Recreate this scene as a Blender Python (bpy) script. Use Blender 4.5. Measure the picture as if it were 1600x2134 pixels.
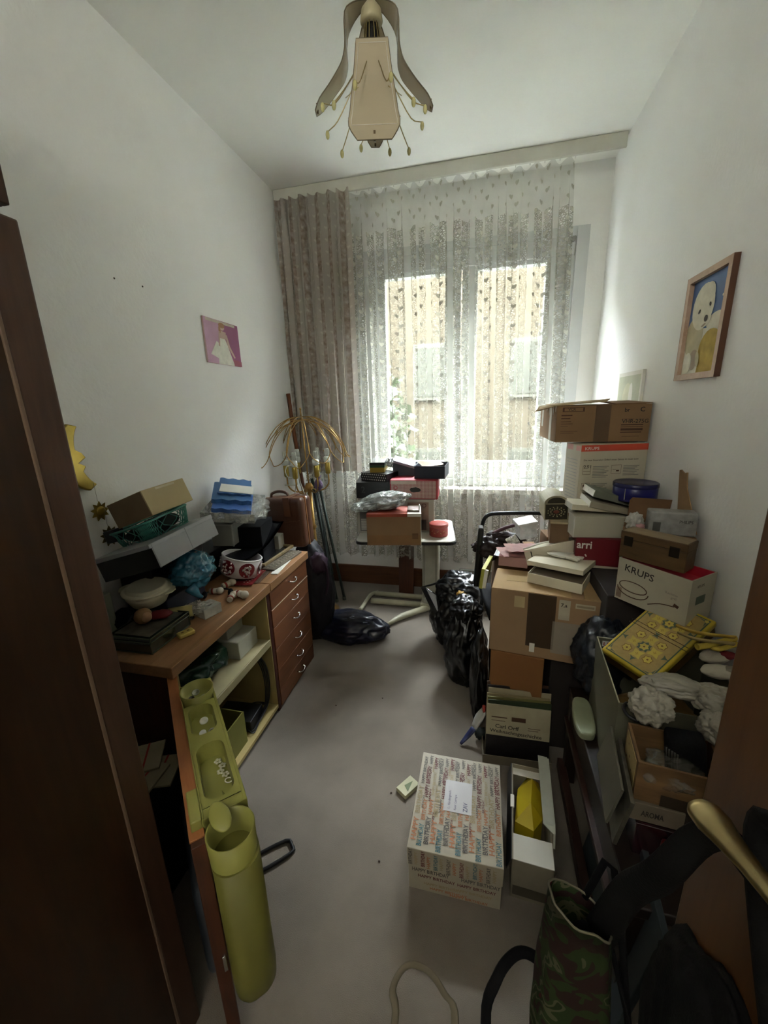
import bpy, bmesh, math, random
from mathutils import Vector, Matrix, Euler, noise
from math import sin, cos, pi, radians, sqrt

for o in list(bpy.data.objects): bpy.data.objects.remove(o)
scene = bpy.context.scene
COL = scene.collection

# ------------------------------------------------------------ camera, sky, exposure
FOC = 831.56
RW = Matrix(((0.97340482, 0.02983949, -0.22714016),
             (0.22708994, -0.25646476, 0.93949773),
             (-0.03021931, -0.96609287, -0.25642028)))      # image axes (right, down, forward) -> room axes
CAMP = Vector((0, 0, 1.6))
cam = bpy.data.cameras.new('camera')
cam.sensor_fit = 'VERTICAL'; cam.sensor_height = 36; cam.lens = FOC / 2134 * 36
cam.clip_start = 0.02
camo = bpy.data.objects.new('camera', cam); COL.objects.link(camo)
m = Matrix.Identity(4)
for i in range(3):
    m[i][0] = RW[i][0]; m[i][1] = -RW[i][1]; m[i][2] = -RW[i][2]; m[i][3] = CAMP[i]
camo.matrix_world = m
scene.camera = camo

world = bpy.data.worlds.new('overcast_sky'); scene.world = world
world.use_nodes = True
wn = world.node_tree; wn.nodes.clear()
wo = wn.nodes.new('ShaderNodeOutputWorld'); wb = wn.nodes.new('ShaderNodeBackground')
wb.inputs[0].default_value = (0.92, 0.95, 1.04, 1); wb.inputs[1].default_value = 18.0
wn.links.new(wb.outputs[0], wo.inputs[0])
pl = bpy.data.lights.new('window_daylight', 'AREA'); pl.shape = 'RECTANGLE'; pl.size = 1.66; pl.size_y = 1.66
pl.cycles.is_portal = True
plo = bpy.data.objects.new('window_daylight', pl); COL.objects.link(plo)
plo.location = (-0.16, 3.52, 1.78); plo.rotation_euler = (radians(-90), 0, 0)
hll = bpy.data.lights.new('added_fill_bulb', 'POINT'); hll.energy = 6.0; hll.shadow_soft_size = 0.09; hll.color = (1.0, 0.98, 0.95)  # fill light added behind the viewer to brighten surfaces facing this way
hlo = bpy.data.objects.new('added_fill_bulb', hll); COL.objects.link(hlo); hlo.location = (-.35, -1.5, 2.80)
scene.view_settings.view_transform = 'Standard'
scene.view_settings.look = 'None'
scene.view_settings.exposure = 3.62
scene.view_settings.gamma = 1.0
scene.view_settings.use_curve_mapping = False
scene.cycles.max_bounces = 12
scene.cycles.diffuse_bounces = 7
scene.cycles.transparent_max_bounces = 24
scene.cycles.transmission_bounces = 8
scene.cycles.caustics_reflective = False
scene.cycles.sample_clamp_indirect = 8.0
FIT = {
  'krupsbig': (0.6098, 2.1843, 1.0441, -0.33, 0.21, 14.47, 0.3218, 0.1508, 0.3511),
  'topbox': (0.572, 2.4, 1.397, -1.0, -0.2, 1.8, 0.42, 0.45, 0.177),
  'chest': (0.3722, 2.085, 1.0416, 0.86, -2.05, 0.76, 0.107, 0.1685, 0.1045),
  'leather': (0.3962, 2.0463, 0.9366, 0.0, -0.66, -9.63, 0.0855, 0.17, 0.1053),
  'whitebox': (0.5389, 1.9249, 0.997, -0.96, 1.32, 4.46, 0.2261, 0.0914, 0.097),
  'redbox': (0.5525, 1.932, 0.8709, 0.0, -0.49, -12.26, 0.2059, 0.14, 0.1269),
  'whitelow': (0.5396, 1.9476, 0.8114, -0.16, -1.26, -5.32, 0.2318, 0.16, 0.0618),
  'whitelid': (0.5229, 1.977, 1.1071, 0.21, 4.39, 6.11, 0.2256, 0.1305, 0.0263),
  'greylow': (0.5794, 2.008, 1.1131, 1.09, 11.16, 0.42, 0.1839, 0.2149, 0.0279),
  'greyup': (0.5762, 1.9973, 1.152, -0.83, 14.8, 1.38, 0.1563, 0.171, 0.0326),
  'krups2': (0.6525, 1.4982, 0.8705, 0.11, -0.22, -50.81, 0.2446, 0.1445, 0.1618),
  'woodbox': (0.6226, 1.5151, 1.0316, 0.17, 0.37, -42.95, 0.2091, 0.078, 0.0996),
  'moving': (0.302, 1.7691, 0.5002, 0.08, -0.03, -8.12, 0.4319, 0.2327, 0.3062),
  'flatbox': (0.3735, 1.8063, 0.8065, -0.02, 0.15, -24.07, 0.2264, 0.2009, 0.0444),
  'flatlid': (0.4021, 1.8866, 0.8273, -2.65, -9.14, -25.72, 0.2474, 0.2464, 0.0223),
  'longbox': (0.3693, 1.9812, 0.8458, -12.64, -15.6, 0.98, 0.2487, 0.13, 0.0789),
  'pinkbox': (0.1888, 1.9946, 0.8084, 0.02, -0.17, -11.49, 0.1381, 0.12, 0.0514),
  'tin': (0.6187, 1.373, 0.7717, 27.35, 3.58, -53.09, 0.1782, 0.3085, 0.07),
  'leif': (0.6366, 1.3148, 0.4702, -0.94, -3.91, -4.3, 0.36, 0.4878, 0.2693),
  'crate': (0.488, 0.9778, 0.6038, -0.34, -0.5, -7.95, 0.1327, 0.1382, 0.1151),
  'greycart': (0.4748, 0.9966, 0.5482, 0.28, 0.87, -4.72, 0.1171, 0.18, 0.0551),
  'magenta': (0.4826, 0.9824, 0.4238, -0.92, -3.48, -7.0, 0.1071, 0.17, 0.1265),
  'happy': (-0.0373, 1.1649, 0.0032, -0.4, -1.67, -0.56, 0.3098, 0.384, 0.2002),
  'yellowcart': (0.2133, 1.2088, -0.003, -0.68, -0.9, 4.94, 0.1174, 0.3564, 0.1718),
  'carl': (0.204, 1.6881, 0.0006, -0.02, -0.27, 2.3, 0.2698, 0.2, 0.2424),
  'kraft': (0.193, 1.8269, 0.1823, 0.24, -1.05, -12.87, 0.2505, 0.2, 0.3104),
  'beige': (-1.2571, 1.3044, 1.2065, 3.73, -19.24, -5.8, 0.2025, 0.2037, 0.0988),
  'binder': (-1.2345, 1.2919, 1.0303, 1.04, -15.95, 2.88, 0.2589, 0.3704, 0.0924),
  'glassbox': (-1.226, 1.1423, 0.7504, -0.76, 0.53, 1.86, 0.1805, 0.2137, 0.0626),
  'suitcase': (-1.1811, 2.2695, 0.7329, -3.52, -5.8, -0.12, 0.2797, 0.1295, 0.3201),
  'bluefile': (-1.3127, 1.9034, 1.1187, 14.49, 10.97, 29.09, 0.1989, 0.3168, 0.0565),
  'greyapp': (-1.3287, 1.8546, 0.9401, -3.09, 5.11, 2.05, 0.1105, 0.18, 0.1082),
  'cards': (-1.2285, 1.9862, 0.8194, 11.94, 10.37, 8.61, 0.0666, 0.12, 0.0323),
  'clearbox': (-1.1296, 1.3529, 0.7479, -5.12, 1.37, 2.11, 0.0826, 0.0921, 0.0509),
  'ckraft': (-0.5188, 2.4243, 0.751, -0.02, 0.34, 8.78, 0.3376, 0.2, 0.1852),
  'cwhite': (-0.5561, 2.643, 0.7456, 0.01, 0.11, 8.0, 0.5287, 0.15, 0.2295),
  'cblack': (-0.7455, 2.8164, 0.975, 0.12, 0.28, 10.87, 0.2343, 0.3722, 0.1119),
  'cdots': (-0.6888, 2.7735, 1.087, 0.02, -0.01, -19.31, 0.2183, 0.16, 0.0535),
  'cyellow': (-0.7431, 3.0759, 1.1179, 0.25, 0.1, 7.75, 0.1097, 0.6834, 0.0991),
  'cred': (-0.4273, 2.7245, 0.9749, -0.0, -0.07, 2.25, 0.3251, 0.2, 0.1312),
  'cslate': (-0.518, 2.8863, 1.1062, -0.01, 0.04, -1.72, 0.1595, 0.2, 0.0879),
  'cnavy': (-0.3157, 2.8838, 1.1068, 0.12, 0.01, -2.25, 0.2088, 0.3839, 0.085),
}

def ray(px, py):
    return RW @ Vector((px - 800, py - 1067, FOC))
def at(px, py, ax, val):
    r = ray(px, py); t = (val - CAMP[ax]) / r[ax]
    return CAMP + r * t

# ------------------------------------------------------------ materials
MATS = {}
def nt_of(name):
    mt = bpy.data.materials.new(name); mt.use_nodes = True
    t = mt.node_tree; t.nodes.clear()
    out = t.nodes.new('ShaderNodeOutputMaterial')
    return mt, t, out
def srgb(c):
    if isinstance(c, str):
        c = [int(c[i:i+2], 16) / 255 for i in (0, 2, 4)]
    return tuple((x / 12.92 if x <= 0.04045 else ((x + 0.055) / 1.055) ** 2.4) for x in c) + (1,)
def M(name, c, rough=0.6, metal=0.0, var=0.12, scale=9.0, bump=0.0, bscale=60.0, spec=0.4, trans=0.0, alpha=1.0, stretch=None, sheen=0):
    if name in MATS: return MATS[name]
    mt, t, out = nt_of(name)
    b = t.nodes.new('ShaderNodeBsdfPrincipled'); L = t.links
    b.inputs['Roughness'].default_value = rough; b.inputs['Metallic'].default_value = metal
    b.inputs['Specular IOR Level'].default_value = spec
    if sheen: b.inputs['Sheen Weight'].default_value = sheen
    tc = t.nodes.new('ShaderNodeTexCoord')
    mp = t.nodes.new('ShaderNodeMapping'); L.new(tc.outputs['Object'], mp.inputs[0])
    if stretch: mp.inputs['Scale'].default_value = stretch
    n = t.nodes.new('ShaderNodeTexNoise'); n.inputs['Scale'].default_value = scale; n.inputs['Detail'].default_value = 4
    L.new(mp.outputs[0], n.inputs['Vector'])
    r = t.nodes.new('ShaderNodeValToRGB')
    base = srgb(c)
    lo = tuple(max(0, x * (1 - var * 1.6)) for x in base[:3]) + (1,); hi = tuple(min(1, x * (1 + var)) for x in base[:3]) + (1,)
    r.color_ramp.elements[0].color = lo; r.color_ramp.elements[1].color = hi
    r.color_ramp.elements[0].position = 0.3; r.color_ramp.elements[1].position = 0.7
    L.new(n.outputs[0], r.inputs[0]); L.new(r.outputs[0], b.inputs['Base Color'])
    if bump:
        n2 = t.nodes.new('ShaderNodeTexNoise'); n2.inputs['Scale'].default_value = bscale; n2.inputs['Detail'].default_value = 3
        L.new(mp.outputs[0], n2.inputs['Vector'])
        bp = t.nodes.new('ShaderNodeBump'); bp.inputs['Strength'].default_value = bump; bp.inputs['Distance'].default_value = 0.004
        L.new(n2.outputs[0], bp.inputs['Height']); L.new(bp.outputs[0], b.inputs['Normal'])
    if trans: b.inputs['Transmission Weight'].default_value = trans
    sh = b.outputs[0]
    if alpha < 1:
        tr = t.nodes.new('ShaderNodeBsdfTransparent'); mx = t.nodes.new('ShaderNodeMixShader')
        mx.inputs[0].default_value = alpha; L.new(tr.outputs[0], mx.inputs[1]); L.new(sh, mx.inputs[2]); sh = mx.outputs[0]
    L.new(sh, out.inputs[0])
    MATS[name] = mt
    return mt
def wood(name, c, c2, rough=0.45, axis=(1, 12, 12), scale=3.0, spec=0.4):
    if name in MATS: return MATS[name]
    mt, t, out = nt_of(name); L = t.links
    b = t.nodes.new('ShaderNodeBsdfPrincipled'); b.inputs['Roughness'].default_value = rough; b.inputs['Specular IOR Level'].default_value = spec
    tc = t.nodes.new('ShaderNodeTexCoord'); mp = t.nodes.new('ShaderNodeMapping'); mp.inputs['Scale'].default_value = axis
    L.new(tc.outputs['Object'], mp.inputs[0])
    n = t.nodes.new('ShaderNodeTexNoise'); n.inputs['Scale'].default_value = scale; n.inputs['Detail'].default_value = 8; n.inputs['Roughness'].default_value = 0.65
    n.inputs['Distortion'].default_value = 0.6
    L.new(mp.outputs[0], n.inputs['Vector'])
    r = t.nodes.new('ShaderNodeValToRGB'); r.color_ramp.elements[0].color = srgb(c2); r.color_ramp.elements[1].color = srgb(c)
    r.color_ramp.elements[0].position = 0.34; r.color_ramp.elements[1].position = 0.62
    L.new(n.outputs[0], r.inputs[0]); L.new(r.outputs[0], b.inputs['Base Color'])
    bp = t.nodes.new('ShaderNodeBump'); bp.inputs['Strength'].default_value = 0.03; bp.inputs['Distance'].default_value = 0.001
    L.new(n.outputs[0], bp.inputs['Height']); L.new(bp.outputs[0], b.inputs['Normal'])
    L.new(b.outputs[0], out.inputs[0]); MATS[name] = mt
    return mt
def sheer(name, c, alpha, rough=0.35, bump=0.0, bscale=40):
    """thin clear or milky plastic: part see-through, part glossy"""
    if name in MATS: return MATS[name]
    mt, t, out = nt_of(name); L = t.links
    b = t.nodes.new('ShaderNodeBsdfPrincipled'); b.inputs['Roughness'].default_value = rough; b.inputs['Base Color'].default_value = srgb(c)
    b.inputs['Specular IOR Level'].default_value = 0.8
    n = t.nodes.new('ShaderNodeTexNoise'); n.inputs['Scale'].default_value = bscale; n.inputs['Detail'].default_value = 3
    tc = t.nodes.new('ShaderNodeTexCoord'); L.new(tc.outputs['Object'], n.inputs['Vector'])
    if bump:
        bp = t.nodes.new('ShaderNodeBump'); bp.inputs['Strength'].default_value = bump; bp.inputs['Distance'].default_value = 0.01
        L.new(n.outputs[0], bp.inputs['Height']); L.new(bp.outputs[0], b.inputs['Normal'])
    tr = t.nodes.new('ShaderNodeBsdfTransparent'); mx = t.nodes.new('ShaderNodeMixShader')
    mr = t.nodes.new('ShaderNodeMapRange'); mr.inputs[1].default_value = 0.3; mr.inputs[2].default_value = 0.7
    mr.inputs[3].default_value = max(0, alpha - 0.18); mr.inputs[4].default_value = min(1, alpha + 0.18)
    L.new(n.outputs[0], mr.inputs[0]); L.new(mr.outputs[0], mx.inputs[0])
    L.new(tr.outputs[0], mx.inputs[1]); L.new(b.outputs[0], mx.inputs[2]); L.new(mx.outputs[0], out.inputs[0])
    MATS[name] = mt
    return mt

def lace(name, net, dens, col, transl=0.55, hs=0.0145, cu=0.14, cv=0.12, brown=None):
    """woven lace: net ground, rows of little hearts, scrolls; pattern laid in cloth coordinates (metres)"""
    mt, t, out = nt_of(name); L = t.links
    def mth(op, a, b=None, c=None, clamp=False):
        nd = t.nodes.new('ShaderNodeMath'); nd.operation = op; nd.use_clamp = clamp
        for i, v in enumerate((a, b, c)):
            if v is None: continue
            if isinstance(v, (int, float)): nd.inputs[i].default_value = v
            else: L.new(v, nd.inputs[i])
        return nd.outputs[0]
    uv = t.nodes.new('ShaderNodeUVMap'); uv.uv_map = 'cloth'
    sp = t.nodes.new('ShaderNodeSeparateXYZ'); L.new(uv.outputs[0], sp.inputs[0])
    U, V = sp.outputs[0], sp.outputs[1]
    def hearts(du, dv, su):
        x = mth('SUBTRACT', mth('FRACT', mth('ADD', mth('DIVIDE', U, cu), du)), 0.5)
        y = mth('SUBTRACT', mth('FRACT', mth('ADD', mth('DIVIDE', V, cv), dv)), 0.5)
        X = mth('MULTIPLY', x, cu / su); Y = mth('MULTIPLY', y, cv / su)
        yy = mth('SUBTRACT', mth('MULTIPLY', Y, 1.2), mth('SQRT', mth('ABSOLUTE', X)))
        d = mth('ADD', mth('MULTIPLY', X, X), mth('MULTIPLY', yy, yy))
        return mth('LESS_THAN', d, 1.0)
    h = mth('MAXIMUM', hearts(0, 0, hs), hearts(0.5, 0.5, hs))
    # scrolls around the hearts
    vo = t.nodes.new('ShaderNodeTexVoronoi'); vo.feature = 'DISTANCE_TO_EDGE'; vo.inputs['Scale'].default_value = 78
    L.new(uv.outputs[0], vo.inputs['Vector'])
    scr = mth('LESS_THAN', vo.outputs['Distance'], 0.15)
    wv = mth('GREATER_THAN', mth('SINE', mth('MULTIPLY', U, 2 * pi / cu * 1.0)), -0.55)
    # the scrolls stay inside the woven pattern area
    zone = mth('GREATER_THAN', mth('SUBTRACT', 2.78, V), 0)
    scr = mth('MULTIPLY', mth('MULTIPLY', scr, wv), zone)
    nz = t.nodes.new('ShaderNodeTexNoise'); nz.inputs['Scale'].default_value = 14; L.new(uv.outputs[0], nz.inputs['Vector'])
    g = mth('ADD', net, mth('MULTIPLY', mth('SUBTRACT', nz.outputs[0], 0.5), 0.12))
    fac = mth('MAXIMUM', mth('MAXIMUM', g, mth('MULTIPLY', h, dens)), mth('MULTIPLY', scr, dens * 0.50), clamp=True)
    di = t.nodes.new('ShaderNodeBsdfDiffuse'); tl = t.nodes.new('ShaderNodeBsdfTranslucent')
    if brown:
        mx0 = t.nodes.new('ShaderNodeMix'); mx0.data_type = 'RGBA'
        n3 = t.nodes.new('ShaderNodeTexNoise'); n3.inputs['Scale'].default_value = 26; n3.inputs['Detail'].default_value = 5; L.new(uv.outputs[0], n3.inputs['Vector'])
        band = mth('LESS_THAN', mth('FRACT', mth('DIVIDE', U, 0.23)), 0.36)
        f3 = mth('MULTIPLY', mth('MULTIPLY', band, 0.9), mth('SUBTRACT', mth('MULTIPLY', n3.outputs[0], 2.4), 0.7), clamp=True)
        L.new(f3, mx0.inputs[0]); mx0.inputs[6].default_value = srgb(col); mx0.inputs[7].default_value = srgb(brown)
        L.new(mx0.outputs[2], di.inputs[0]); L.new(mx0.outputs[2], tl.inputs[0])
    else:
        di.inputs[0].default_value = srgb(col); tl.inputs[0].default_value = srgb(col)
    m1 = t.nodes.new('ShaderNodeMixShader'); m1.inputs[0].default_value = transl
    L.new(di.outputs[0], m1.inputs[1]); L.new(tl.outputs[0], m1.inputs[2])
    tr = t.nodes.new('ShaderNodeBsdfTransparent'); m2 = t.nodes.new('ShaderNodeMixShader')
    L.new(fac, m2.inputs[0]); L.new(tr.outputs[0], m2.inputs[1]); L.new(m1.outputs[0], m2.inputs[2])
    L.new(m2.outputs[0], out.inputs[0])
    return mt

# ------------------------------------------------------------ mesh building
def frame(origin, u, v, n):
    mm = Matrix.Identity(4)
    for i in range(3):
        mm[i][0] = u[i]; mm[i][1] = v[i]; mm[i][2] = n[i]; mm[i][3] = origin[i]
    return mm
TXT = {}
def text_data(s, font_w=1.0, bold=0.0):
    k = (s, bold)
    if k in TXT: return TXT[k]
    cu = bpy.data.curves.new('tmp_text', 'FONT'); cu.body = s; cu.size = 1.0; cu.resolution_u = 2; cu.offset = bold; cu.fill_mode = 'FRONT'
    ob = bpy.data.objects.new('tmp_text', cu); COL.objects.link(ob)
    dg = bpy.context.evaluated_depsgraph_get(); dg.update()
    me = bpy.data.meshes.new_from_object(ob.evaluated_get(dg))
    vs = [v.co.copy() for v in me.vertices]; fs = [list(p.vertices) for p in me.polygons]
    w = max([v.x for v in vs] or [0])
    bpy.data.objects.remove(ob); bpy.data.curves.remove(cu); bpy.data.meshes.remove(me)
    TXT[k] = (vs, fs, w)
    return TXT[k]

class MB:
    def __init__(s): s.bm = bmesh.new(); s.mi = 0; s.uv = None
    def mat(s, i): s.mi = i; return s
    def _add(s, vs, fs, smooth=False):
        bv = [s.bm.verts.new(v) for v in vs]; out = []
        for f in fs:
            try:
                ff = s.bm.faces.new([bv[i] for i in f]); ff.material_index = s.mi; ff.smooth = smooth; out.append(ff)
            except ValueError: pass
        return bv, out
    def box(s, c, d, rot=None, bev=0.0, seg=2):
        R = Euler([radians(a) for a in rot]).to_matrix() if rot is not None else Matrix.Identity(3)
        vs = []
        for z in (-.5, .5):
            for x, y in ((-.5, -.5), (.5, -.5), (.5, .5), (-.5, .5)):
                vs.append(Vector(c) + R @ Vector((x * d[0], y * d[1], z * d[2])))
        bv, fs = s._add(vs, [(3, 2, 1, 0), (4, 5, 6, 7), (0, 1, 5, 4), (1, 2, 6, 5), (2, 3, 7, 6), (3, 0, 4, 7)])
        if bev:
            es = list({e for f in fs for e in f.edges})
            r = bmesh.ops.bevel(s.bm, geom=es, offset=bev, segments=seg, profile=0.6, affect='EDGES')
            for f in r['faces']: f.material_index = s.mi; f.smooth = True
        return s
    def bx(s, x0, x1, y0, y1, z0, z1, bev=0.0):
        return s.box(((x0 + x1) / 2, (y0 + y1) / 2, (z0 + z1) / 2), (x1 - x0, y1 - y0, z1 - z0), None, bev)
    def cyl(s, p0, p1, r0, r1=None, seg=16, smooth=True):
        r1 = r0 if r1 is None else r1
        p0, p1 = Vector(p0), Vector(p1); d = (p1 - p0).normalized()
        a = d.orthogonal().normalized(); b = d.cross(a)
        vs = [p0 + (a * cos(2*pi*i/seg) + b * sin(2*pi*i/seg)) * r0 for i in range(seg)] + [p1 + (a * cos(2*pi*i/seg) + b * sin(2*pi*i/seg)) * r1 for i in range(seg)]
        bv, fs = s._add(vs, [(i, (i+1) % seg, seg + (i+1) % seg, seg + i) for i in range(seg)], smooth)
        for ring, rev in ((bv[:seg], True), (bv[seg:], False)):
            try:
                f = s.bm.faces.new(ring[::-1] if rev else ring); f.material_index = s.mi
            except ValueError: pass
        return s
    def tube(s, pts, r, seg=8, closed=False, smooth_path=3, flat=1.0, up=None):
        pts = [Vector(p) for p in pts]
        rs = r if isinstance(r, (list, tuple)) else [r] * len(pts)
        if smooth_path > 1 and len(pts) > 2:
            n = len(pts); np_, nr = [], []
            rng = range(n) if closed else range(n - 1)
            for i in rng:
                p1, p2 = pts[i], pts[(i+1) % n]
                p0 = pts[(i-1) % n] if (closed or i > 0) else p1 * 2 - p2
                p3 = pts[(i+2) % n] if (closed or i < n - 2) else p2 * 2 - p1
                for k in range(smooth_path):
                    t = k / smooth_path
                    np_.append(0.5 * ((2*p1) + (p2-p0)*t + (2*p0-5*p1+4*p2-p3)*t*t + (3*p1-p0-3*p2+p3)*t**3))
                    nr.append(rs[i] * (1-t) + rs[(i+1) % n] * t)
            if not closed: np_.append(pts[-1]); nr.append(rs[-1])
            pts, rs = np_, nr
        n = len(pts); rings = []
        prev = None
        for i in range(n):
            a = pts[(i-1) % n] if (closed or i > 0) else pts[i]
            b = pts[(i+1) % n] if (closed or i < n-1) else pts[i]
            d = (b - a)
            d = d.normalized() if d.length > 1e-9 else Vector((0, 0, 1))
            if prev is None:
                nn = (Vector(up) - d * d.dot(Vector(up))).normalized() if up is not None else d.orthogonal().normalized()
            else:
                nn = (prev - d * d.dot(prev))
                nn = nn.normalized() if nn.length > 1e-6 else d.orthogonal().normalized()
            prev = nn; bb = d.cross(nn)
            rings.append([s.bm.verts.new(pts[i] + (nn * cos(2*pi*k/seg) * flat + bb * sin(2*pi*k/seg)) * rs[i]) for k in range(seg)])
        m = n if closed else n - 1
        for i in range(m):
            A, B = rings[i], rings[(i+1) % n]
            for k in range(seg):
                f = s.bm.faces.new((A[k], A[(k+1) % seg], B[(k+1) % seg], B[k])); f.smooth = True; f.material_index = s.mi
        if not closed:
            for ring in (rings[0][::-1], rings[-1]):
                f = s.bm.faces.new(ring); f.material_index = s.mi
        return s
    def lathe(s, prof, c=(0, 0, 0), seg=32, sx=1.0, sy=1.0, smooth=True, M4=None):
        c = Vector(c); rings = []
        for r, z in prof:
            if r < 1e-6: rings.append([s.bm.verts.new(c + Vector((0, 0, z)))])
            else: rings.append([s.bm.verts.new(c + Vector((r*sx*cos(2*pi*k/seg), r*sy*sin(2*pi*k/seg), z))) for k in range(seg)])
        if M4 is not None:
            for rg in rings:
                for v in rg: v.co = M4 @ v.co
        for A, B in zip(rings[:-1], rings[1:]):
            for k in range(seg):
                k2 = (k+1) % seg
                try:
                    if len(A) == 1 and len(B) == 1: continue
                    if len(A) == 1: f = s.bm.faces.new((A[0], B[k2], B[k]))
                    elif len(B) == 1: f = s.bm.faces.new((A[k], A[k2], B[0]))
                    else: f = s.bm.faces.new((A[k], A[k2], B[k2], B[k]))
                    f.smooth = smooth; f.material_index = s.mi
                except ValueError: pass
        return s
    def poly(s, pts, th):
        """flat outline given a thickness vector"""
        pts = [Vector(p) for p in pts]; th = Vector(th); n = len(pts)
        bv, _ = s._add(pts + [p + th for p in pts], [tuple(range(n))[::-1], tuple(range(n, 2*n))] + [(i, (i+1) % n, n + (i+1) % n, n + i) for i in range(n)])
        return s
    def sheet(s, fn, nu, nv, thick=0.0, uvfn=None, smooth=True):
        g = [[s.bm.verts.new(fn(i / nu, j / nv)) for j in range(nv + 1)] for i in range(nu + 1)]
        fs = []
        for i in range(nu):
            for j in range(nv):
                f = s.bm.faces.new((g[i][j], g[i+1][j], g[i+1][j+1], g[i][j+1])); f.smooth = smooth; f.material_index = s.mi; fs.append((f, i, j))
        if uvfn:
            lay = s.bm.loops.layers.uv.get('cloth') or s.bm.loops.layers.uv.new('cloth')
            for f, i, j in fs:
                for lp, (a, b) in zip(f.loops, ((i, j), (i+1, j), (i+1, j+1), (i, j+1))): lp[lay].uv = uvfn(a / nu, b / nv)
        if thick:
            r = bmesh.ops.solidify(s.bm, geom=[f for f, _, _ in fs], thickness=thick)
        return s
    def blob(s, c, rad, seed=0, amp=0.25, freq=2.2, floor=None, sub=4, ridge=0.6, M4=None, fine=0.0):
        r = bmesh.ops.create_icosphere(s.bm, subdivisions=sub, radius=1.0)
        c = Vector(c); off = Vector((seed * 7.31, seed * 3.17, seed * 1.93))
        for v in r['verts']:
            p = v.co.copy()
            a = noise.noise(p * freq + off); b = 1 - abs(noise.noise(p * freq * 2.1 + off * 1.7)) * 2.2
            k = 1 + amp * (a * 1.1 + ridge * (b - 0.5))
            if fine: k += fine * (1 - abs(noise.noise(p * freq * 5.5 + off)) * 2.4)
            q = Vector((p.x * rad[0], p.y * rad[1], p.z * rad[2])) * k
            if M4 is not None: q = M4.to_3x3() @ q
            q = c + q
            if floor is not None and q.z < floor: q.z = floor
            v.co = q
        fs = {f for v in r['verts'] for f in v.link_faces}
        for f in fs: f.smooth = True; f.material_index = s.mi
        return s
    def text(s, txt, M4, size, bold=0.0, width=None, th=0.0):
        vs, fs, w = text_data(txt, 1.0, bold)
        k = (width / (w * size)) if width else 1.0
        s._add([M4 @ Vector((v.x * size * k, v.y * size, th)) for v in vs], fs)
        return s
    def done(s, name, mats, parent=None):
        bmesh.ops.recalc_face_normals(s.bm, faces=s.bm.faces) if s.uv is None else None
        me = bpy.data.meshes.new(name); s.bm.to_mesh(me); s.bm.free()
        for mt in (mats if isinstance(mats, (list, tuple)) else [mats]): me.materials.append(mt)
        ob = bpy.data.objects.new(name, me); COL.objects.link(ob)
        if parent is not None: ob.parent = parent
        return ob

def tag(o, label, cat, group=None, kind=None):
    if label: o['label'] = label
    if cat: o['category'] = cat
    if group: o['group'] = group
    if kind: o['kind'] = kind
    return o
def thing(name, label, cat, loc=(0, 0, 0), rot=(0, 0, 0), group=None):
    o = bpy.data.objects.new(name, None); COL.objects.link(o); o.empty_display_size = 0.05
    o.location = loc; o.rotation_euler = [radians(a) for a in rot]
    return tag(o, label, cat, group)
def struct(mb, name, mt, label=None):
    o = mb.done(name, mt); o['kind'] = 'structure'
    if label: o['label'] = label; o['category'] = name.split('_')[0]
    return o
def bottom(o, p):
    """move a mesh object's origin to p without moving the mesh"""
    p = Vector(p)
    o.data.transform(Matrix.Translation(-p)); o.location = p
    return o
def single(mb, name, mt, label, cat, org, group=None):
    return tag(bottom(mb.done(name, mt), org), label, cat, group)

# --- box faces: local frame origin, u, v, n for a box of dims (w,d,h) whose base centre is the origin
def face(dm, f):
    w, d, h = dm
    return {'front': frame((-w/2, -d/2, 0), (1, 0, 0), (0, 0, 1), (0, -1, 0)),
            'back': frame((w/2, d/2, 0), (-1, 0, 0), (0, 0, 1), (0, 1, 0)),
            'left': frame((-w/2, d/2, 0), (0, -1, 0), (0, 0, 1), (-1, 0, 0)),
            'right': frame((w/2, -d/2, 0), (0, 1, 0), (0, 0, 1), (1, 0, 0)),
            'top': frame((-w/2, -d/2, h), (1, 0, 0), (0, 1, 0), (0, 0, 1))}[f]
def fsize(dm, f):
    w, d, h = dm
    return {'front': (w, h), 'back': (w, h), 'left': (d, h), 'right': (d, h), 'top': (w, d)}[f]
def decal(par, name, dm, f, rc, mt, off=0.0012, label=None):
    F = face(dm, f); W, H = fsize(dm, f)
    u0, v0, u1, v1 = rc
    mb = MB()
    pts = [F @ Vector((u * W, v * H, 0.0002)) for u, v in ((u0, v0), (u1, v0), (u1, v1), (u0, v1))]
    n = (F.to_3x3() @ Vector((0, 0, 1))) * off
    mb.poly(pts, n)
    o = mb.done(name, mt, par)
    if label: o['label'] = label
    return o
def printed(par, dm, f, items, mt, name='lettering', off=0.0016, label=None):
    """items: (text, u, v, size in m, rotation deg, width m or None, bold)"""
    F = face(dm, f); W, H = fsize(dm, f); mb = MB()
    for it in items:
        s, u, v, size, rot, wd, bold = (tuple(it) + (0, None, 0))[:7] if len(it) < 7 else it
        T = F @ Matrix.Translation((u * W, v * H, off)) @ Matrix.Rotation(radians(rot), 4, 'Z')
        mb.text(s, T, size, bold, wd)
    o = mb.done(name, mt, par)
    if label: o['label'] = label
    return o
def bars(par, dm, f, items, mt, name='print', off=0.0014, label=None):
    """thin printed bars; items (u0,v0,u1,v1)"""
    F = face(dm, f); W, H = fsize(dm, f); mb = MB()
    n = (F.to_3x3() @ Vector((0, 0, 1)))
    for u0, v0, u1, v1 in items:
        mb._add([F @ Vector((u * W, v * H, off)) for u, v in ((u0, v0), (u1, v0), (u1, v1), (u0, v1))], [(0, 1, 2, 3)])
    o = mb.done(name, mt, par)
    if label: o['label'] = label
    return o
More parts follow.
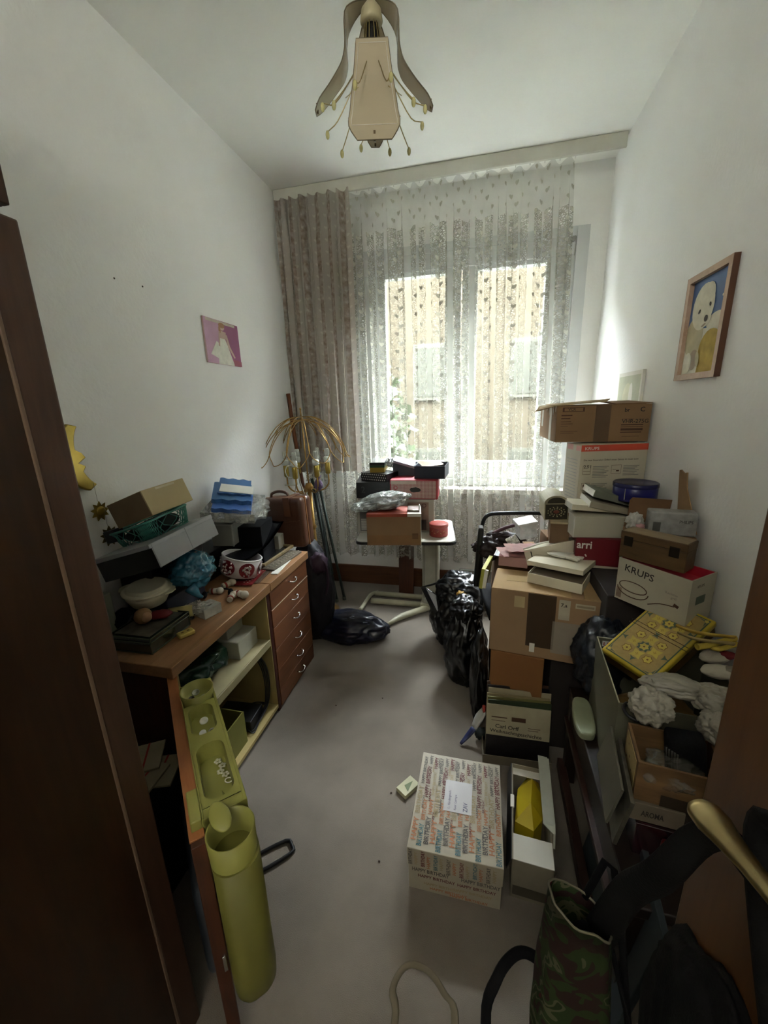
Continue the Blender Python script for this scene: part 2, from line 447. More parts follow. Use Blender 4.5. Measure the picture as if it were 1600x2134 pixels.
def closed(dm, par, mt, name='body', bev=0.002):
    mb = MB(); mb.box((0, 0, dm[2]/2), dm, None, min(bev, min(dm) * 0.2))
    return mb.done(name, mt, par)
def tray(dm, par, mt, name='body', th=0.004, bottom_z=0.0):
    w, d, h = dm; mb = MB()
    mb.bx(-w/2, w/2, -d/2, d/2, 0, th)
    mb.bx(-w/2, w/2, -d/2, -d/2 + th, th, h); mb.bx(-w/2, w/2, d/2 - th, d/2, th, h)
    mb.bx(-w/2, -w/2 + th, -d/2 + th, d/2 - th, th, h); mb.bx(w/2 - th, w/2, -d/2 + th, d/2 - th, th, h)
    return mb.done(name, mt, par)
def lid(dm, par, mt, lh, over=0.002, name='lid', gap=0.0):
    w, d, h = dm; mb = MB()
    mb.box((0, 0, h - lh/2 + 0.001 + gap), (w + 2*over, d + 2*over, lh), None, 0.0015)
    return mb.done(name, mt, par)
def root(key, name, label, cat, group=None):
    F = FIT[key]
    return thing(name, label, cat, F[:3], F[3:6], group), F[6:9]

# ------------------------------------------------------------ palette
wall_m = M('wall_plaster', 'ebebe8', 0.85, var=0.02, scale=2, bump=0.35, bscale=55, spec=0.2)
ceil_m = M('ceiling_paint', 'eeeee8', 0.9, var=0.02, scale=2, bump=0.12, bscale=80, spec=0.2)
carpet = M('grey_brown_carpet', '7b7267', 0.95, var=0.09, scale=5, bump=0.6, bscale=420, spec=0.1, sheen=0.2)
desk_m = wood('desk_wood', '9c7350', '83603f', 0.42, (10, 1, 10))
desk_side = wood('desk_side_wood', '4f2a1a', '3c1f13', 0.5, (10, 10, 1.2))
drawer_m = wood('drawer_wood', '74482c', '633b24', 0.42, (10, 1, 10))
ply = M('pale_yellow_interior', '9c8a57', 0.7, var=0.06)
dark_wood = wood('dark_brown_wood', '3a2416', '2a190f', 0.5, (10, 10, 1))
door_wood = wood('door_wood', '5c3c1e', '4d3017', 0.45, (9, 9, 0.8))
white_pl = M('white_plastic', 'dcdcd6', 0.35, var=0.03)
white_paint = M('white_window_paint', 'c9cccc', 0.4, var=0.02)
cream = M('cream_plastic', 'cfc9ae', 0.4, var=0.03)
brass = M('brass', 'b58a36', 0.28, 1.0, var=0.1)
old_brass = M('satin_brass', 'b7a577', 0.3, 1.0, var=0.08)
gold = M('gold_paint', 'a08a40', 0.28, 0.75, var=0.15)
chrome = M('chrome', 'c8c8c4', 0.15, 1.0, var=0.02)
black_pl = M('black_plastic', '141414', 0.4, var=0.1)
black_cloth = M('black_cloth', '0e0e10', 0.9, var=0.2, bump=0.3, bscale=200, spec=0.15)
black_metal = M('black_metal_tube', '17181a', 0.35, 0.4)
card = M('brown_cardboard', '7f654a', 0.85, var=0.07, scale=4, bump=0.1, bscale=90, spec=0.15)
card2 = M('light_cardboard', '92775a', 0.85, var=0.07, scale=4, bump=0.1, bscale=90, spec=0.15)
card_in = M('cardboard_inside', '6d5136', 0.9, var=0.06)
tape = M('brown_tape', '5a4632', 0.35, var=0.08)
tape2 = M('clear_tape', 'a89470', 0.25, var=0.05)
paper = M('white_paper', 'd8d6cc', 0.8, var=0.03)
off_white = M('off_white_card', 'c4bda6', 0.75, var=0.05, scale=5)
white_card = M('white_card', 'cbc8be', 0.7, var=0.04, scale=5)
grey_card = M('grey_card', '8d8d86', 0.7, var=0.05)
ink = M('dark_print', '2a2522', 0.8, var=0.05)
brown_ink = M('brown_print', '4a3020', 0.8, var=0.05)
red_ink = M('red_print', '8e2a20', 0.7, var=0.06)
grey_ink = M('grey_print', '77766f', 0.8, var=0.05)
white_ink = M('white_print', 'cfcdc6', 0.7, var=0.03)
orange_red = M('orange_red_print', 'b8452e', 0.6, var=0.04)
dark_red = M('dark_red_card', '660f19', 0.5, var=0.08)
pink_card = M('pink_card', 'a9827c', 0.7, var=0.08)
pink_paper = M('pink_paper', 'c9a59f', 0.8, var=0.06)
navy = M('navy_card', '1d2230', 0.5, var=0.08)
slate = M('slate_card', '3c464f', 0.55, var=0.06)
blue_pl = M('blue_plastic', '3d6596', 0.4, var=0.08)
blue_pl2 = M('bright_blue_plastic', '3f66ab', 0.4, var=0.08)
yellow_pl = M('yellow_plastic', 'b9a41a', 0.45, var=0.05)
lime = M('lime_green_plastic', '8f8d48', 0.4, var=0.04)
lime_d = M('lime_green_plastic_lower', '6a672e', 0.45, var=0.05)  # darker lime paints shade into the caddy bins; plain olive on box and star
glass_m = None

# ------------------------------------------------------------ room shell
XL, XR, YB, YF, ZC = -1.48, 0.80, 3.33, -0.75, 3.1
HY = -2.6
WX0, WX1, WZ0, WZ1 = -0.98, 0.66, 0.95, 2.70
mb = MB(); mb.bx(XL-.2, XR+.2, HY-.2, YB+.25, -0.12, 0); struct(mb, 'floor', carpet, 'grey brown carpet covering the floor of the narrow room')
mb = MB(); mb.bx(XL-.2, XR+.2, HY-.2, YB+.25, ZC, ZC+.12); struct(mb, 'ceiling', ceil_m, 'plain off-white ceiling of the narrow room')
mb = MB(); mb.bx(XL-.2, XL, HY-.2, YB+.25, 0, ZC); struct(mb, 'wall_left', wall_m, 'off-white textured wall behind the desk')
mb = MB(); mb.bx(XR, XR+.2, HY-.2, YB+.25, 0, ZC); struct(mb, 'wall_right', wall_m, 'off-white textured wall behind the stacked boxes')
mb = MB()
mb.bx(XL, WX0, YB, YB+.25, 0, ZC); mb.bx(WX1, XR, YB, YB+.25, 0, ZC)
mb.bx(WX0, WX1, YB, YB+.25, 0, WZ0); mb.bx(WX0, WX1, YB, YB+.25, WZ1, ZC)
struct(mb, 'wall_back', wall_m, 'off-white wall around the window')
mb = MB(); mb.bx(XL-.2, XR+.2, HY-.2, HY, 0, ZC); struct(mb, 'wall_front', M('hall_wall', 'dcd8ca', 0.9, var=.02), 'far wall of the hall behind the viewer')

hl = thing('added_fill_uplight', 'added unseen fill light, a white bowl uplight in the hall behind the viewer', 'lamp', (-.35, -1.5, ZC))
mb = MB(); mb.cyl((0, 0, -.02), (0, 0, 0), .06); mb.cyl((0, 0, -.18), (0, 0, -.02), .008); mb.done('stem', white_pl, hl)
mb = MB(); mb.lathe([(0, -.42), (.08, -.415), (.14, -.38), (.17, -.335), (.165, -.335), (.135, -.375), (.08, -.408), (0, -.412)], seg=32); mb.cyl((0, 0, -.40), (0, 0, -.18), .004); mb.done('shade', white_pl, hl)  # opaque bowl of the added light, shaped to keep it off low surfaces

# window: frame, two casements, glass, handles, roller shutter box
wf = thing('window_1', 'white double casement window behind the lace curtain', 'window', (-.16, YB, WZ0)); wf['kind'] = 'structure'
def wbx(mb, x0, x1, z0, z1, y0, y1, bev=0.003): mb.bx(x0+.16, x1+.16, y0-YB, y1-YB, z0-WZ0, z1-WZ0, bev)
mb = MB()
wbx(mb, WX0-.02, WX0+.06, WZ0, WZ1+.03, YB-.035, YB+.06); wbx(mb, WX1-.06, WX1+.02, WZ0, WZ1+.03, YB-.035, YB+.06)
wbx(mb, WX0+.06, WX1-.06, WZ1-.03, WZ1+.03, YB-.035, YB+.06); wbx(mb, WX0+.06, WX1-.06, WZ0, WZ0+.06, YB-.035, YB+.06)
mb.done('outer_frame', white_paint, wf)
mb = MB(); wbx(mb, WX0+.06, WX1-.06, 2.56, WZ1-.03, YB-.03, YB+.07); mb.done('shutter_box', white_paint, wf)
for x0, x1 in ((WX0+.06, -.165), (-.155, WX1-.06)):
    mb = MB(); z0, z1 = WZ0+.06, 2.56; a = .10
    px0 = -.74 if x0 < -.5 else -.045; px1 = -.28 if x0 < -.5 else .42
    wbx(mb, x0, px0, z0, z1, YB-.02, YB+.05); wbx(mb, px1, x1, z0, z1, YB-.02, YB+.05)
    wbx(mb, px0, px1, z1-.03, z1, YB-.02, YB+.05); wbx(mb, px0, px1, z0, 1.145, YB-.02, YB+.05)
    cs = mb.done('casement', white_paint, wf)
    gm, t, out = nt_of('window_glass') if 'window_glass' not in MATS else (MATS['window_glass'], None, None)
    if t is not None:
        tr = t.nodes.new('ShaderNodeBsdfTransparent'); gl = t.nodes.new('ShaderNodeBsdfGlossy'); gl.inputs['Roughness'].default_value = 0.02
        tr.inputs[0].default_value = (0.95, 0.98, 0.96, 1)
        mx = t.nodes.new('ShaderNodeMixShader'); mx.inputs[0].default_value = 0.05
        t.links.new(tr.outputs[0], mx.inputs[1]); t.links.new(gl.outputs[0], mx.inputs[2]); t.links.new(mx.outputs[0], out.inputs[0]); MATS['window_glass'] = gm
    mb = MB(); wbx(mb, px0, px1, 1.145, z1-.03, YB+.012, YB+.018, 0); mb.done('pane', gm, cs)
mb = MB(); mb.cyl((.01, -.03, .85), (.01, -.055, .85), .011); mb.tube([(.01, -.055, .855), (.01, -.06, .80), (.01, -.058, .73)], .009); mb.done('window_handle', white_pl, wf)
mb = MB(); mb.cyl((.735+.0, -.036, 1.70), (.735, -.055, 1.70), .016); mb.cyl((.70, -.036, 1.69), (.70, -.05, 1.69), .006); mb.tube([(.735, -.05, 1.70), (.752, -.05, 1.71), (.752, -.04, 1.6)], .003)
mb.done('crank_fitting', grey_card, wf)
mb = MB(); mb.bx(.70, .703, -.04, -.036, 1.10, 1.64); mb.bx(.715, .718, -.04, -.036, 1.10, 1.64); mb.done('gap_seal', M('dark_seal', '4c4f4b', .7), wf)
mb = MB(); mb.bx(WX0-.04, WX1+.05, YB-.19, YB+.0, WZ0-.04, WZ0, 0.004); struct(mb, 'trim_1', M('speckled_sill', 'a5a29b', .35, var=.25, scale=90), 'window sill board behind the lace curtain')
# cornice board of the curtain track
mb = MB(); mb.bx(XL+.005, XR-.012, 3.055, 3.075, 3.022, ZC-.001, .003); mb.bx(XL+.005, XR-.012, 3.075, 3.19, 3.075, ZC-.001, .002)
struct(mb, 'trim_2', M('cornice_grey', 'c3c2b6', .6, var=.03), 'off-white curtain cornice board along the ceiling')
mb = MB(); mb.bx(XL, XR, YB-.018, YB, 0, .175, .003); struct(mb, 'baseboard_back', wood('baseboard_wood', '5a3820', '472a15', .5, (1, 10, 10)), 'wide brown wooden skirting board under the window')
mb = MB(); mb.bx(XR-.015, XR, 2.2, YB-.018, 0, .10, .003); struct(mb, 'baseboard_right', MATS['baseboard_wood'], 'brown skirting board of the right wall')

# ------------------------------------------------------------ curtains
def folds(seed, n, a0, a1):
    rnd = random.Random(seed); ph = [rnd.uniform(-.6, .6) for _ in range(n+2)]; am = [rnd.uniform(.65, 1.25) for _ in range(n+2)]
    def f(u, v):
        k = u * n; i = int(k); t = k - i
        p = ph[i] * (1-t) + ph[i+1] * t; a = am[i] * (1-t) + am[i+1] * t
        return (a0 * (1-v) + a1 * v) * a * sin(2*pi*(k + p * .4))
    return f
def curtain(name, label, mt, x0, x1, y, z0, z1, n, a0, a1, seed, fullness, group, xb0=None, xb1=None, nu=420, hemwave=.008, sx=.017):
    f = folds(seed, n, a0, a1)
    xb0 = x0 if xb0 is None else xb0; xb1 = x1 if xb1 is None else xb1
    def fn(u, v):                       # v=0 bottom, 1 top
        xa = xb0 + (xb1 - xb0) * u; xt = x0 + (x1 - x0) * u
        x = xa * (1-v) + xt * v + sx * sin(4 * pi * u * n + 1.3 * sin(u * 7)) * (.35 + .65 * (.5 + .5 * sin(u * n * 1.7))) * min(1, (1.02 - v) * 6)
        pin = 0.0
        yy = y + f(u, v) + .012 * noise.noise(Vector((u*9, v*3, seed)))
        z = z0 + (z1 - z0) * v + (hemwave * sin(u * n * 2 * pi + 1) * (1-v) if v < .04 else 0)
        if v > .97: z -= .004 + .004 * cos(u * n * 2 * pi)
        return Vector((x, yy, z))
    mb = MB(); mb.sheet(fn, nu, 40, 0, lambda u, v: (u * abs(x1 - x0) * fullness, z0 + (z1 - z0) * v)); mb.uv = 1
    root_o = single(mb, name, mt, label, 'curtain', ((x0+x1)/2, y, z1), group)
    return root_o
white_lace = lace('white_lace', .22, .95, 'b3b1a6', .06)
tan_lace = lace('rosy_beige_lace', .80, .97, 'b5aca2', .40, hs=.010, cu=.09, cv=.075, brown='806a5c')
lc = curtain('lace_curtain', 'long white lace curtain with rows of little hearts across the window', white_lace, -1.40, .52, 3.115, .36, 3.03, 20, .040, .034, 3, 1.9, None, xb0=-1.42, xb1=.60, nu=640)
bc = curtain('lace_curtain', 'rosy beige sill-length lace curtain gathered at the left of the window', tan_lace, -1.452, -.90, 3.02, 1.10, 3.025, 8, .034, .030, 7, 2.4, None, xb0=-1.44, xb1=-.90, nu=240)
mb = MB()
for i in range(23):
    x = -1.40 + i * 1.92 / 22; mb.cyl((x, 3.115, 3.03), (x, 3.115, 3.074), .003, seg=6)
mb.done('curtain_hooks', white_pl, lc).matrix_parent_inverse = Matrix.Translation(-Vector(lc.location))

# ------------------------------------------------------------ outside
mb = MB(); mb.bx(-14, 14, YB+.3, 30, -1.7, -1.6); struct(mb, 'trim_3', M('outdoor_ground', '4a4b40', .95), 'ground outside the window')
mb = MB(); mb.bx(-12, XL-.2, YB+.02, YB+.25, -1.7, 9.5); mb.bx(XR+.2, 12, YB+.02, YB+.25, -1.7, 9.5); mb.bx(XL-.2, XR+.2, YB+.02, YB+.25, ZC+.12, 9.5); mb.bx(XL-.2, XR+.2, YB+.02, YB+.25, -1.7, -.12); mb.bx(-12.3, -12, YB+.02, 12.5, -1.7, 9.5); mb.bx(12, 12.3, YB+.02, 12.5, -1.7, 9.5); struct(mb, 'wall_outside', M('shade_wall_render', '6f6a5c', .9), 'added unseen outer walls of the house and yard that shade the house opposite')  # unseen height and yard walls added to shade the facade across the yard
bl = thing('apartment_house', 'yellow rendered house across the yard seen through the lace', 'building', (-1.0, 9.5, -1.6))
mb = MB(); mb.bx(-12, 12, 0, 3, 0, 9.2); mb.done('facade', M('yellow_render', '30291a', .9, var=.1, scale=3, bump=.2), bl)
for x, z in ((-.1, 3.3), (2.0, 3.3), (-2.3, 3.3), (4.2, 3.3), (-.1, 1.0), (2.0, 1.0), (-2.3, 1.0)):
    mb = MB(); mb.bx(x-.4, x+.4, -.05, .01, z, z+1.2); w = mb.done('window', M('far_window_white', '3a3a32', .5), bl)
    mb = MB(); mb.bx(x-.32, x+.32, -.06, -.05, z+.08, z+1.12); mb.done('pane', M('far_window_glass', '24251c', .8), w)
def bush(name, label, loc, rad, seed, n=900):
    rnd = random.Random(seed); mb = MB()
    for i in range(n):
        th = rnd.uniform(0, 2*pi); ph = math.acos(rnd.uniform(-1, 1)); r = rnd.uniform(.55, 1) 
        p = Vector((rad[0]*r*sin(ph)*cos(th), rad[1]*r*sin(ph)*sin(th), rad[2]*r*cos(ph) + rad[2]))
        a = Vector((rnd.uniform(-1, 1), rnd.uniform(-1, 1), rnd.uniform(-1, 1))).normalized(); b = a.orthogonal().normalized(); s = rnd.uniform(.06, .13)
        mb._add([p - a*s, p - b*s*.5, p + a*s, p + b*s*.5], [(0, 1, 2, 3)])
    r = thing(name, label, 'bush', loc)
    mb.done('foliage', M('leaves', '1f2d0c', .6, var=.3, scale=2), r)
    mb = MB(); mb.cyl((0, 0, 0), (0, 0, rad[2]), .06, .03); mb.done('trunk', M('bark', '3b2c1e', .9), r)
bush('garden_bush', 'green bush outside at the left casement', (-1.75, 6.6, -1.6), (.8, .7, 2.0), 5, 1500)
bush('garden_bush', 'light green bush outside at the right casement', (1.7, 8.2, -1.6), (.7, .5, 2.5), 9, 1500)

# ------------------------------------------------------------ pendant lamp
pnd = thing('pendant_lamp', 'flower shaped pendant lamp with smoked acrylic petals hanging from the ceiling', 'lamp', (-.354, 1.5, 2.70))
mb = MB(); mb.cyl((0, 0, .02), (0, 0, .395), .0025, seg=8); mb.done('cable', black_pl, pnd)
mb = MB(); mb.lathe([(0, .40), (.045, .398), (.05, .37), (.03, .35), (.0, .345)], seg=24); mb.done('ceiling_rose', M('rose_gold', 'a58f68', .4, .5), pnd)
mb = MB(); mb.lathe([(0, .062), (.018, .06), (.030, .045), (.034, .020), (.030, .012), (0, .012)], seg=24); mb.done('cap', M('cream_cap', 'bfb692', .4), pnd)
mb = MB(); mb.lathe([(0, .01), (.017, .01), (.02, -.01), (.02, -.07), (.017, -.08), (0, -.08)], seg=20); mb.done('socket', black_pl, pnd)
mb = MB(); mb.lathe([(0, -.145), (.018, -.14), (.024, -.12), (.02, -.10), (.012, -.08), (0, -.079)], seg=20); mb.done('bulb', M('frosted_bulb', 'd9d6c8', .3), pnd)
acryl = sheer('smoked_acrylic', 'c4b79c', .84, .2, 0, 1.5)
edge_m = M('acrylic_edge', '6d614c', .3)
def petal(az, front=False):
    prof = [(.012, .065, .010), (.050, .045, .030), (.076, .012, .046), (.078, -.05, .048), (.082, -.075, .044), (.092, -.10, .040), (.112, -.125, .036), (.135, -.15, .033), (.165, -.180, .030), (.182, -.20, .014)]
    if front: prof = [(.050, -.055, .047), (.052, -.10, .052), (.060, -.15, .058), (.080, -.20, .064), (.105, -.26, .070), (.130, -.31, .074), (.142, -.352, .050)]
    pr2 = []
    for i in range(len(prof)-1):
        p0, p1, p2, p3 = [Vector(prof[max(0, min(len(prof)-1, i+q))]) for q in (-1, 0, 1, 2)]
        for k in range(3):
            q = k/3; pr2.append(tuple(0.5 * ((2*p1) + (p2-p0)*q + (2*p0-5*p1+4*p2-p3)*q*q + (3*p1-p0-3*p2+p3)*q**3)))
    prof = pr2 + [prof[-1]]
    c, s = cos(az), sin(az); tg = Vector((-s, c, 0)); th = .003
    mb = MB(); L1 = []; R1 = []
    for r, z, w in prof:
        p = Vector((c*r, s*r, z)); L1.append(p - tg*w); R1.append(p + tg*w)
    o = Vector((c, s, .3)).normalized() * th
    n = len(L1)
    vs = L1 + R1 + [p + o for p in L1] + [p + o for p in R1]; fs = []
    for i in range(n-1):
        fs += [(i, i+1, n+i+1, n+i), (2*n+i, 3*n+i, 3*n+i+1, 2*n+i+1), (i, 2*n+i, 2*n+i+1, i+1), (n+i, n+i+1, 3*n+i+1, 3*n+i)]
    fs += [(0, n, 3*n, 2*n), (n-1, 3*n-1, 4*n-1, 2*n-1)]
    mb._add(vs, fs); pt = mb.done('petal', acryl, pnd)
    mb = MB(); loop = L1 + R1[::-1]; mb.tube([p + o*.5 for p in loop], .0018, 6, True, 1); mb.done('petal_rim', edge_m, pt)
    mb = MB(); ins = [(r, z, w - .008) for r, z, w in prof]; lp = [Vector((c*r, s*r, z)) - tg*w + o*1.05 for r, z, w in ins[1:-3]] + [Vector((c*r, s*r, z)) + tg*w + o*1.05 for r, z, w in ins[1:-3]][::-1]; mb.tube(lp, .0013, 5, True, 1); mb.done('petal_bevel', M('acrylic_bevel', 'd8d2c2', .2), pt)
    mb = MB(); mb.box(Vector((c*(prof[-1][0]-.004), s*(prof[-1][0]-.004), prof[-1][1]+.012)), (.006, .006, .026), (0, 0, math.degrees(az))); mb.done('clip', M('clip_brown', '5d4a2a', .4), pt)
AZ0 = radians(-77)
for k in range(4): petal(AZ0 + k * pi/2, k == 0)
for k in range(12):
    az = AZ0 + (k // 3) * pi/2 + pi/4 + radians((-27, 0, 27)[k % 3]); L = (.185, .22, .20)[k % 3]; c, s = cos(az), sin(az)
    mb = MB(); mb.tube([(c*.012, s*.012, .05), (c*.022, s*.022, 0), (c*.034, s*.034, -.07), (c*.075, s*.075, -.135), (c*.125, s*.125, -.20), (c*.160, s*.160, -L-.02)], .0017, 6)
    st = mb.done('stem', old_brass, pnd)
    mb = MB(); mb.blob((c*.164, s*.164, -L-.030), (.0065, .0065, .013), 0, 0, 1, sub=2); mb.done('stem_tip', sheer('tip_acrylic', 'cfc88a', .85, .1), st)
for k in range(4):
    az = AZ0 + k * pi/2 + pi/4; mb = MB()
    a0, a1 = AZ0 + k*pi/2, AZ0 + (k+1)*pi/2
    p, q = Vector((cos(a0)*.085, sin(a0)*.085, -.19)) + Vector((-sin(a0), cos(a0), 0))*.044, Vector((cos(a1)*.085, sin(a1)*.085, -.19)) - Vector((-sin(a1), cos(a1), 0))*.044
    mb.cyl(p, q, .0012, seg=6); mb.done('brace_wire', old_brass, pnd)

# ------------------------------------------------------------ pictures and ornaments on the walls
def wallpic(name, label, side, y0, y1, z0, z1, th, mframe, fw, layers, fparts=True):
    """picture on a side wall; local u runs along the picture left->right as seen, v up"""
    W, H = abs(y1 - y0), z1 - z0
    if side == 'R': org = Vector((XR, max(y0, y1), z0)); U, N = Vector((0, -1, 0)), Vector((-1, 0, 0))
    else: org = Vector((XL, min(y0, y1), z0)); U, N = Vector((0, 1, 0)), Vector((1, 0, 0))
    V = Vector((0, 0, 1)); r = thing(name, label, 'picture', org + U*W/2)
    o = org - (org + U*W/2)
    P = lambda u, v, n=0: o + U*u*W + V*v*H + N*n
    if fw:
        mb = MB()
        fu, fv = fw/W, fw/H
        for a, b, c, d in ((0, 0, 1, fv), (0, 1-fv, 1, 1), (0, fv, fu, 1-fv), (1-fu, fv, 1, 1-fv)):
            mb.poly([P(a, b, .002), P(c, b, .002), P(c, d, .002), P(a, d, .002)], N*th)
        mb.done('frame', mframe, r)
    else:
        fu = fv = 0
        mb = MB(); mb.poly([P(0, 0, .002), P(1, 0, .002), P(1, 1, .002), P(0, 1, .002)], N*th); mb.done('panel', mframe, r)
    base = .004 if fw else th + .002
    mb = MB(); mats = []
    for i, (pts, mt) in enumerate(layers):
        if mt not in mats: mats.append(mt)
        mb.mat(mats.index(mt))
        mb.poly([P(fu + u*(1-2*fu), fv + v*(1-2*fv), base + i*.00025) for u, v in pts], N*.0002)
    mb.done('picture_print', mats, r)
    return r
def ell(cx, cy, rx, ry, n=22, rot=0):
    return [(cx + rx*cos(2*pi*k/n)*cos(rot) - ry*sin(2*pi*k/n)*sin(rot), cy + rx*cos(2*pi*k/n)*sin(rot) + ry*sin(2*pi*k/n)*cos(rot)) for k in range(n)]
sky_b = M('print_blue', '4c6a99', .5, var=.1, scale=5); fur = M('print_white_fur', 'd4cfbb', .7, var=.06, scale=40); furs = M('print_fur_beige', 'b5ab8a', .7, var=.1, scale=20)
strw = M('print_straw_yellow', 'b59a45', .7, var=.15, scale=25); dk = M('print_dark_brown', '3a332c', .6); pawm = M('print_paw', '9a8a76', .7, var=.1, scale=20)
wallpic('framed_picture', 'pale wood framed picture of a white bear cub under blue sky', 'R', 1.975, 1.675, 1.664, 2.043, .018,
        wood('pale_frame_wood', 'c0a48e', 'b0937c', .5, (8, 8, 8)), .022,
        [([(0, 0), (1, 0), (1, 1), (0, 1)], sky_b), (ell(.86, .74, .02, .012), fur), (ell(.80, .50, .26, .10), fur),
         ([(0, 0), (1, 0), (1, .40), (.6, .46), (0, .5)], fur), (ell(.22, .40, .26, .22), furs), (ell(.72, .22, .30, .22), strw), ([(.45, 0), (1, 0), (1, .30), (.5, .30)], strw),
         (ell(.38, .70, .30, .24), fur), (ell(.50, .80, .16, .13), fur), (ell(.44, .86, .14, .07), fur), (ell(.50, .58, .15, .10), fur),
         (ell(.30, .66, .035, .02, rot=.4), dk), (ell(.58, .70, .028, .02, rot=-.4), dk), (ell(.52, .565, .05, .035), dk), (ell(.48, .50, .06, .012, rot=.2), pawm),
         (ell(.33, .15, .13, .11), pawm), (ell(.16, .12, .12, .12), fur), (ell(.45, .15, .05, .09, rot=.4), furs)])
wallpic('wall_picture', 'small washed-out white canvas print near the window corner', 'R', 2.70, 2.342, 1.45, 1.739, .014, paper, 0,
        [([(.03, .03), (.95, .03), (.95, .93), (.03, .93)], M('print_pale_green', 'b9bda6', .7, var=.08, scale=8)), (ell(.45, .5, .2, .3), M('print_pale_yellow', 'cbcaae', .7)), (ell(.6, .55, .08, .25), paper),
         ([(.5, .03), (.95, .03), (.95, .12), (.4, .10)], M('print_pale_pink', 'b9a39a', .7))])
pk = M('print_magenta', '93597a', .6, var=.06); pk2 = M('print_pale_pink2', 'c29cb3', .6, var=.08); skin_p = M('print_skin', 'c3a99b', .7); dress = M('print_white_dress', 'dcdccf', .7, var=.08, scale=30); hairp = M('print_hair', 'a5805f', .7)
wallpic('wall_picture', 'small pink print of a woman in a white dress', 'L', 2.062, 2.388, 1.864, 2.10, .010, M('pink_edge', 'cfb0ae', .6), 0,
        [([(0, 0), (1, 0), (1, 1), (0, 1)], pk), ([(0, 0), (.38, 0), (.42, 1), (0, 1)], pk2), ([(.06, .93), (.9, .93), (.9, .99), (.06, .99)], M('print_pale_band', 'c3b9a8', .7)),
         ([(.30, .0), (.78, 0), (.62, .45), (.55, .62), (.40, .62), (.33, .40)], dress), ([(.1, .20), (.32, .12), (.40, .45), (.30, .52)], dress), ([(.40, .6), (.58, .6), (.60, .76), (.42, .78)], skin_p),
         (ell(.49, .86, .075, .075), skin_p), (ell(.49, .90, .09, .06), hairp), (ell(.42, .80, .03, .09), hairp), ([(.56, .72), (.62, .70), (.68, .45), (.82, .20), (.78, .18), (.62, .42)], skin_p),
         ([(.38, .74), (.42, .76), (.38, .40), (.34, .42)], skin_p), ([(.76, .0), (1, 0), (1, .12), (.74, .15)], M('print_rose_floor', '995a66', .6))])
for nm, (yy, zz), lb in (('nail_hole', (1.535, 2.141), 'tiny dark nail hole, left one of two on the bare wall'), ('nail_hole', (1.683, 2.147), 'tiny dark nail hole with chipped plaster, right one of two')):
    mb = MB(); mb.lathe([(0, 0), (.004, 0), (.003, .002), (0, .0025)], seg=10, M4=Matrix.Translation((XL, yy, zz)) @ Matrix.Rotation(pi/2, 4, 'Y'))
    single(mb, nm, M('hole_dark', '4b453b', .9), lb, 'hole', (XL, yy, zz))
fo = bpy.data.objects['framed_picture']
for y_ in (-.1525, .150):
    mb = MB(); mb.bx(-.020, -.001, y_, y_+.0025, 0, .379); mb.done('dark_side', M('frame_side_brown', '5a3a28', .5), fo)
# moon face and dangling suns
mo = thing('moon_ornament', 'gold crescent moon with a face hanging on the wall behind the tall cupboard', 'wall ornament', (XL+.02, 1.228, 1.45))
def crescent():
    pts = []
    R1 = .135; cx2, R2 = .070, .125
    # outer arc (left side), inner arc with a face profile; local plane is y,z ; opening towards +y
    out = [(-R1*cos(a)*.8, R1*sin(a)) for a in [radians(t) for t in range(-72, 73, 8)]]
    inn = [(.035 - .075*cos(a), R1*.93*sin(a)) for a in [radians(t) for t in range(64, -65, -8)]]
    k = len(inn)//2
    inn[k-1] = (inn[k-1][0] + .022, inn[k-1][1]); inn[k] = (inn[k][0] + .034, inn[k][1] - .004); inn[k+2] = (inn[k+2][0] + .020, inn[k+2][1])
    return out + inn
mb = MB(); mb.poly([(-.008, y, z) for y, z in crescent()], (.016, 0, 0))
b = mb.done('crescent', gold, mo); md = b.modifiers.new('bevel', 'BEVEL'); md.width = .005; md.segments = 2
mo.rotation_euler = (radians(8), 0, 0)
def sun(y, z, R, label, face_m):
    r = thing('sun_ornament', label, 'wall ornament', (XL+.03, y, z), group=None)
    pts = []
    for k in range(18):
        a = 2*pi*k/18 + .1; rr = R if k % 2 == 0 else R*.62
        pts.append((0, rr*cos(a), rr*sin(a)))
    mb = MB(); mb.poly(pts, (.004, 0, 0)); mb.done('rays', face_m, r)
    mb = MB(); mb.blob((.006, 0, 0), (.006, R*.5, R*.5), 0, .0, 1, sub=3); mb.done('sun_face', gold, r)
    mb = MB(); mb.cyl((0, 0, R), (0, .0, R + .075), .0006, seg=5); mb.done('thread', M('thread', '6a6a60', .6), r)
sun(1.226, 1.233, .040, 'upper gold sun dangling under the crescent moon', gold)
sun(1.245, 1.125, .042, 'lower tarnished gold sun dangling under the crescent moon', M('tarnished_gold', '6d5f2c', .5, .6))

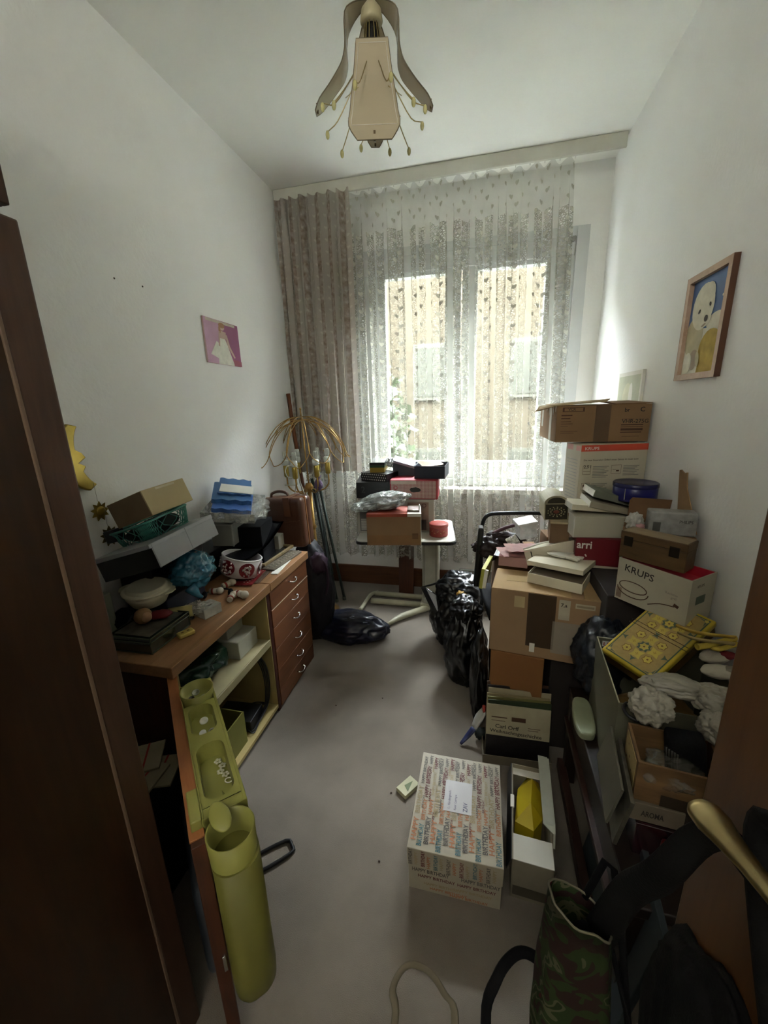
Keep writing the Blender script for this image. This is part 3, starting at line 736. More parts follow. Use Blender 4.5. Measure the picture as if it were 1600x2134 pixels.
# ------------------------------------------------------------ tall cupboard at the left and the cabinet above it
tc = thing('tall_cupboard', 'tall dark brown wooden cupboard filling the left edge beside the viewer', 'cupboard', (-1.08, .20, 0))
def lb(mb, x0, x1, y0, y1, z0, z1, b=.002): mb.bx(x0+1.08, x1+1.08, y0-.20, y1-.20, z0, z1, b)
mb = MB(); lb(mb, -1.47, -.72, -.40, .555, .0, 1.90); mb.done('carcass', dark_wood, tc)
mb = MB(); lb(mb, -.72, -.70, -.40, .50, .03, 1.885, .003); mb.done('door', wood('dark_brown_door', '35200f', '271709', .45, (10, 10, 1)), tc)
mb = MB(); lb(mb, -.72, -.698, .503, .562, .0, 1.893, .004); mb.done('corner_post', wood('post_wood', '4b3426', '3d291c', .5, (10, 10, 1)), tc)
mb = MB(); lb(mb, -.702, -.6965, .497, .503, .03, 1.885, .001); mb.done('edge_strip', M('edge_strip_brown', '6f5a49', .4), tc)
hc = thing('wall_cabinet', 'dark brown wall cabinet hanging above the tall cupboard, only its lower corner in view', 'cabinet', (-1.08, .25, 1.975))
mb = MB(); mb.bx(-.39, .215, -.6, .425, 0, .6, .003); mb.done('body', dark_wood, hc)
mb = MB(); mb.bx(.215, .232, -.6, .425, 0, .6, .003); mb.done('door', MATS['dark_brown_door'], hc)

# ------------------------------------------------------------ desk with drawers and cupboard
X0, X1, Y0, Y1, H = -1.475, -1.02, 1.0, 2.13, .75
dk_ = thing('desk', 'brown wooden desk with a drawer stack and an open cupboard along the left wall', 'desk', ((X0+X1)/2, (Y0+Y1)/2, 0))
ox, oy = -(X0+X1)/2, -(Y0+Y1)/2
def db(mb, x0, x1, y0, y1, z0, z1, b=.002): mb.bx(x0+ox, x1+ox, y0+oy, y1+oy, z0, z1, b)
mb = MB(); db(mb, X0, X1+.012, Y0-.015, 1.668, .706, H, .003); mb.done('desktop', desk_m, dk_)
mb = MB(); db(mb, X0, X1+.012, 1.672, Y1+.01, .706, H, .003); mb.done('desktop', desk_m, dk_)
mb = MB(); db(mb, X0, X1-.004, Y0, Y0+.02, 0, .706, .002); mb.done('side_panel', desk_side, dk_)
mb = MB(); db(mb, X0+.01, X1-.004, 1.020, 1.026, .03, .700, 0); db(mb, X0+.01, X1-.004, 1.640, 1.646, .03, .700, 0); db(mb, X0, X0+.008, 1.02, 1.646, .03, .700, 0)
db(mb, X0+.01, X1+.0, 1.026, 1.640, .03, .05, .002); mb.done('lining', ply, dk_)
mb = MB(); db(mb, X0+.01, X1-.012, 1.026, 1.640, .415, .445, .002); mb.done('shelf', M('cream_shelf', 'a59b76', .6, var=.08), dk_)
mb = MB(); db(mb, X1-.012, X1-.004, 1.026, 1.640, .411, .449, .002); mb.done('shelf_lip', M('cream_shelf_edge', '8d8460', .55), dk_)
mb = MB(); db(mb, X0, X1-.002, 1.646, 1.672, 0, .706, .002); mb.done('divider', M('dark_divider', '3a150b', .5), dk_)
mb = MB(); db(mb, X0, X1-.022, 1.672, Y1, .0, .706, .002); mb.done('drawer_carcass', desk_side, dk_)
zs = [.703, .594, .486, .360, .232, .118, .012]
for i in range(6):
    mb = MB(); db(mb, X1-.021, X1, 1.678, Y1-.003, zs[i+1]+.0012, zs[i]-.0012, .0015); dr = mb.done('drawer', drawer_m, dk_)
    zc = (zs[i] + zs[i+1]) / 2 + .015; mb = MB()
    c = Vector((X1+ox, 1.915+oy, zc))
    mb.cyl(c + Vector((0, -.032, 0)), c + Vector((.018, -.032, 0)), .0035, seg=8); mb.cyl(c + Vector((0, .032, 0)), c + Vector((.018, .032, 0)), .0035, seg=8)
    mb.tube([c + Vector((.018, -.034, 0)), c + Vector((.026, -.018, -.005)), c + Vector((.028, 0, -.007)), c + Vector((.026, .018, -.005)), c + Vector((.018, .034, 0))], .0032, 8)
    mb.done('handle', chrome, dr, )
mb = MB(); db(mb, X1-.002, X1+.002, 1.678, Y1-.003, zs[1]-.0045, zs[1]-.0005, .0005); mb.done('pale_edge', M('pale_wood_edge', 'b59a80', .45), dk_)
# the cupboard door swung open towards the viewer, with its own root frame as a part of the desk
hg = thing('cupboard_door', None, None, (X1+ox-.012, Y0+oy+.012, 0), (0, 0, -45.2)); hg.parent = dk_
mb = MB(); mb.bx(0, .675, -.020, .010, .025, .700, .002); mb.done('door_panel', desk_side, hg)
mb = MB(); mb.bx(0, .66, -.021, .0105, .699, .7035, .001); mb.done('top_edge', wood('edge_orange_wood', 'a5693f', '8b522d', .45, (1, 10, 10)), hg)
mb = MB(); mb.bx(.672, .679, -.002, .006, .30, .35, .001); mb.done('latch_plate', chrome, hg)

# green storage caddy hooked on the open door
HG = Vector((X1-.012, Y0+.012, 0))
gc = thing('sewing_caddy', 'lime green plastic sewing caddy with button trays hooked on the open desk door', 'storage caddy', HG, (0, 0, -45.2))
def trayhole(mb, s0, s1, n0, n1, z, zb, ns=10):
    # top plate ring around a rounded recess, its wall and floor
    pts = []
    rr = min((s1-s0), (n1-n0)) * .42
    for cx, cy, a0 in ((s1-rr, n1-rr, 0), (s0+rr, n1-rr, 90), (s0+rr, n0+rr, 180), (s1-rr, n0+rr, 270)):
        for k in range(ns+1):
            a = radians(a0 + 90*k/ns); pts.append((cx + rr*cos(a), cy + rr*sin(a)))
    n = len(pts); cx, cy = (s0+s1)/2, (n0+n1)/2
    top = [Vector((x, y, z)) for x, y in pts]; bot = [Vector((cx + (x-cx)*.90, cy + (y-cy)*.90, zb)) for x, y in pts]
    ext = .012
    def outer(x, y):
        dx, dy = x-cx, y-cy; hx, hy = (s1-s0)/2+ext, (n1-n0)/2+ext
        k = min(hx/abs(dx) if abs(dx) > 1e-6 else 9, hy/abs(dy) if abs(dy) > 1e-6 else 9)
        return Vector((cx + dx*k, cy + dy*k, z))
    out = [outer(x, y) for x, y in pts]
    mb._add(out + top + bot, [(i, (i+1) % n, n+(i+1) % n, n+i) for i in range(n)] + [(n+i, n+(i+1) % n, 2*n+(i+1) % n, 2*n+i) for i in range(n)] + [tuple(range(2*n, 3*n))], False)
mb = MB()
trayhole(mb, .245, .375, .022, .090, .722, .690); trayhole(mb, .415, .600, .022, .092, .722, .680)
mb.bx(.387, .403, .010, .104, .700, .722); mb.bx(.120, .233, .008, .104, .668, .700, .004); mb.bx(.612, .640, .008, .104, .700, .7215, .003)
mb.bx(.120, .640, .100, .108, .655, .7225, .002); mb.bx(.120, .640, .0105, .0135, .655, .728, .001)
mb.bx(.120, .124, .012, .104, .655, .7225, .001); mb.bx(.636, .640, .012, .104, .655, .7225, .001); mb.bx(.13, .63, .014, .10, .655, .660)
mb.done('tray', lime, gc)
mb = MB(); mb.bx(.55, .640, -.014, .010, .690, .728, .003); mb.done('hook', lime, gc)
mb = MB(); mb.lathe([(.046, .700), (.050, .745), (.046, .745), (.043, .712), (0, .712)], (.190, .058, 0), 32); mb.done('round_cup', lime, gc)
mb = MB(); mb.lathe([(.0, .575), (.036, .577), (.042, .60), (.048, .722), (.0515, .722), (.047, .585), (.030, .55), (0, .55)], (.690, .060, 0), 36, 1.0, 1.0); mb.done('large_cup', lime, gc)
mb = MB()
def rr_prof(z0, z1, s0, s1, n0, n1, mb, r=.042):
    rings = []
    for z, sh in ((z0, .032), (z0+.012, .014), (z0+.035, .003), (z0+.07, 0), (z1, 0)):
        ring = []
        a0_, a1_, b0_, b1_ = s0+sh, s1-sh, n0+sh*.8, n1-sh*.8; r_ = max(.006, r - sh)
        for cx, cy, a0 in ((a1_-r_, b1_-r_, 0), (a0_+r_, b1_-r_, 90), (a0_+r_, b0_+r_, 180), (a1_-r_, b0_+r_, 270)):
            for k in range(9):
                a = radians(a0 + 90*k/8); ring.append(mb.bm.verts.new((cx + r_*cos(a), cy + r_*sin(a), z)))
        rings.append(ring)
    for A, B in zip(rings[:-1], rings[1:]):
        n = len(A)
        for i in range(n):
            f = mb.bm.faces.new((A[i], A[(i+1) % n], B[(i+1) % n], B[i])); f.smooth = True
    mb.bm.faces.new(rings[0][::-1]); mb.bm.faces.new(rings[-1])
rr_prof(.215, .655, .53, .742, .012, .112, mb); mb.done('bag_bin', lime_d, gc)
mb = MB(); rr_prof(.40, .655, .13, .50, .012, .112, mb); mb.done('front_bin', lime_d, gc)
Tg = Matrix.Translation(HG) @ Matrix.Rotation(radians(-45.2), 4, 'Z')
def gpt(s, n, z): return Tg @ Vector((s, n, z))
# sachet / soap lid in the cup, buttons, clips, flowers, starfish
mb = MB(); mb.blob((0, 0, 0), (.036, .021, .0075), 0, 0, 1, sub=4); so = mb.done('cup_lid', lime, None); so.location = gpt(.662, .045, .734); so.rotation_euler = (radians(10), radians(14), radians(-30)); tag(so, 'oval lime green lid lying across the large cup of the caddy', 'lid')
def button(p, r, label, mt, tilt=(12, 8)):
    mb = MB(); mb.lathe([(.0, 0), (r*.8, 0), (r, .0012), (r, .003), (r*.82, .0036), (r*.7, .0022), (r*.28, .0022), (r*.2, .0012), (0, .0012)], seg=20)
    o = mb.done('button', mt, None); o.location = p; o.rotation_euler = (radians(tilt[0]), radians(tilt[1]), 0); tag(o, label, 'button', 'buttons in the green caddy'); return o
silverb = M('silver_button', 'a3a294', .3, .7)
button(gpt(.165, .055, .7135), .012, 'round grey metal button in the small cup, nearer the wall', silverb)
button(gpt(.205, .075, .7135), .012, 'ring-shaped metal button in the small cup, further out', silverb)
button(gpt(.188, .040, .7135), .009, 'small dark metal button at the inner rim of the small cup', M('dark_button', '5b594e', .35, .6))
button(gpt(.285, .060, .692), .0125, 'white button with a dark centre in the first tray of the caddy', white_pl)
button(gpt(.335, .050, .692), .010, 'plain small white button in the first tray of the caddy', white_pl)
mb = MB(); mb.tube([(.016*cos(a), .012*sin(a), .003 + .002*sin(3*a)) for a in [2*pi*k/14 for k in range(13)]], .0028, 8); o = mb.done('earring', M('clear_beads', 'b7b5a5', .15, .3), None); o.location = gpt(.352, .078, .693); tag(o, 'clear beaded hoop earring in the first tray', 'earring')
rnd = random.Random(4)
for k, (s_, n_) in enumerate(((.455, .070), (.475, .078), (.492, .070), (.508, .080))):
    mb = MB()
    for j in range(5):
        a = 2*pi*j/5; mb.blob((.006*cos(a), .006*sin(a), .003), (.0045, .0045, .002), k, .1, 1, sub=1)
    o = mb.done('flower_bead', M('ivory_bead', 'c9c5b0', .4), None); o.location = gpt(s_, n_, .6835); o.rotation_euler = (0, 0, k)
    tag(o, ('ivory flower bead furthest from the viewer in the second tray', 'ivory flower bead second in the row in the second tray', 'ivory flower bead third in the row in the second tray', 'ivory flower bead nearest the white ring in the second tray')[k], 'bead', 'ivory flower beads in the green caddy')
mb = MB(); mb.tube([(.009*cos(2*pi*k/12), .007*sin(2*pi*k/12), .002) for k in range(12)], .0016, 6, True); o = mb.done('ring', paper, None); o.location = gpt(.530, .083, .684); tag(o, 'thin white ring beside the flower beads in the caddy', 'ring')
mb = MB(); pts = []
for k in range(10):
    a = 2*pi*k/10; rr = .020 if k % 2 == 0 else .005; pts.append((rr*cos(a), rr*sin(a), 0))
mb.poly(pts, (0, 0, .003)); o = mb.done('starfish', lime_d, None); o.location = gpt(.570, .066, .6835); tag(o, 'small dull green star in the second tray of the caddy', 'star charm')

# things inside the desk cupboard
o = single(MB().blob((-1.21, 1.30, .515), (.12, .15, .075), 3, .28, 2.0, .4465), 'plastic_bag', M('green_plastic_bag', '0f2a1c', .25, var=.2, bump=.4, bscale=25), 'dark green crumpled plastic bag on the shelf inside the desk', 'bag', (-1.21, 1.30, .4465))
t = thing('white_container', 'stepped white plastic container on the desk shelf behind the green bag', 'container', (-1.16, 1.535, .446))
mb = MB(); mb.box((0, 0, .045), (.16, .16, .09), None, .004); mb.done('body', M('greyed_white', 'a8a695', .6), t); mb = MB(); mb.box((-.03, 0, .135), (.09, .13, .09), None, .004); mb.done('upper_block', MATS['greyed_white'], t)
o = single(MB().box((-1.085, 1.10, .4585), (.09, .11, .024), (0, 0, 20), .002), 'paper_pad', M('pad_paper', '8c8a78', .8), 'small pale paper pad at the near end of the desk shelf', 'pad', (-1.085, 1.10, .4465))
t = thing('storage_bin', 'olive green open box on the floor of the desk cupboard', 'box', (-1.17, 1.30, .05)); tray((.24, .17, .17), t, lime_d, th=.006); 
o = single(MB().box((-1.16, 1.49, .0825), (.20, .13, .063), (0, 0, 4), .004), 'dark_box', black_pl, 'black box beside the olive bin in the desk cupboard', 'box', (-1.16, 1.49, .051))
mb = MB()
for k in range(4):
    a = .012 * k
    mb.tube([(-1.17, 1.57+a*.6, .43), (-1.10+a, 1.60, .36), (-1.07+a*.8, 1.612, .24), (-1.065+a*.5, 1.59, .10), (-1.06+a*.4, 1.52-a, .062+a*.2), (-1.08+a, 1.46-a, .06), (-1.10, 1.44, .09)], .0032, 6, smooth_path=5)
for k in range(3):
    mb.tube([(-1.10+.04*cos(2*pi*j/10), 1.575+.035*sin(2*pi*j/10), .06+.012*k + .008*sin(j+k)) for j in range(10)], .0032, 6, True)
single(mb, 'cable_bundle', black_pl, 'bundle of black cables hanging in the desk cupboard', 'cable', (-1.10, 1.57, .05))

# ------------------------------------------------------------ things on the desk
def supp(x0, x1, y0, y1, z0, z1, name, label, cat, mt, rz=0):
    mb = MB(); mb.box(((x0+x1)/2, (y0+y1)/2, (z0+z1)/2), (x1-x0, y1-y0, z1-z0), (0, 0, rz), .004)
    return single(mb, name, mt, label, cat, ((x0+x1)/2, (y0+y1)/2, z0))
T0 = .7505
r, dm = root('glassbox', 'display_case', 'flat glass display case with dark green metal edges at the near end of the desk', 'case')
green_dk = M('dark_green_metal', '1c2a1e', .3, .3); cs = M('case_glass', '222a22', .08, spec=.9)
mb = MB(); mb.box((0, 0, dm[2]/2 - .001), (dm[0]-.006, dm[1]-.006, dm[2]-.006), None, .001); mb.done('body', cs, r)
mb = MB(); w, d, h = dm; e = .004
for z in (e/2, h*.72, h-e/2):
    for y in (-d/2+e/2, d/2-e/2): mb.box((0, y, z), (w, e, e), None, .0006)
    for x in (-w/2+e/2, w/2-e/2): mb.box((x, 0, z), (e, d, e), None, .0006)
for x in (-w/2+e/2, w/2-e/2):
    for y in (-d/2+e/2, d/2-e/2): mb.box((x, y, h/2), (e, e, h), None, .0006)
mb.done('metal_edges', M('greenish_metal', '6a7562', .25, .8), r)
mb = MB(); mb.box((0, 0, h+.0006), (w-.03, d-.03, .001)); mb.done('label_paper', M('case_paper', '4f4a40', .5, var=.5, scale=18), r)
ztop = T0 + .0635
# extend: shelf under the pile beside the case
sq = supp(-1.455, -1.25, 1.262, 1.50, T0, .843, 'photo_album', 'dark photo album under the bowl on the desk', 'album', navy, 0)
sq2 = supp(-1.47, -1.37, 1.03, 1.13, T0, .935, 'picture_book', 'pale green picture book stack against the wall at the near end', 'books', M('pale_green_cover', '8d907c', .6, var=.1), 3)
b = supp(-1.465, -1.33, 1.62, 1.90, T0, .90, 'dark_carton', 'black carton under the grey device on the desk', 'box', black_pl, 0)
b = supp(-1.47, -1.31, 1.265, 1.60, .845, .985, 'dark_carton', 'black carton under the tilted grey storage box', 'box', black_pl, 1)
# casserole with lid
t = thing('lidded_bowl', 'cream plastic serving bowl with round lid and two ear handles', 'bowl', (-1.30, 1.262, .815), (3, 2, 8))
P_ = at(305, 1262, 2, .80); 
t.location = (-1.292, 1.222, .846); t.scale = (1.12, 1.12, 1.12)
mb = MB(); mb.lathe([(0, 0), (.040, .001), (.056, .010), (.072, .040), (.078, .062), (.074, .062), (.05, .014), (0, .006)], seg=44); mb.done('bowl', cream, t)
mb = MB(); mb.lathe([(.081, .060), (.082, .065), (.071, .067), (.068, .069), (.065, .077), (.060, .079), (.056, .0775), (0, .0775)], seg=44); mb.done('lid', cream, t)
for sg in (-1, 1):
    mb = MB(); mb.poly([(sg*(.070), -.034, .058), (sg*.088, -.030, .058), (sg*.097, -.016, .058), (sg*.101, -.012, .058), (sg*.101, .012, .058), (sg*.097, .016, .058), (sg*.088, .030, .058), (sg*.070, .034, .058)], (0, 0, .004)); mb.done('handle', cream, t)
# carved head figure, sleeve
t = thing('santa_figure', 'small carved wooden figure with a hood and red body lying on the display case', 'figurine', (-1.245, 1.135, ztop+.001), (0, 0, 30)); t.scale = (1.3, 1.3, 1.3)
mb = MB(); mb.blob((0, 0, .022), (.024, .022, .024), 2, .08, 2, floor=0, sub=3); mb.done('hood', M('figure_wood', '97764f', .6), t)
mb = MB(); mb.blob((.010, -.010, .022), (.016, .014, .016), 4, .08, 2, sub=3); mb.done('face', M('figure_face', 'b58d6a', .6), t)
mb = MB(); mb.blob((.042, .006, .015), (.034, .016, .014), 5, .2, 2, floor=0, sub=3); mb.done('red_body', M('figure_red', '6d1418', .6), t)
t = thing('candle_roll', 'yellowish wrapped roll with clear film beside the carved figure', 'roll', (-1.255, 1.262, .80), (0, 0, 25)); t.location = (-1.19, 1.262, T0+.012)
mb = MB(); mb.cyl((-.045, 0, .030), (.045, .012, .030), .026, .024, 24); mb.done('roll', M('egg_yellow', 'a59862', .5, var=.15, scale=20), t)
mb = MB(); mb.blob((.060, .030, .032), (.050, .030, .024), 8, .35, 2.6, floor=-.010, sub=5); mb.done('clear_wrap', sheer('clear_film', 'd2d2ca', .50, .12, .6, 24), t)
r, dm = root('clearbox', 'plastic_box', 'milky plastic box near the desk edge', 'box'); r.rotation_euler = (0, 0, radians(-18)); r.location.z = T0
r.location = (-1.125, 1.345, T0); mb = MB(); mb.box((0, 0, .022), (.075, .085, .044), None, .003); mb.done('body', sheer('milky_plastic', 'b9b9b2', .85, .3), r)
p = at(388, 1324, 2, T0)
t = thing('soap_bar', 'pale yellow wrapped soap bar lying on the front edge of the desk', 'soap', (p.x, p.y, T0), (0, 0, 62)); mb = MB(); mb.box((0, 0, .009), (.060, .036, .018), None, .006, 3); mb.done('bar', M('pale_yellow_soap', 'c3ad5c', .4, var=.1), t)
mb = MB()
for x in (-.012, .010): mb.box((x, 0, .0182), (.009, .008, .001))
mb.done('printed_mark', M('soap_brown', '6f5426', .6), t)
# little porcelain boots and pieces
for k, (px, py, s, a, lbx) in enumerate(((437, 1232, 1.3, 10, 'lying nearest the milky box'), (463, 1222, 1.4, 60, 'lying beside the red cloth'), (492, 1236, 1.5, -20, 'standing nearest the desk edge'), (478, 1250, 1.3, 100, 'with a red band in front of the others'))):
    p = at(px, py, 2, .765)
    t = thing('porcelain_piece', 'small white porcelain boot ' + lbx, 'ornament', (p.x, p.y, T0), (0, 0, a), 'white porcelain boots on the desk')
    mb = MB(); mb.cyl((0, 0, .010*s), (.034*s, .004, .012*s), .010*s, .011*s, 14); mb.blob((.038*s, .002, .013*s), (.014*s, .014*s, .013*s), k, .1, 2, floor=0, sub=2); mb.done('boot', M('porcelain', 'c8c0ae', .3), t)
    mb = MB(); mb.cyl((.008*s, .001, .010*s), (.015*s, .002, .0105*s), .0112*s, .0113*s, 14); mb.done('trim_band', red_ink, t)
# blue bag
p = at(392, 1185, 2, .87)
t = thing('plastic_bag', 'shiny turquoise plastic bag squeezed under the grey storage box', 'bag', (-1.205, 1.385, .852))
mb = MB(); mb.blob((0, .0, .085), (.085, .105, .075), 12, .22, 2.0, sub=5, fine=.03, M4=Matrix.Rotation(radians(10), 4, 'Z')); mb.done('film', M('turquoise_film', '2f6f88', .18, var=.2, scale=12, bump=.9, bscale=45, spec=.8), t)
mb = MB(); mb.tube([(.03, -.06, .03), (.060, -.06, -.005), (.080, -.055, -.015)], [.030, .012, .005], 8); mb.done('knot', MATS['turquoise_film'], t)
# red and white mug tin
p = at(487, 1165, 2, .82)
t = thing('round_tin', 'tilted round tin with white medallions and red winter scenes', 'tin', (-1.205, 1.712, .775), (-10, 12, 0)); t.scale = (1.2, 1.2, 1.15)
tin_w = M('tin_white', 'beb7b6', .35, var=.04); redsc = M('tin_red', '7a2128', .4, var=.3, scale=18)
mb = MB(); mb.lathe([(0, 0), (.072, 0), (.078, .004), (.083, .086), (.080, .086), (.075, .012), (0, .008)], seg=48); mb.done('body', tin_w, t)
mb = MB(); mb.lathe([(.0835, .083), (.0855, .086), (.082, .089), (.079, .086)], seg=48); mb.done('rim', white_pl, t)
for a0 in range(0, 360, 60):
    mb = MB(); pts = []; n = 20; R_ = .0815
    c = MB()
    ring = []
    for k in range(n):
        a = 2*pi*k/n; th = radians(a0 + 20) + .42*cos(a); z = .043 + .034*sin(a); rr = .079 + .0045*(z/.086) + .0008
        ring.append(Vector((rr*cos(th), rr*sin(th), z)))
    th = radians(a0+20); cen = Vector((.0835*cos(th), .0835*sin(th), .043))
    mb._add([cen] + ring, [(0, 1 + i, 1 + (i+1) % n) for i in range(n)], True); md_ = mb.done('medallion', redsc, t)
    mb = MB()
    for k in range(24):
        rnd_ = random.Random(a0*10+k); th2 = th + rnd_.uniform(-.30, .30); z = .017 + rnd_.uniform(0, .05); rr = .0846
        mb.blob((rr*cos(th2), rr*sin(th2), z), (.004, .004, .0055), k, .2, 2, sub=1)
    mb.done('figures', M('tin_figures', 'b9b0ac', .5, var=.2, scale=60), md_)
mb = MB(); mb.blob((.0, .0, .045), (.066, .066, .020), 3, .3, 3, sub=4); mb.done('contents', M('dark_contents', '1b1719', .4, var=.3, scale=30), t)
# red star fabric
def cloth(name, label, cat, mt, cx, cy, z, w, d, rz, amp, seed, nu=28, nv=20, th=.002, parent=None, group=None):
    R = Matrix.Rotation(radians(rz), 3, 'Z')
    def fn(u, v):
        q = R @ Vector(((u-.5)*w, (v-.5)*d, 0))
        return Vector((cx, cy, z)) + q + Vector((0, 0, amp * (1 + noise.noise(Vector((u*4, v*3, seed))) + .5*noise.noise(Vector((u*9, v*8, seed))))))
    mb = MB(); mb.sheet(fn, nu, nv, th)
    if parent is not None: return mb.done(name, mt, parent)
    return single(mb, name, mt, label, cat, (cx, cy, z), group)
cloth('star_cloth', 'red cloth with white dots and a scalloped edge poking out under the tin', 'cloth', M('red_cloth', '8a1c1e', .8, var=.1), -1.145, 1.715, T0+.003, .10, .20, 8, .004, 3)
mb = MB()
for k in range(9):
    for j in range(2):
        mb.blob((-1.145 + .02*j + .012, 1.64 + .019*k, T0+.0125), (.0035, .0035, .0012), 0, 0, 1, sub=1)
o = single(mb, 'dots', M('cloth_dots', 'c9bcae', .8), None, None, (-1.145, 1.715, T0+.006)); o.parent = bpy.data.objects['star_cloth']; o.location = Vector(o.location) - Vector(bpy.data.objects['star_cloth'].location)
cloth('leaf_ribbon', 'brown leaf-edged ribbon lying in front of the red cloth', 'ribbon', M('ribbon_brown', '6d5a48', .8), -1.085, 1.735, T0+.002, .03, .15, 5, .002, 5)
# storage boxes
r, dm = root('binder', 'storage_box', 'tilted grey storage box with a black front side on top of the desk pile', 'box')
gbox = M('silver_grey_card', '8d8f92', .4, var=.05); w, d, h = dm
mb = MB(); mb.mat(0).box((0, 0, h/2), dm, None, .003)
b_ = mb.done('body', [gbox, black_pl], r)
for f in b_.data.polygons:
    if f.normal.y < -.5: f.material_index = 1
mb = MB(); mb.box((0, -.006, h-.006), (w+.006, d+.010, .016), None, .002); mb.done('lid', gbox, r)
bars(r, (w+.006, d+.006, h), 'right', [(.005, 0, .012, 1), (.49, 0, .50, 1)], M('box_seam', '6d6f73', .5), 'edge_trim')
mb = MB(); mb.tube([(-w/2, -d/2-.004, h*.9), (w/2, -d/2-.004, h*.9)], .0018, 6, smooth_path=1); mb.done('front_edging', chrome, r)
# turquoise basket
t = thing('basket', 'turquoise plastic basket with a lattice wall on the grey storage box', 'basket', (-1.30, 1.335, 1.105), (4, -17, 0))
turq = M('turquoise_plastic', '3d8577', .4, var=.05)
bw, bd, bh = .19, .27, .075
def ringpt(u, z, k=1.0):
    hx, hy = bw/2*k, bd/2*k; a = 2*pi*u; e = .32
    cx, sy = cos(a), sin(a)
    return Vector((hx*math.copysign(abs(cx)**e, cx), hy*math.copysign(abs(sy)**e, sy), z))
mb = MB(); mb.tube([ringpt(k/48, bh, 1.0) for k in range(48)], .005, 8, True, 1); mb.done('rim', turq, t)
mb = MB(); mb.tube([ringpt(k/48, .004, .86) for k in range(48)], .003, 6, True, 1)
mb._add([ringpt(k/48, .004, .86) for k in range(48)], [tuple(range(48))]); mb.done('bottom', turq, t)
mb = MB()
for k in range(64):
    for s in (-1, 1):
        a, b2 = k/64, (k + s*1.6)/64; mb.tube([ringpt(a, bh, 1.0), ringpt((a+b2)/2, bh/2, .93), ringpt(b2, .004, .86)], .0016, 4, smooth_path=1)
mb.done('lattice_wall', turq, t)
mb = MB(); mb.blob((0, 0, .040), (.084, .125, .036), 44, .05, 2, sub=3); single(mb, 'basket_dark_fill', M('green_black_fill', '14201d', .9), 'added dark filling that makes the turquoise basket look dark inside', 'cloth', (0, 0, 0)); oc = bpy.data.objects['basket_dark_fill']; oc.location = t.location; oc.rotation_euler = t.rotation_euler  # filling added so the lattice shows dark instead of the wall behind
r, dm = root('beige', 'box_lid', 'plain beige cardboard box lying upturned on the turquoise basket', 'box')
w, d, h = dm; mb = MB(); mb.box((0, 0, h/2), dm, None, .002); mb.done('body', M('beige_card', 'b5a57d', .7, var=.04), r)
decal(r, 'tape', dm, 'front', (.02, .02, .98, .99), M('darker_beige_card', '7f6a50', .8, var=.05), label='darker brown side')
bars(r, dm, 'right', [(.30, .88, .75, .96)], M('shiny_tape', 'cfc6a6', .2), 'clear_tape')
o = single(MB().box((-1.40, 1.225, 1.135), (.05, .05, .05), (0, -15, 0), .004), 'black_case', black_pl, 'small black case behind the beige box by the wall', 'case', (-1.40, 1.225, 1.11))
# tray with blue cassettes
r, dm = root('bluefile', 'cooler_pack', 'stack of blue wavy plastic ice packs with a white label on top', 'ice packs')
w, d, h = dm
def wavy(z0, th, sx, sy, name, mt, off=(0, 0), rz=0):
    mb = MB()
    top = []; n = 24
    def side(sgn):
        return [(-sx/2 + sx*k/n, sgn*(sy/2 + .006*sin(k/n*2*pi*3))) for k in range(n+1)]
    pts = side(-1) + side(1)[::-1]
    R = Matrix.Rotation(radians(rz), 3, 'Z')
    mb.poly([R @ Vector((x + off[0], y + off[1], z0)) for x, y in pts], (0, 0, th)); return mb.done(name, mt, r)
wavy(0, .024, w*.98, d*.62, 'ice_pack', blue_pl2, (0, -.05)); wavy(.025, .024, w*1.0, d*.66, 'ice_pack', blue_pl, (-.01, .015), 3); wavy(.050, .012, w*.85, d*.6, 'ice_pack', blue_pl, (.0, .06), 2)
mb = MB(); mb.box((.01, .02, .064), (w*.86, d*.30, .003)); mb.done('label', paper, r)
t = thing('plastic_tray', 'clear plastic tray in a thin bag under the blue ice packs', 'tray', Vector(FIT['bluefile'][:3]) - Vector((0, 0, .062)), (6, 6, 20))
tray((.27, .33, .05), t, sheer('clear_tray', 'b6b8b0', .45, .15), th=.003)
mb = MB(); mb.blob((.05, -.03, .03), (.13, .14, .035), 21, .4, 2.6, sub=4); mb.done('thin_bag', sheer('thin_clear_bag', 'c4c4bc', .22, .15, .8, 25), t)
r, dm = root('greyapp', 'grey_device', 'grey boxy device with a pale rim under the plastic tray', 'device'); r.rotation_euler = (0, 0, radians(8)); r.location.z = .9015
w, d, h = .115, .18, .115
closed((w, d, h), r, M('grey_device', '77766f', .5)); mb = MB(); mb.box((0, 0, h+.003), (w+.006, d+.006, .006), None, .002); mb.box((w/2+.001, -d/2, h/2), (.006, .006, h)); mb.done('pale_rim', grey_card, r)
o = supp(-1.34, -1.165, 1.845, 2.06, T0, .985, 'black_box', 'black box between the grey device and the brown suitcase', 'box', black_cloth, 12)
t = thing('magazine', 'black bound folder sagging across the pile in front of the black box', 'folder', (-1.25, 1.83, .88), (0, 0, 0))
def mag(u, v):
    y = (u-.5)*.42; return Vector(((v-.5)*.16 + .03, y, .035*u + .05*(u**2) - .02*sin(pi*u) + .004*sin(6*v)))
mb = MB(); mb.sheet(mag, 20, 6, .010); mb.done('cover', M('folder_black', '1c1d20', .25, var=.1), t); t.location = (-1.235, 1.885, .868)
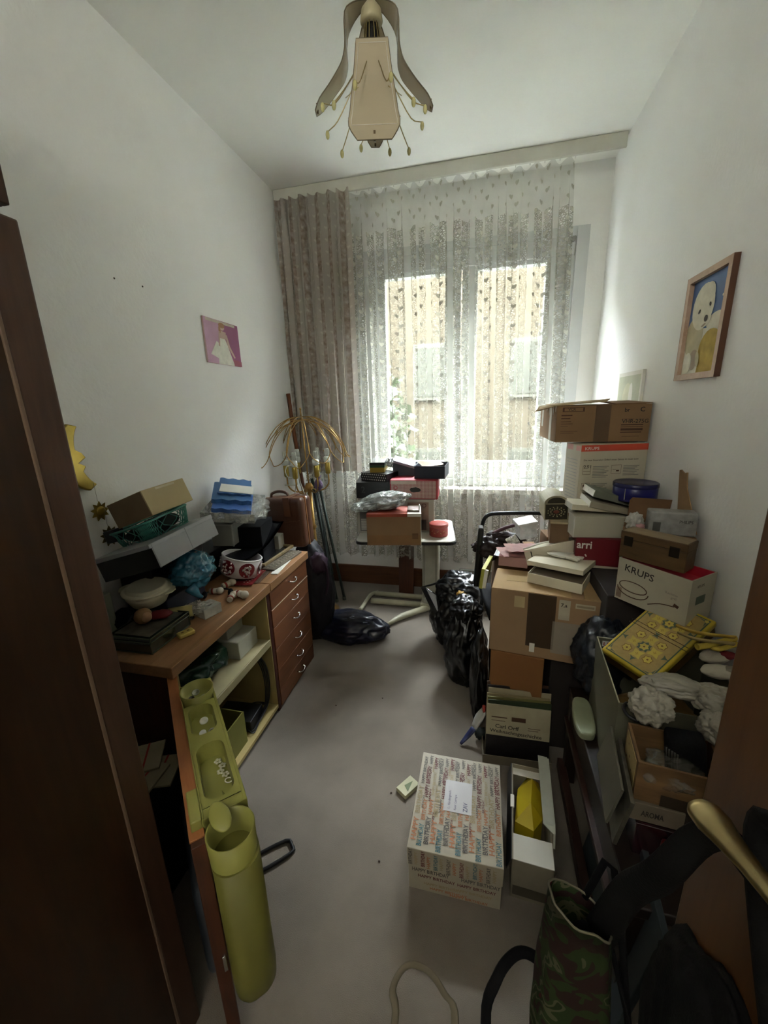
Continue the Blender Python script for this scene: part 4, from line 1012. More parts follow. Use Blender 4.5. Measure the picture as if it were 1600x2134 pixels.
# playing cards, framed picture, patterned frame
r, dm = root('cards', 'card_pack', 'cream pack of cards lying on the picture frames', 'cards'); closed((dm[0], dm[1], .022), r, M('card_cream', 'b9b090', .5)); decal(r, 'label', (dm[0], dm[1], .022), 'top', (.28, .3, .72, .7), M('card_mark', '8f6a55', .6, var=.3, scale=60))
t = thing('framed_photo', 'narrow wooden picture frame lying flat on the far end of the desk', 'frame', (-1.235, 2.005, T0+.016), (2, 0, -6))
mb = MB()
for a, b2, c, dd in ((-.12, .12, -.15, -.135), (-.12, .12, .135, .15), (-.12, -.105, -.135, .135), (.105, .12, -.135, .135)): mb.bx(a, b2, c, dd, 0, .016, .002)
mb.done('frame', wood('light_frame_wood', '8c7a55', '6b5b3c', .4, (6, 6, 6)), t); mb = MB(); mb.bx(-.105, .105, -.135, .135, .002, .006); mb.done('picture', M('frame_dark_glass', '2b2926', .1, spec=.9), t)
t = thing('framed_photo', 'patterned leaf-print frame lying along the desk edge by the drawers', 'frame', (-1.085, 1.965, T0), (0, 0, -5))
mb = MB(); mb.box((0, 0, .006), (.075, .30, .012), None, .002); mb.done('panel', M('frame_taupe', '5e5648', .5), t)
mb = MB()
for k in range(11):
    for j in range(2):
        mb.blob((-.014 + .028*j, -.135 + .027*k + .012*j, .0122), (.009, .006, .0012), k, .2, 2, sub=1, M4=Matrix.Rotation(.7, 4, 'Z'))
mb.done('leaf_print', M('frame_pale', '8f8875', .5), t)
o = supp(-1.075, -1.035, 1.78, 2.0, T0, .7545, 'paper_sheet', 'folded white sheet at the desk edge beside the patterned frame', 'paper', paper, 6)
o = supp(-1.21, -1.165, 2.08, 2.15, T0+.0, .86, 'small_carton', 'small white carton standing before the suitcase', 'box', M('greyish_card', '9c988c', .7), 0)

# ------------------------------------------------------------ suitcase on the backpack beyond the desk
r, dm = root('suitcase', 'suitcase', 'brown leather suitcase with a wide strap standing behind the desk', 'suitcase'); leather = M('brown_leather', '4e3021', .32, var=.12, scale=6, bump=.25, bscale=120, spec=.6)
r.rotation_euler = (radians(-2), radians(-3), radians(-1)); r.location.z = .741
w, d, h = dm; d = .16
mb = MB(); mb.box((0, 0, h/2), (w, d*.47, h), None, .03, 5); mb.bm.verts.ensure_lookup_table()
for v in mb.bm.verts: v.co.y -= d*.25
b1 = mb.done('shell_half', leather, r); mb = MB(); mb.box((0, d*.25, h/2), (w, d*.47, h), None, .03, 5); mb.done('shell_half', leather, r)
mb = MB(); mb.box((0, 0, h/2), (w*.985, .010, h*.985), None, .002); mb.done('seam', M('suitcase_seam', '9a6b45', .4, .3), r)
mb = MB(); mb.tube([(-.10, -.0, h-.008), (-.095, 0, h+.018), (-.06, 0, h+.032), (-.02, 0, h+.032), (.015, 0, h+.018), (.02, 0, h-.008)], .009, 10); mb.done('handle', leather, r)
mb = MB(); mb.box((.045, -.001, h+.002), (.045, d+.006, .006), (0, 0, 0), .002); mb.box((.045, -d/2-.003, h-.055), (.045, .006, .12), None, .002); mb.done('strap', M('strap_leather', '5a3722', .45), r)
mb = MB(); mb.tube([(-w/2+.02, -d/2-.001, h*.55), (0, -d/2-.004, h*.52), (w/2-.02, -d/2-.001, h*.56)], .0022, 6); mb.done('stitched_piping', MATS['strap_leather'], r)
t = thing('backpack', 'dark purple black backpack standing on the floor beyond the desk drawers', 'bag', (-1.10, 2.36, 0))
mb = MB(); mb.blob((0, .0, .36), (.155, .13, .375), 6, .09, 2.2, floor=0, sub=5); 
for v in mb.bm.verts:
    if v.co.z > .735: v.co.z = .735
mb.done('body', M('backpack_black', '15121a', .6, var=.3, bump=.3, bscale=40), t)
mb = MB(); mb.tube([(.11, -.10, .66), (.15, -.10, .62), (.158, -.09, .5), (.14, -.10, .40)], [.012, .016, .014, .010], 8, flat=.5); mb.done('strap', M('backpack_purple', '33202f', .6), t)
mb = MB(); mb.blob((.10, -.09, .62), (.055, .05, .075), 9, .3, 2.4, sub=3); mb.done('pocket', MATS['backpack_purple'], t)
t = thing('refuse_sack', 'navy blue shiny sack lying full on the floor at the end of the desk', 'bag', (-.86, 2.43, 0))
nb = M('navy_sack', '0c0f22', .28, var=.2, bump=.5, bscale=14, spec=.6)
mb = MB(); mb.blob((0, 0, .075), (.27, .155, .105), 31, .16, 1.5, floor=.001, sub=5, fine=.012); mb.done('sack', nb, t)
mb = MB(); mb.tube([(-.20, .03, .15), (-.24, .06, .19), (-.26, .05, .17)], [.03, .02, .012], 8); mb.done('gathered_neck', nb, t)
F_ = frame((.0, 0, 0), (1, 0, 0), (0, .75, .66), (0, -.66, .75))
mb = MB(); rr = random.Random(2)
for k in range(15):
    a = rr.uniform(-.06, .12); b2 = rr.uniform(-.045, .03); q = Vector((.03 + a, -.08 + b2*.6, .165 + b2*.9 - abs(a)*.12))
    mb.box(q, (.030, .0025, .0015), (40, 0, rr.uniform(-35, 35)))
mb.done('silver_print', M('silver_print', '6b7184', .4), t)

# ------------------------------------------------------------ floor lamp in the corner
t = thing('floor_lamp', 'brass floor lamp with a bare wire dome shade and energy-saving bulbs in the corner', 'lamp', (-1.20, 2.74, 0), (0, -2, 0))
bt = M('antique_brass', 'a5834a', .3, .9, var=.12)
mb = MB(); mb.lathe([(0, 0), (.13, 0), (.135, .012), (.10, .022), (.03, .030), (.018, .05), (0, .05)], seg=36); mb.done('base', bt, t)
mb = MB(); mb.cyl((0, 0, .05), (0, 0, 1.00), .016, .016, 16); mb.cyl((0, 0, 1.0), (0, 0, 1.56), .006, .005, 10); mb.lathe([(.016, .70), (.026, .72), (.016, .74)], seg=20); mb.lathe([(0, .99), (.028, 1.0), (.034, 1.03), (.02, 1.06), (0, 1.06)], seg=24); mb.done('pole', bt, t)
mb = MB(); mb.cyl((0, 0, 1.53), (0, 0, 1.60), .004); mb.blob((0, 0, 1.60), (.007, .007, .009), 0, 0, 1, sub=2); mb.done('finial', bt, t)
zt, zr, Rr = 1.545, 1.27, .33
for k in range(12):
    a = 2*pi*k/12; b2 = a + 2*pi/12
    def pp(an, r, z): return Vector((r*cos(an), r*sin(an), z))
    am = (a + b2)/2
    mb = MB(); mb.tube([pp(a, .008, zt), pp(a, .09, zt-.008), pp(a, .18, zt-.06), pp(a, .255, zt-.15), pp(a, .295, zt-.235), pp(a+.12, .305, zr-.015), pp(am, Rr, zr-.055 if k % 2 else zr-.035), pp(b2-.12, .305, zr-.015), pp(b2, .292, zt-.235), pp(b2, .24, zt-.15), pp(b2, .16, zt-.075), pp(b2, .07, zt-.035), pp(b2, .01, zt-.03)], .0030, 6, smooth_path=4)
    mb.done('shade_wire', bt, t)
mb = MB(); mb.tube([(.10*cos(2*pi*k/24), .10*sin(2*pi*k/24), zt-.022) for k in range(24)], .0025, 6, True, 1); mb.done('shade_ring', bt, t)
for k in range(6):
    a = 2*pi*k/6 + .35; c, s = cos(a), sin(a)
    mb = MB(); mb.tube([(c*.012, s*.012, 1.03), (c*.05, s*.05, 1.0), (c*.11, s*.11, 1.005), (c*.150, s*.150, 1.05), (c*.152, s*.152, 1.12)], .006, 8); arm = mb.done('arm', bt, t)
    mb = MB(); mb.lathe([(0, 1.115), (.016, 1.12), (.019, 1.13), (.019, 1.20), (.016, 1.205), (0, 1.205)], (c*.152, s*.152, 0), 18); mb.done('socket', MATS['gold_paint'], arm)
    mb = MB(); mb.lathe([(0, 1.205), (.017, 1.205), (.024, 1.215), (.024, 1.24), (.018, 1.25), (0, 1.25)], (c*.152, s*.152, 0), 18)
    for dx, dy in ((-.009, 0), (.009, 0), (0, .010)):
        x, y = c*.152 + dx, s*.152 + dy; mb.tube([(x, y, 1.25), (x, y, 1.295), (x+.004, y+.003, 1.303), (x+.008, y+.004, 1.295), (x+.008, y+.004, 1.25)], .0048, 6)
    mb.done('bulb', M('bulb_white', 'c6cac2', .3), arm)
mb = MB(); mb.tube([(.02, 0, 1.0), (.06, -.05, 1.02), (.09, -.06, .95), (.10, -.06, .80), (.11, -.07, .6), (.08, -.04, .3), (.05, 0, .05)], .0035, 6, smooth_path=5); mb.done('cord', black_pl, t)
t = thing('wire_hanger', 'white coated wire hanger looped over the suitcase below the lamp', 'hanger', (-1.27, 2.62, 0))
mb = MB(); mb.tube([(0, 0, 1.07), (-.01, 0, 1.17), (-.03, 0, 1.205), (-.065, 0, 1.205), (-.085, 0, 1.17), (-.075, 0, 1.13), (-.045, 0, 1.115), (-.015, 0, 1.14), (.005, 0, 1.19), (.01, 0, 1.22)], .004, 8, smooth_path=5)
mb.tube([(0, 0, 1.12), (-.015, 0, 1.06), (-.03, .0, .98)], .004, 8); mb.tube([(.012, 0, 1.20), (.02, 0, 1.10), (.05, 0, 1.0)], .004, 8); mb.tube([(-.10, 0, 1.065), (-.01, 0, 1.065)], .004, 8, smooth_path=1); mb.done('wire', M('coated_wire', 'b5b5aa', .4), t)
mb = MB(); a, b2 = at(598, 818, 1, 2.97), Vector((-1.30, 2.92, .0))
mb.tube([Vector((-1.445, 2.955, 1.715)), Vector((-1.42, 2.95, 1.40)), Vector((-1.34, 2.93, .6)), Vector((-1.28, 2.92, .012))], .017, 4, smooth_path=4, flat=.7, up=(0, 1, 0)); single(mb, 'wooden_batten', wood('batten_wood', '7d4a2a', '693a1f', .45, (8, 8, 1)), 'reddish brown wooden batten leaning in the window corner', 'batten', (-1.28, 2.92, 0))
t = thing('folding_stand', 'grey green folded metal stand leaning behind the lamp with two feet on the floor', 'stand', (-1.14, 2.91, 0))
gm_ = M('grey_green_metal', '39443f', .4, .3)
mb = MB(); mb.cyl((0, 0, .012), (-.13, -.03, 1.07), .013); mb.done('leg', gm_, t); mb = MB(); mb.cyl((.05, .05, .012), (-.09, 0, 1.04), .011); mb.done('leg', gm_, t)
for p in ((0, 0), (.05, .05)):
    mb = MB(); mb.cyl((p[0], p[1], 0), (p[0]-.002, p[1], .03), .015); mb.done('foot_cap', M('grey_rubber', '4f554d', .7), t)
mb = MB(); mb.box((-.075, -.01, .62), (.018, .07, .75), (0, -7, 0), .004); mb.done('board', M('dark_green_board', '232b27', .7), t)
p = at(663, 1005, 1, 2.66)
t = thing('lavender_sachet', 'small purple fabric pouch hanging from the lamp cord', 'pouch', (p.x, p.y, p.z-.05)); mb = MB(); mb.blob((0, 0, .03), (.030, .022, .042), 5, .2, 2, sub=3); mb.done('pouch', M('lilac_cloth', '5d4a66', .8, var=.15), t)
mb = MB(); mb.lathe([(.010, .07), (.013, .08), (.026, .095), (.024, .096), (.009, .082), (.006, .07)], seg=14); mb.done('ruffle', MATS['lilac_cloth'], t); mb = MB(); mb.tube([(0, 0, .08), (.004, .03, .12), (0, .06, .15)], .0012, 5); mb.done('string', paper, t)

# ------------------------------------------------------------ floor at the left front
t = thing('case', 'grey plastic case standing on the floor behind the open desk door', 'case', (-.80, .78, 0), (0, 0, -45)); mb = MB(); mb.box((0, 0, .17), (.34, .10, .34), (0, 0, 0), .028, 5); mb.done('shell', M('blue_grey_plastic', '3c4149', .4), t)
mb = MB(); mb.tube([(-.03, 0, .335), (-.02, 0, .372), (.04, 0, .375), (.06, 0, .335)], .009, 10); mb.done('handle', black_pl, t)
mb = MB(); mb.box((.10, 0, .342), (.03, .03, .012), None, .003); mb.done('latch', chrome, t)
t = supp(-1.42, -.98, .62, .93, 0, .46, 'carton', 'dark carton on the floor between the tall cupboard and the desk', 'box', black_cloth, 0)
for k, (x, y, rz) in enumerate(((-1.03, .83, 20), (-1.06, .80, 5), (-1.10, .84, 32))):
    t = thing('folded_map', ('folded beige map lying lowest on the dark carton', 'folded beige map in the middle of the pile on the dark carton', 'folded beige map lying uppermost on the dark carton')[k], 'map', (x, y, .4605 + .009*k), (0, 0, rz), 'folded maps beside the desk')
    mb = MB(); mb.box((0, 0, .004), (.20, .12, .008), None, .0015); mb.done('cover', M('map_paper', '8e8268', .7, var=.12, scale=14), t); mb = MB(); mb.box((-.05, 0, .0083), (.006, .12, .0008)); mb.box((.05, 0, .0083), (.006, .12, .0008)); mb.done('printed_stripe', red_ink, t)
t = thing('clothes_hanger', 'black plastic clothes hanger end lying on the carpet beside the green caddy', 'hanger', (-.74, .93, .006))
q = [at(608, 1762, 2, .008), at(595, 1752, 2, .008), at(520, 1790, 2, .008), at(470, 1812, 2, .008), at(470, 1838, 2, .008), at(530, 1822, 2, .008), at(606, 1778, 2, .008)]
q = [v - Vector((-.74, .93, .006)) for v in q]
mb = MB(); mb.tube(q, .0065, 8, True, 3); mb.done('hanger_body', black_pl, t)

# ------------------------------------------------------------ overbed table by the window
TZ = .75
t = thing('overbed_table', 'white height-adjustable overbed table with black edge on an H-shaped cream tube base', 'table', (-.48, 2.66, 0))
mb = MB(); R_ = Matrix.Rotation(radians(7), 3, 'Z')
def rrect(hx, hy, r, z):
    pts = []
    for cx, cy, a0 in ((hx-r, hy-r, 0), (-hx+r, hy-r, 90), (-hx+r, -hy+r, 180), (hx-r, -hy+r, 270)):
        for k in range(7):
            a = radians(a0 + 15*k); pts.append(R_ @ Vector((cx + r*cos(a), cy + r*sin(a), z)))
    return pts
mb.poly(rrect(.325, .255, .045, TZ-.006), (0, 0, .0055)); tp = mb.done('table_top', M('laminate_white', 'b9b8ae', .35, var=.03), t)
mb = MB(); mb.poly(rrect(.330, .260, .048, TZ-.024), (0, 0, .0175)); mb.done('edge_band', black_pl, t)
mb = MB(); mb.bx(.115, .235, .02, .16, TZ-.052, TZ-.025, .004); mb.tube([(.235, .0, TZ-.03), (.25, .0, TZ-.05), (.25, -.01, TZ-.065)], .007, 6); mb.done('bracket', black_pl, t)
mb = MB(); mb.bx(.075, .205, .22, .30, .07, TZ-.05, .012); mb.done('column', M('lift_column', 'a9a797', .4), t)
mb = MB(); mb.bx(.085, .10, .216, .220, .12, .68); mb.bx(.178, .190, .216, .220, .12, .68); mb.done('column_ribs', M('column_ribs', '8a897c', .4), t)
cr = M('cream_tube', 'aba78f', .4)
mb = MB(); mb.tube([(.26, .40, .03), (0, .40, .03), (-.36, .40, .03)], .022, 12, smooth_path=1); mb.done('base_tube', cr, t)
mb = MB(); mb.tube([(.20, .265, .03), (-.36, .265, .03)], .024, 12, smooth_path=1); mb.done('base_tube', cr, t)
mb = MB(); mb.tube([(-.34, .42, .034), (-.39, .36, .034), (-.40, .20, .030), (-.41, .10, .028)], .016, 10); mb.done('base_leg', cr, t)
mb = MB(); mb.tube([(.20, .29, .034), (.10, .20, .034), (-.06, .05, .032), (-.145, -.07, .024)], [.024, .026, .024, .012], 12); mb.done('base_leg', cr, t)
mb = MB(); mb.bx(.06, .22, .20, .42, .03, .075, .01); mb.done('base_block', cr, t)
o = single(MB().box((-.585, 3.18, .215), (.13, .02, .43), (-4, 0, 0), .003), 'wooden_board', wood('board_dark_wood', '4e2b18', '3c1f10', .5, (8, 8, 1)), 'dark brown wooden board leaning upright on the wall behind the table column', 'board', (-.585, 3.17, 0))
r, dm = root('ckraft', 'cardboard_box', 'brown cardboard box in front on the overbed table with an orange red lid strip', 'box'); r.location.z = TZ + .0005; r.rotation_euler = (0, 0, radians(8.8))
closed(dm, r, card); w, d, h = dm
mb = MB(); mb.box((-.042, -.001, h+.010), (w-.085, d+.006, .020), None, .001); mb.done('lid', M('orange_red_lid', '8b3a24', .6, var=.05), r)
mb = MB(); mb.box((w/2-.040, -.001, h+.0105), (.085, d+.008, .021), None, .001); mb.done('lid_end', white_card, r)
decal(r, 'tape', dm, 'front', (0, .0, 1, .36), M('darker_cardboard', '7c5c3a', .85, var=.06)); decal(r, 'damp_stain', dm, 'front', (.84, .22, .95, .42), M('stain_brown', '5c4028', .9))
mb = MB(); mb.box((w/2+.001, -d/2, h*.5), (.003, .003, h)); mb.done('white_edge', paper, r)
r, dm = root('cwhite', 'appliance_box', 'white printed carton standing at the back of the overbed table', 'box'); r.location.z = TZ + .0005; r.rotation_euler = (0, 0, radians(8)); r.location.y += .015
closed(dm, r, M('box_white_dim', '9d9a90', .6, var=.04)); decal(r, 'grey_panel', dm, 'front', (.035, .05, .45, .93), M('box_grey_panel', '5c5b5c', .6)); 
bars(r, dm, 'front', [(.05, .10 + .035*k, .05 + .12 + .02*(k % 3), .118 + .035*k) for k in range(10)], white_ink, off=.0026)
printed(r, dm, 'front', [('V', .05, .74, .06, 0, None, .01)], white_ink, off=.003)
decal(r, 'photo_panel', dm, 'front', (.66, .05, .93, .93), M('photo_panel', '8a7568', .5, var=.2, scale=14)); bars(r, dm, 'front', [(.70, .08, .90, .40)], M('photo_dark', '4b3a36', .5, var=.3, scale=30), off=.003)
mb = MB(); F_ = face(dm, 'front'); mb.tube([F_ @ Vector((dm[0]*.87 + .014*cos(a), dm[1]*0 + dm[2]*.83 + .012*sin(a), .002)) for a in [2*pi*k/14 for k in range(14)]], .003, 6, True, 1); mb.done('printed_ring', M('ring_brown', '5e4038', .5), r)
z1 = TZ + .0005 + FIT['cwhite'][8] + .0005
r, dm = root('cblack', 'black_box', 'black carton with faint pictures left on the white printed carton', 'box'); r.location = (-.7387, 2.78, z1); dm = (dm[0], .30, dm[2]); r.rotation_euler = (0, 0, radians(10.9))
closed(dm, r, M('black_card', '111213', .35, var=.1)); printed(r, dm, 'front', [('2', .14, .36, .062, 0, None, .01)], M('faint_grey_print', '3b3d3e', .4)); bars(r, dm, 'front', [(.06, .12, .24, .17), (.55, .55, .85, .58)], M('faint_print', '2d2d2b', .4))
z2 = z1 + dm[2] + .0006
r, dm = root('cdots', 'polka_dot_box', 'black box with white polka dots on the black carton', 'box'); r.location.z = z2; r.rotation_euler = (0, 0, radians(-19.3)); r.location.y -= .02
closed(dm, r, M('black_card', '111213', .35)); w, d, h = dm; mb = MB(); rr = random.Random(3)
for f_ in ('front', 'left'):
    F_ = face(dm, f_); W_, H_ = fsize(dm, f_)
    for i in range(int(W_/.016)):
        for j in range(3):
            c_ = F_ @ Vector(((i+.5 + .5*(j % 2))*.016, (j+.5)*H_/3, .0012)); 
            if (i+.5+.5*(j % 2))*.016 > W_-.004: continue
            ux = F_.to_3x3() @ Vector((.0038, 0, 0)); vy = F_.to_3x3() @ Vector((0, .0038, 0))
            mb._add([c_ + ux*cos(2*pi*k/8) + vy*sin(2*pi*k/8) for k in range(8)], [tuple(range(8))])
mb.done('white_dots', white_ink, r)
z3 = z2 + dm[2] + .0006
r, dm = root('cyellow', 'long_box', 'long slim box with black lid, green band and yellow end on the polka dot box', 'box'); r.location = (-.715, 2.85, z3 - .018); dm = (.108, .27, .10); r.location.z = z3 + .0; dm = (.108, .27, FIT['cyellow'][2] + FIT['cyellow'][8] - z3)
w, d, h = dm
mb = MB(); mb.box((0, 0, h*.25), (w*.97, d*.98, h*.5), None, .001); mb.done('yellow_base', M('mustard_card', '8c741a', .5), r)
mb = MB(); mb.box((0, 0, h*.60), (w*.98, d*.99, h*.22), None, .001); mb.done('green_band', M('dark_green_card', '1a3a1c', .4), r)
mb = MB(); mb.box((0, 0, h*.86), (w, d, h*.28), None, .001); mb.done('lid', M('black_card', '111213', .35), r)
decal(r, 'shiny_top', (w, d, h), 'top', (.02, .01, .98, .99), M('shiny_grey_top', '9a9b97', .12, .3, var=.1)); bars(r, (w, d, h), 'top', [(.5, .80, .92, .86), (.55, .90, .85, .93)], M('yellow_marks', 'b9a953', .4), off=.002)
r, dm = root('cred', 'shoe_box', 'red edged chequered shoe box with a dark handle slot on the overbed table', 'box'); r.location.z = z1; r.rotation_euler = (0, 0, radians(2.2)); w, d, h = dm
redb = M('red_card', '8f2430', .55, var=.05)
closed(dm, r, redb)
mt, tt, out = nt_of('red_white_check'); bs = tt.nodes.new('ShaderNodeBsdfPrincipled'); ck = tt.nodes.new('ShaderNodeTexChecker'); ck.inputs['Scale'].default_value = 170; ck.inputs[1].default_value = srgb('b7a9a0'); ck.inputs[2].default_value = srgb('7f3a3c'); tc_ = tt.nodes.new('ShaderNodeTexCoord'); mp_ = tt.nodes.new('ShaderNodeMapping'); mp_.inputs['Rotation'].default_value = (0, radians(45), 0); mp_.inputs['Location'].default_value = (.003, .0033, .003); tt.links.new(tc_.outputs['Object'], mp_.inputs[0]); tt.links.new(mp_.outputs[0], ck.inputs['Vector']); tt.links.new(ck.outputs[0], bs.inputs['Base Color']); bs.inputs['Roughness'].default_value = .6; tt.links.new(bs.outputs[0], out.inputs[0])
decal(r, 'check_panel', dm, 'front', (.03, .05, .965, .95), mt); decal(r, 'lid_flap', dm, 'front', (.02, .80, .55, .97), M('flap_pale', 'b9aca0', .6), off=.0022); 
mb = MB(); F_ = face(dm, 'front'); mb.poly([F_ @ Vector((w*u, h*v, .0018)) for u, v in ((.42, .50), (.44, .60), (.55, .64), (.62, .58), (.66, .48), (.62, .40), (.50, .37), (.44, .40))], (0, -.0008, 0)); mb.done('handle_slot', black_pl, r)
mb = MB(); F_ = face(dm, 'front'); mb.tube([F_ @ Vector((w*.12 + .012*cos(a), h*.60 + .012*sin(a), .0018)) for a in [2*pi*k/12 for k in range(12)]], .003, 6, True, 1); mb.done('printed_ring', redb, r)
z4 = z1 + h + .0006
r, dm = root('cslate', 'slate_box', 'slate grey box with a silvery lid askew on the red shoe box', 'box'); r.location.z = z4; r.rotation_euler = (0, 0, radians(-1.7)); w, d, h = dm; d = .18
tray((w, d, h*.86), r, slate); mb = MB(); mb.box((-.005, -.03, h*1.03), (w*1.0, d*.95, .018), (6, 17, 12), .002); mb.done('lid', M('silver_lid', '8f9196', .35, .3), r)
mb = MB(); mb.poly([(-w/2, -d/2-.001, h*.86), (w/2-.02, -d/2-.001, h*.86), (-w/2+.01, -d/2-.001, h*1.30)], (0, .05, 0)); mb.done('flap', slate, r)
mb = MB(); mb.blob((-w/2-.025, -.02, h*.95), (.035, .05, .030), 41, .5, 3, sub=4); mb.done('foil', sheer('silver_foil', '8c8a88', .75, .15, .8, 30), r)
r, dm = root('cnavy', 'navy_box', 'open navy blue box with a crumpled orange tissue at the right on the shoe box', 'box'); r.location = (-.319, 2.80, z4); r.rotation_euler = (0, 0, radians(-2.2)); dm = (dm[0], .23, dm[2]); tray(dm, r, navy)
mb = MB(); w, d, h = dm; mb.poly([(-w/2+.01, -d/2+.02, h+.035), (-w/2+.06, -d/2+.01, h-.006), (w/2-.03, d/2-.09, h-.008), (w/2-.06, d/2-.06, h+.004)], (.0, .03, .0015)); mb.done('tissue', M('peach_tissue', 'a58773', .7, var=.1), r)
mb = MB(); mb.bx(-w/2+.005, w/2-.005, -d/2+.005, d/2-.005, .004, h-.03); mb.done('contents', M('brown_contents', '4d403a', .8, var=.2), r)
t = thing('plastic_bag', 'crumpled clear grey plastic bag lying on the front cardboard box', 'bag', (-.59, 2.40, .957))
gb = sheer('grey_clear_bag', '9b9f9a', .60, .18, .5, 20)
mb = MB(); mb.blob((0, .02, .055), (.165, .10, .055), 51, .24, 1.7, floor=.001, sub=5, fine=.02, M4=Matrix.Rotation(radians(-10), 4, 'Y')); mb.blob((-.13, -.01, .02), (.07, .07, .03), 53, .25, 2.0, floor=.001, sub=5, fine=.02); mb.done('bag_film', gb, t)
mb = MB(); mb.blob((.0, .03, .035), (.12, .06, .03), 57, .2, 2, floor=.003, sub=3); mb.done('contents', M('grey_contents', '5b605e', .6, var=.2), t)
t = thing('folding_mirror', 'small metal-framed object lying on the lid of the front cardboard box', 'frame', (-.385, 2.43, .958), (0, 0, 6)); mb = MB(); mb.bx(-.045, .03, -.05, .05, 0, .012, .002); mb.done('base', M('dull_brown', '5b463a', .5), t); mb = MB(); mb.tube([(.028, -.05, .006), (.03, -.03, .045)], .003, 6, smooth_path=1); mb.tube([(-.04, -.052, .01), (.03, -.052, .01)], .003, 6, smooth_path=1); mb.done('metal_arm', chrome, t)
p = Vector((-.248, 2.57, TZ + .0005))
t = thing('round_tin', 'small round reddish tin on the right end of the overbed table', 'tin', p); rt = M('red_tin', '8a3a36', .4, var=.15, scale=20)
mb = MB(); mb.lathe([(0, 0), (.060, 0), (.062, .003), (.062, .075), (0, .075)], seg=36); mb.done('body', rt, t)
mb = MB(); mb.lathe([(.0635, .062), (.0645, .063), (.0645, .083), (.060, .086), (0, .084)], seg=36); mb.done('lid', M('red_tin_lid', '9d4a44', .35, var=.1), t)
mb = MB()
for k in range(7):
    a = -pi/2 + (k-3)*.33; mb.box((.0625*cos(a), .0625*sin(a), .028 + .012*(k % 2)), (.012, .0016, .003), (0, 35 * (-1)**k, math.degrees(a)+90))
mb.done('printed_leaves', M('tin_gold', 'a08b55', .4), t)

# ------------------------------------------------------------ right side: chair with its load, cartons along the wall
def carton(key, name, label, mt, z=None, rz=None, loc=None, dims=None):
    r, dm = root(key, name, label, 'box')
    if z is not None: r.location.z = z
    if rz is not None: r.rotation_euler = (0, 0, radians(rz))
    if loc is not None: r.location = loc
    if dims is not None: dm = dims
    closed(dm, r, mt); return r, dm
t = thing('bench', 'low dark brown wooden bench under the boxes on the right', 'bench', (.585, 1.16, 0), (0, 0, -1.5))
bw1 = wood('bench_dark_wood', '20140e', '160d08', .4, (10, 1, 10)); bw2 = wood('bench_brown_wood', '33201a', '26160f', .4, (10, 1, 10))
mb = MB(); mb.box((0, .0, .43), (.40, .78, .034), (0, 0, 0), .004); mb.done('seat_board', bw1, t)
mb = MB(); mb.box((-.182, 0, .36), (.02, .76, .10), (0, 0, 0), .003); mb.done('apron', bw1, t)
mb = MB(); mb.box((-.197, 0, .300), (.025, .76, .022), (0, 0, 0), .003); mb.box((-.205, 0, .06), (.03, .76, .05), (0, 0, 0), .003); mb.done('rail', bw2, t)
for sx in (-1, 1):
    for sy in (-1, 1):
        mb = MB(); mb.box((sx*.175, sy*.36, .206), (.045, .045, .41), None, .003); mb.done('leg', bw1, t)
o = single(MB().box((.422, .965, .24), (.016, .50, .46), (0, 9, -7), .002), 'board', M('blue_grey_board', '343c40', .6, var=.1), 'blue grey board leaning against the side of the bench', 'board', (.40, .965, .0))
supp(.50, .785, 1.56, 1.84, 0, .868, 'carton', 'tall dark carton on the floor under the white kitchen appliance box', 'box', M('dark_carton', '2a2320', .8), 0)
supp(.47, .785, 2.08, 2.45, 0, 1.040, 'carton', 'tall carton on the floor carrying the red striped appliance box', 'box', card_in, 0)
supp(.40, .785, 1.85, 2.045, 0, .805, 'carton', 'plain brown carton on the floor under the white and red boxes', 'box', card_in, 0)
# big top box
tb_, dm = carton('topbox', 'cardboard_box', 'worn brown cardboard box with frayed flaps, topmost of the wall stack', card, z=1.3975, rz=1.8)
tb_.rotation_euler = (0, 0, radians(1.8)); w, d, h = dm
decal(tb_, 'tape', dm, 'front', (.42, .0, .58, 1.0), tape); decal(tb_, 'tape', dm, 'left', (.62, .02, .74, .95), M('white_tape', 'b5aea0', .5)); decal(tb_, 'tape', dm, 'left', (.12, .35, .22, .95), MATS['white_tape'])
bars(tb_, dm, 'front', [(.05, .72, .17, .755), (.05, .64, .15, .67), (.05, .56, .16, .575), (.05, .50, .18, .515), (.05, .44, .13, .45), (.05, .30, .24, .31), (.05, .25, .20, .26)] + [(.70, .60, .83, .61), (.70, .44, .93, .47), (.70, .39, .93, .405), (.70, .30, .93, .36), (.70, .24, .92, .27), (.72, .14, .90, .15)] + [(.06, .83, .08, .95), (.28, .83, .30, .95), (.06, .93, .30, .95), (.06, .83, .30, .85)], brown_ink)
printed(tb_, dm, 'front', [('VHR-275G', .705, .50, .026, 0, .115, .01), ('VCR', .12, .865, .018, 0, None, .01), ('C', .88, .80, .03, 0, None, .02), ('br', .72, .80, .026, 0, None, .02)], ink)
mb = MB()
mb.poly([(-w/2-.004, -d/2, h), (w*.02, -d/2, h+.014), (w*.07, -d/2+.02, h+.024), (w*.03, d*.1, h+.018), (-w/2, d*.2, h+.004)], (0, 0, .004)); mb.done('flap', M('pale_flap', '9a8563', .85, var=.1), tb_)
mb = MB(); mb.poly([(w*.12, -d/2, h), (w/2, -d/2, h+.001), (w/2-.01, d*.1, h+.012), (w*.10, d*.1, h+.012)], (0, 0, .004)); mb.done('flap', card_in, tb_)
mb = MB(); mb.poly([(-w/2-.001, -d/2+.03, h-.001), (-w/2-.075, -d/2+.10, h-.022), (-w/2-.085, -d/2+.12, h-.030), (-w/2-.05, -d/2+.22, h-.004), (-w/2, d/2-.1, h)], (0, 0, .003)); mb.done('flap', MATS['pale_flap'], tb_)
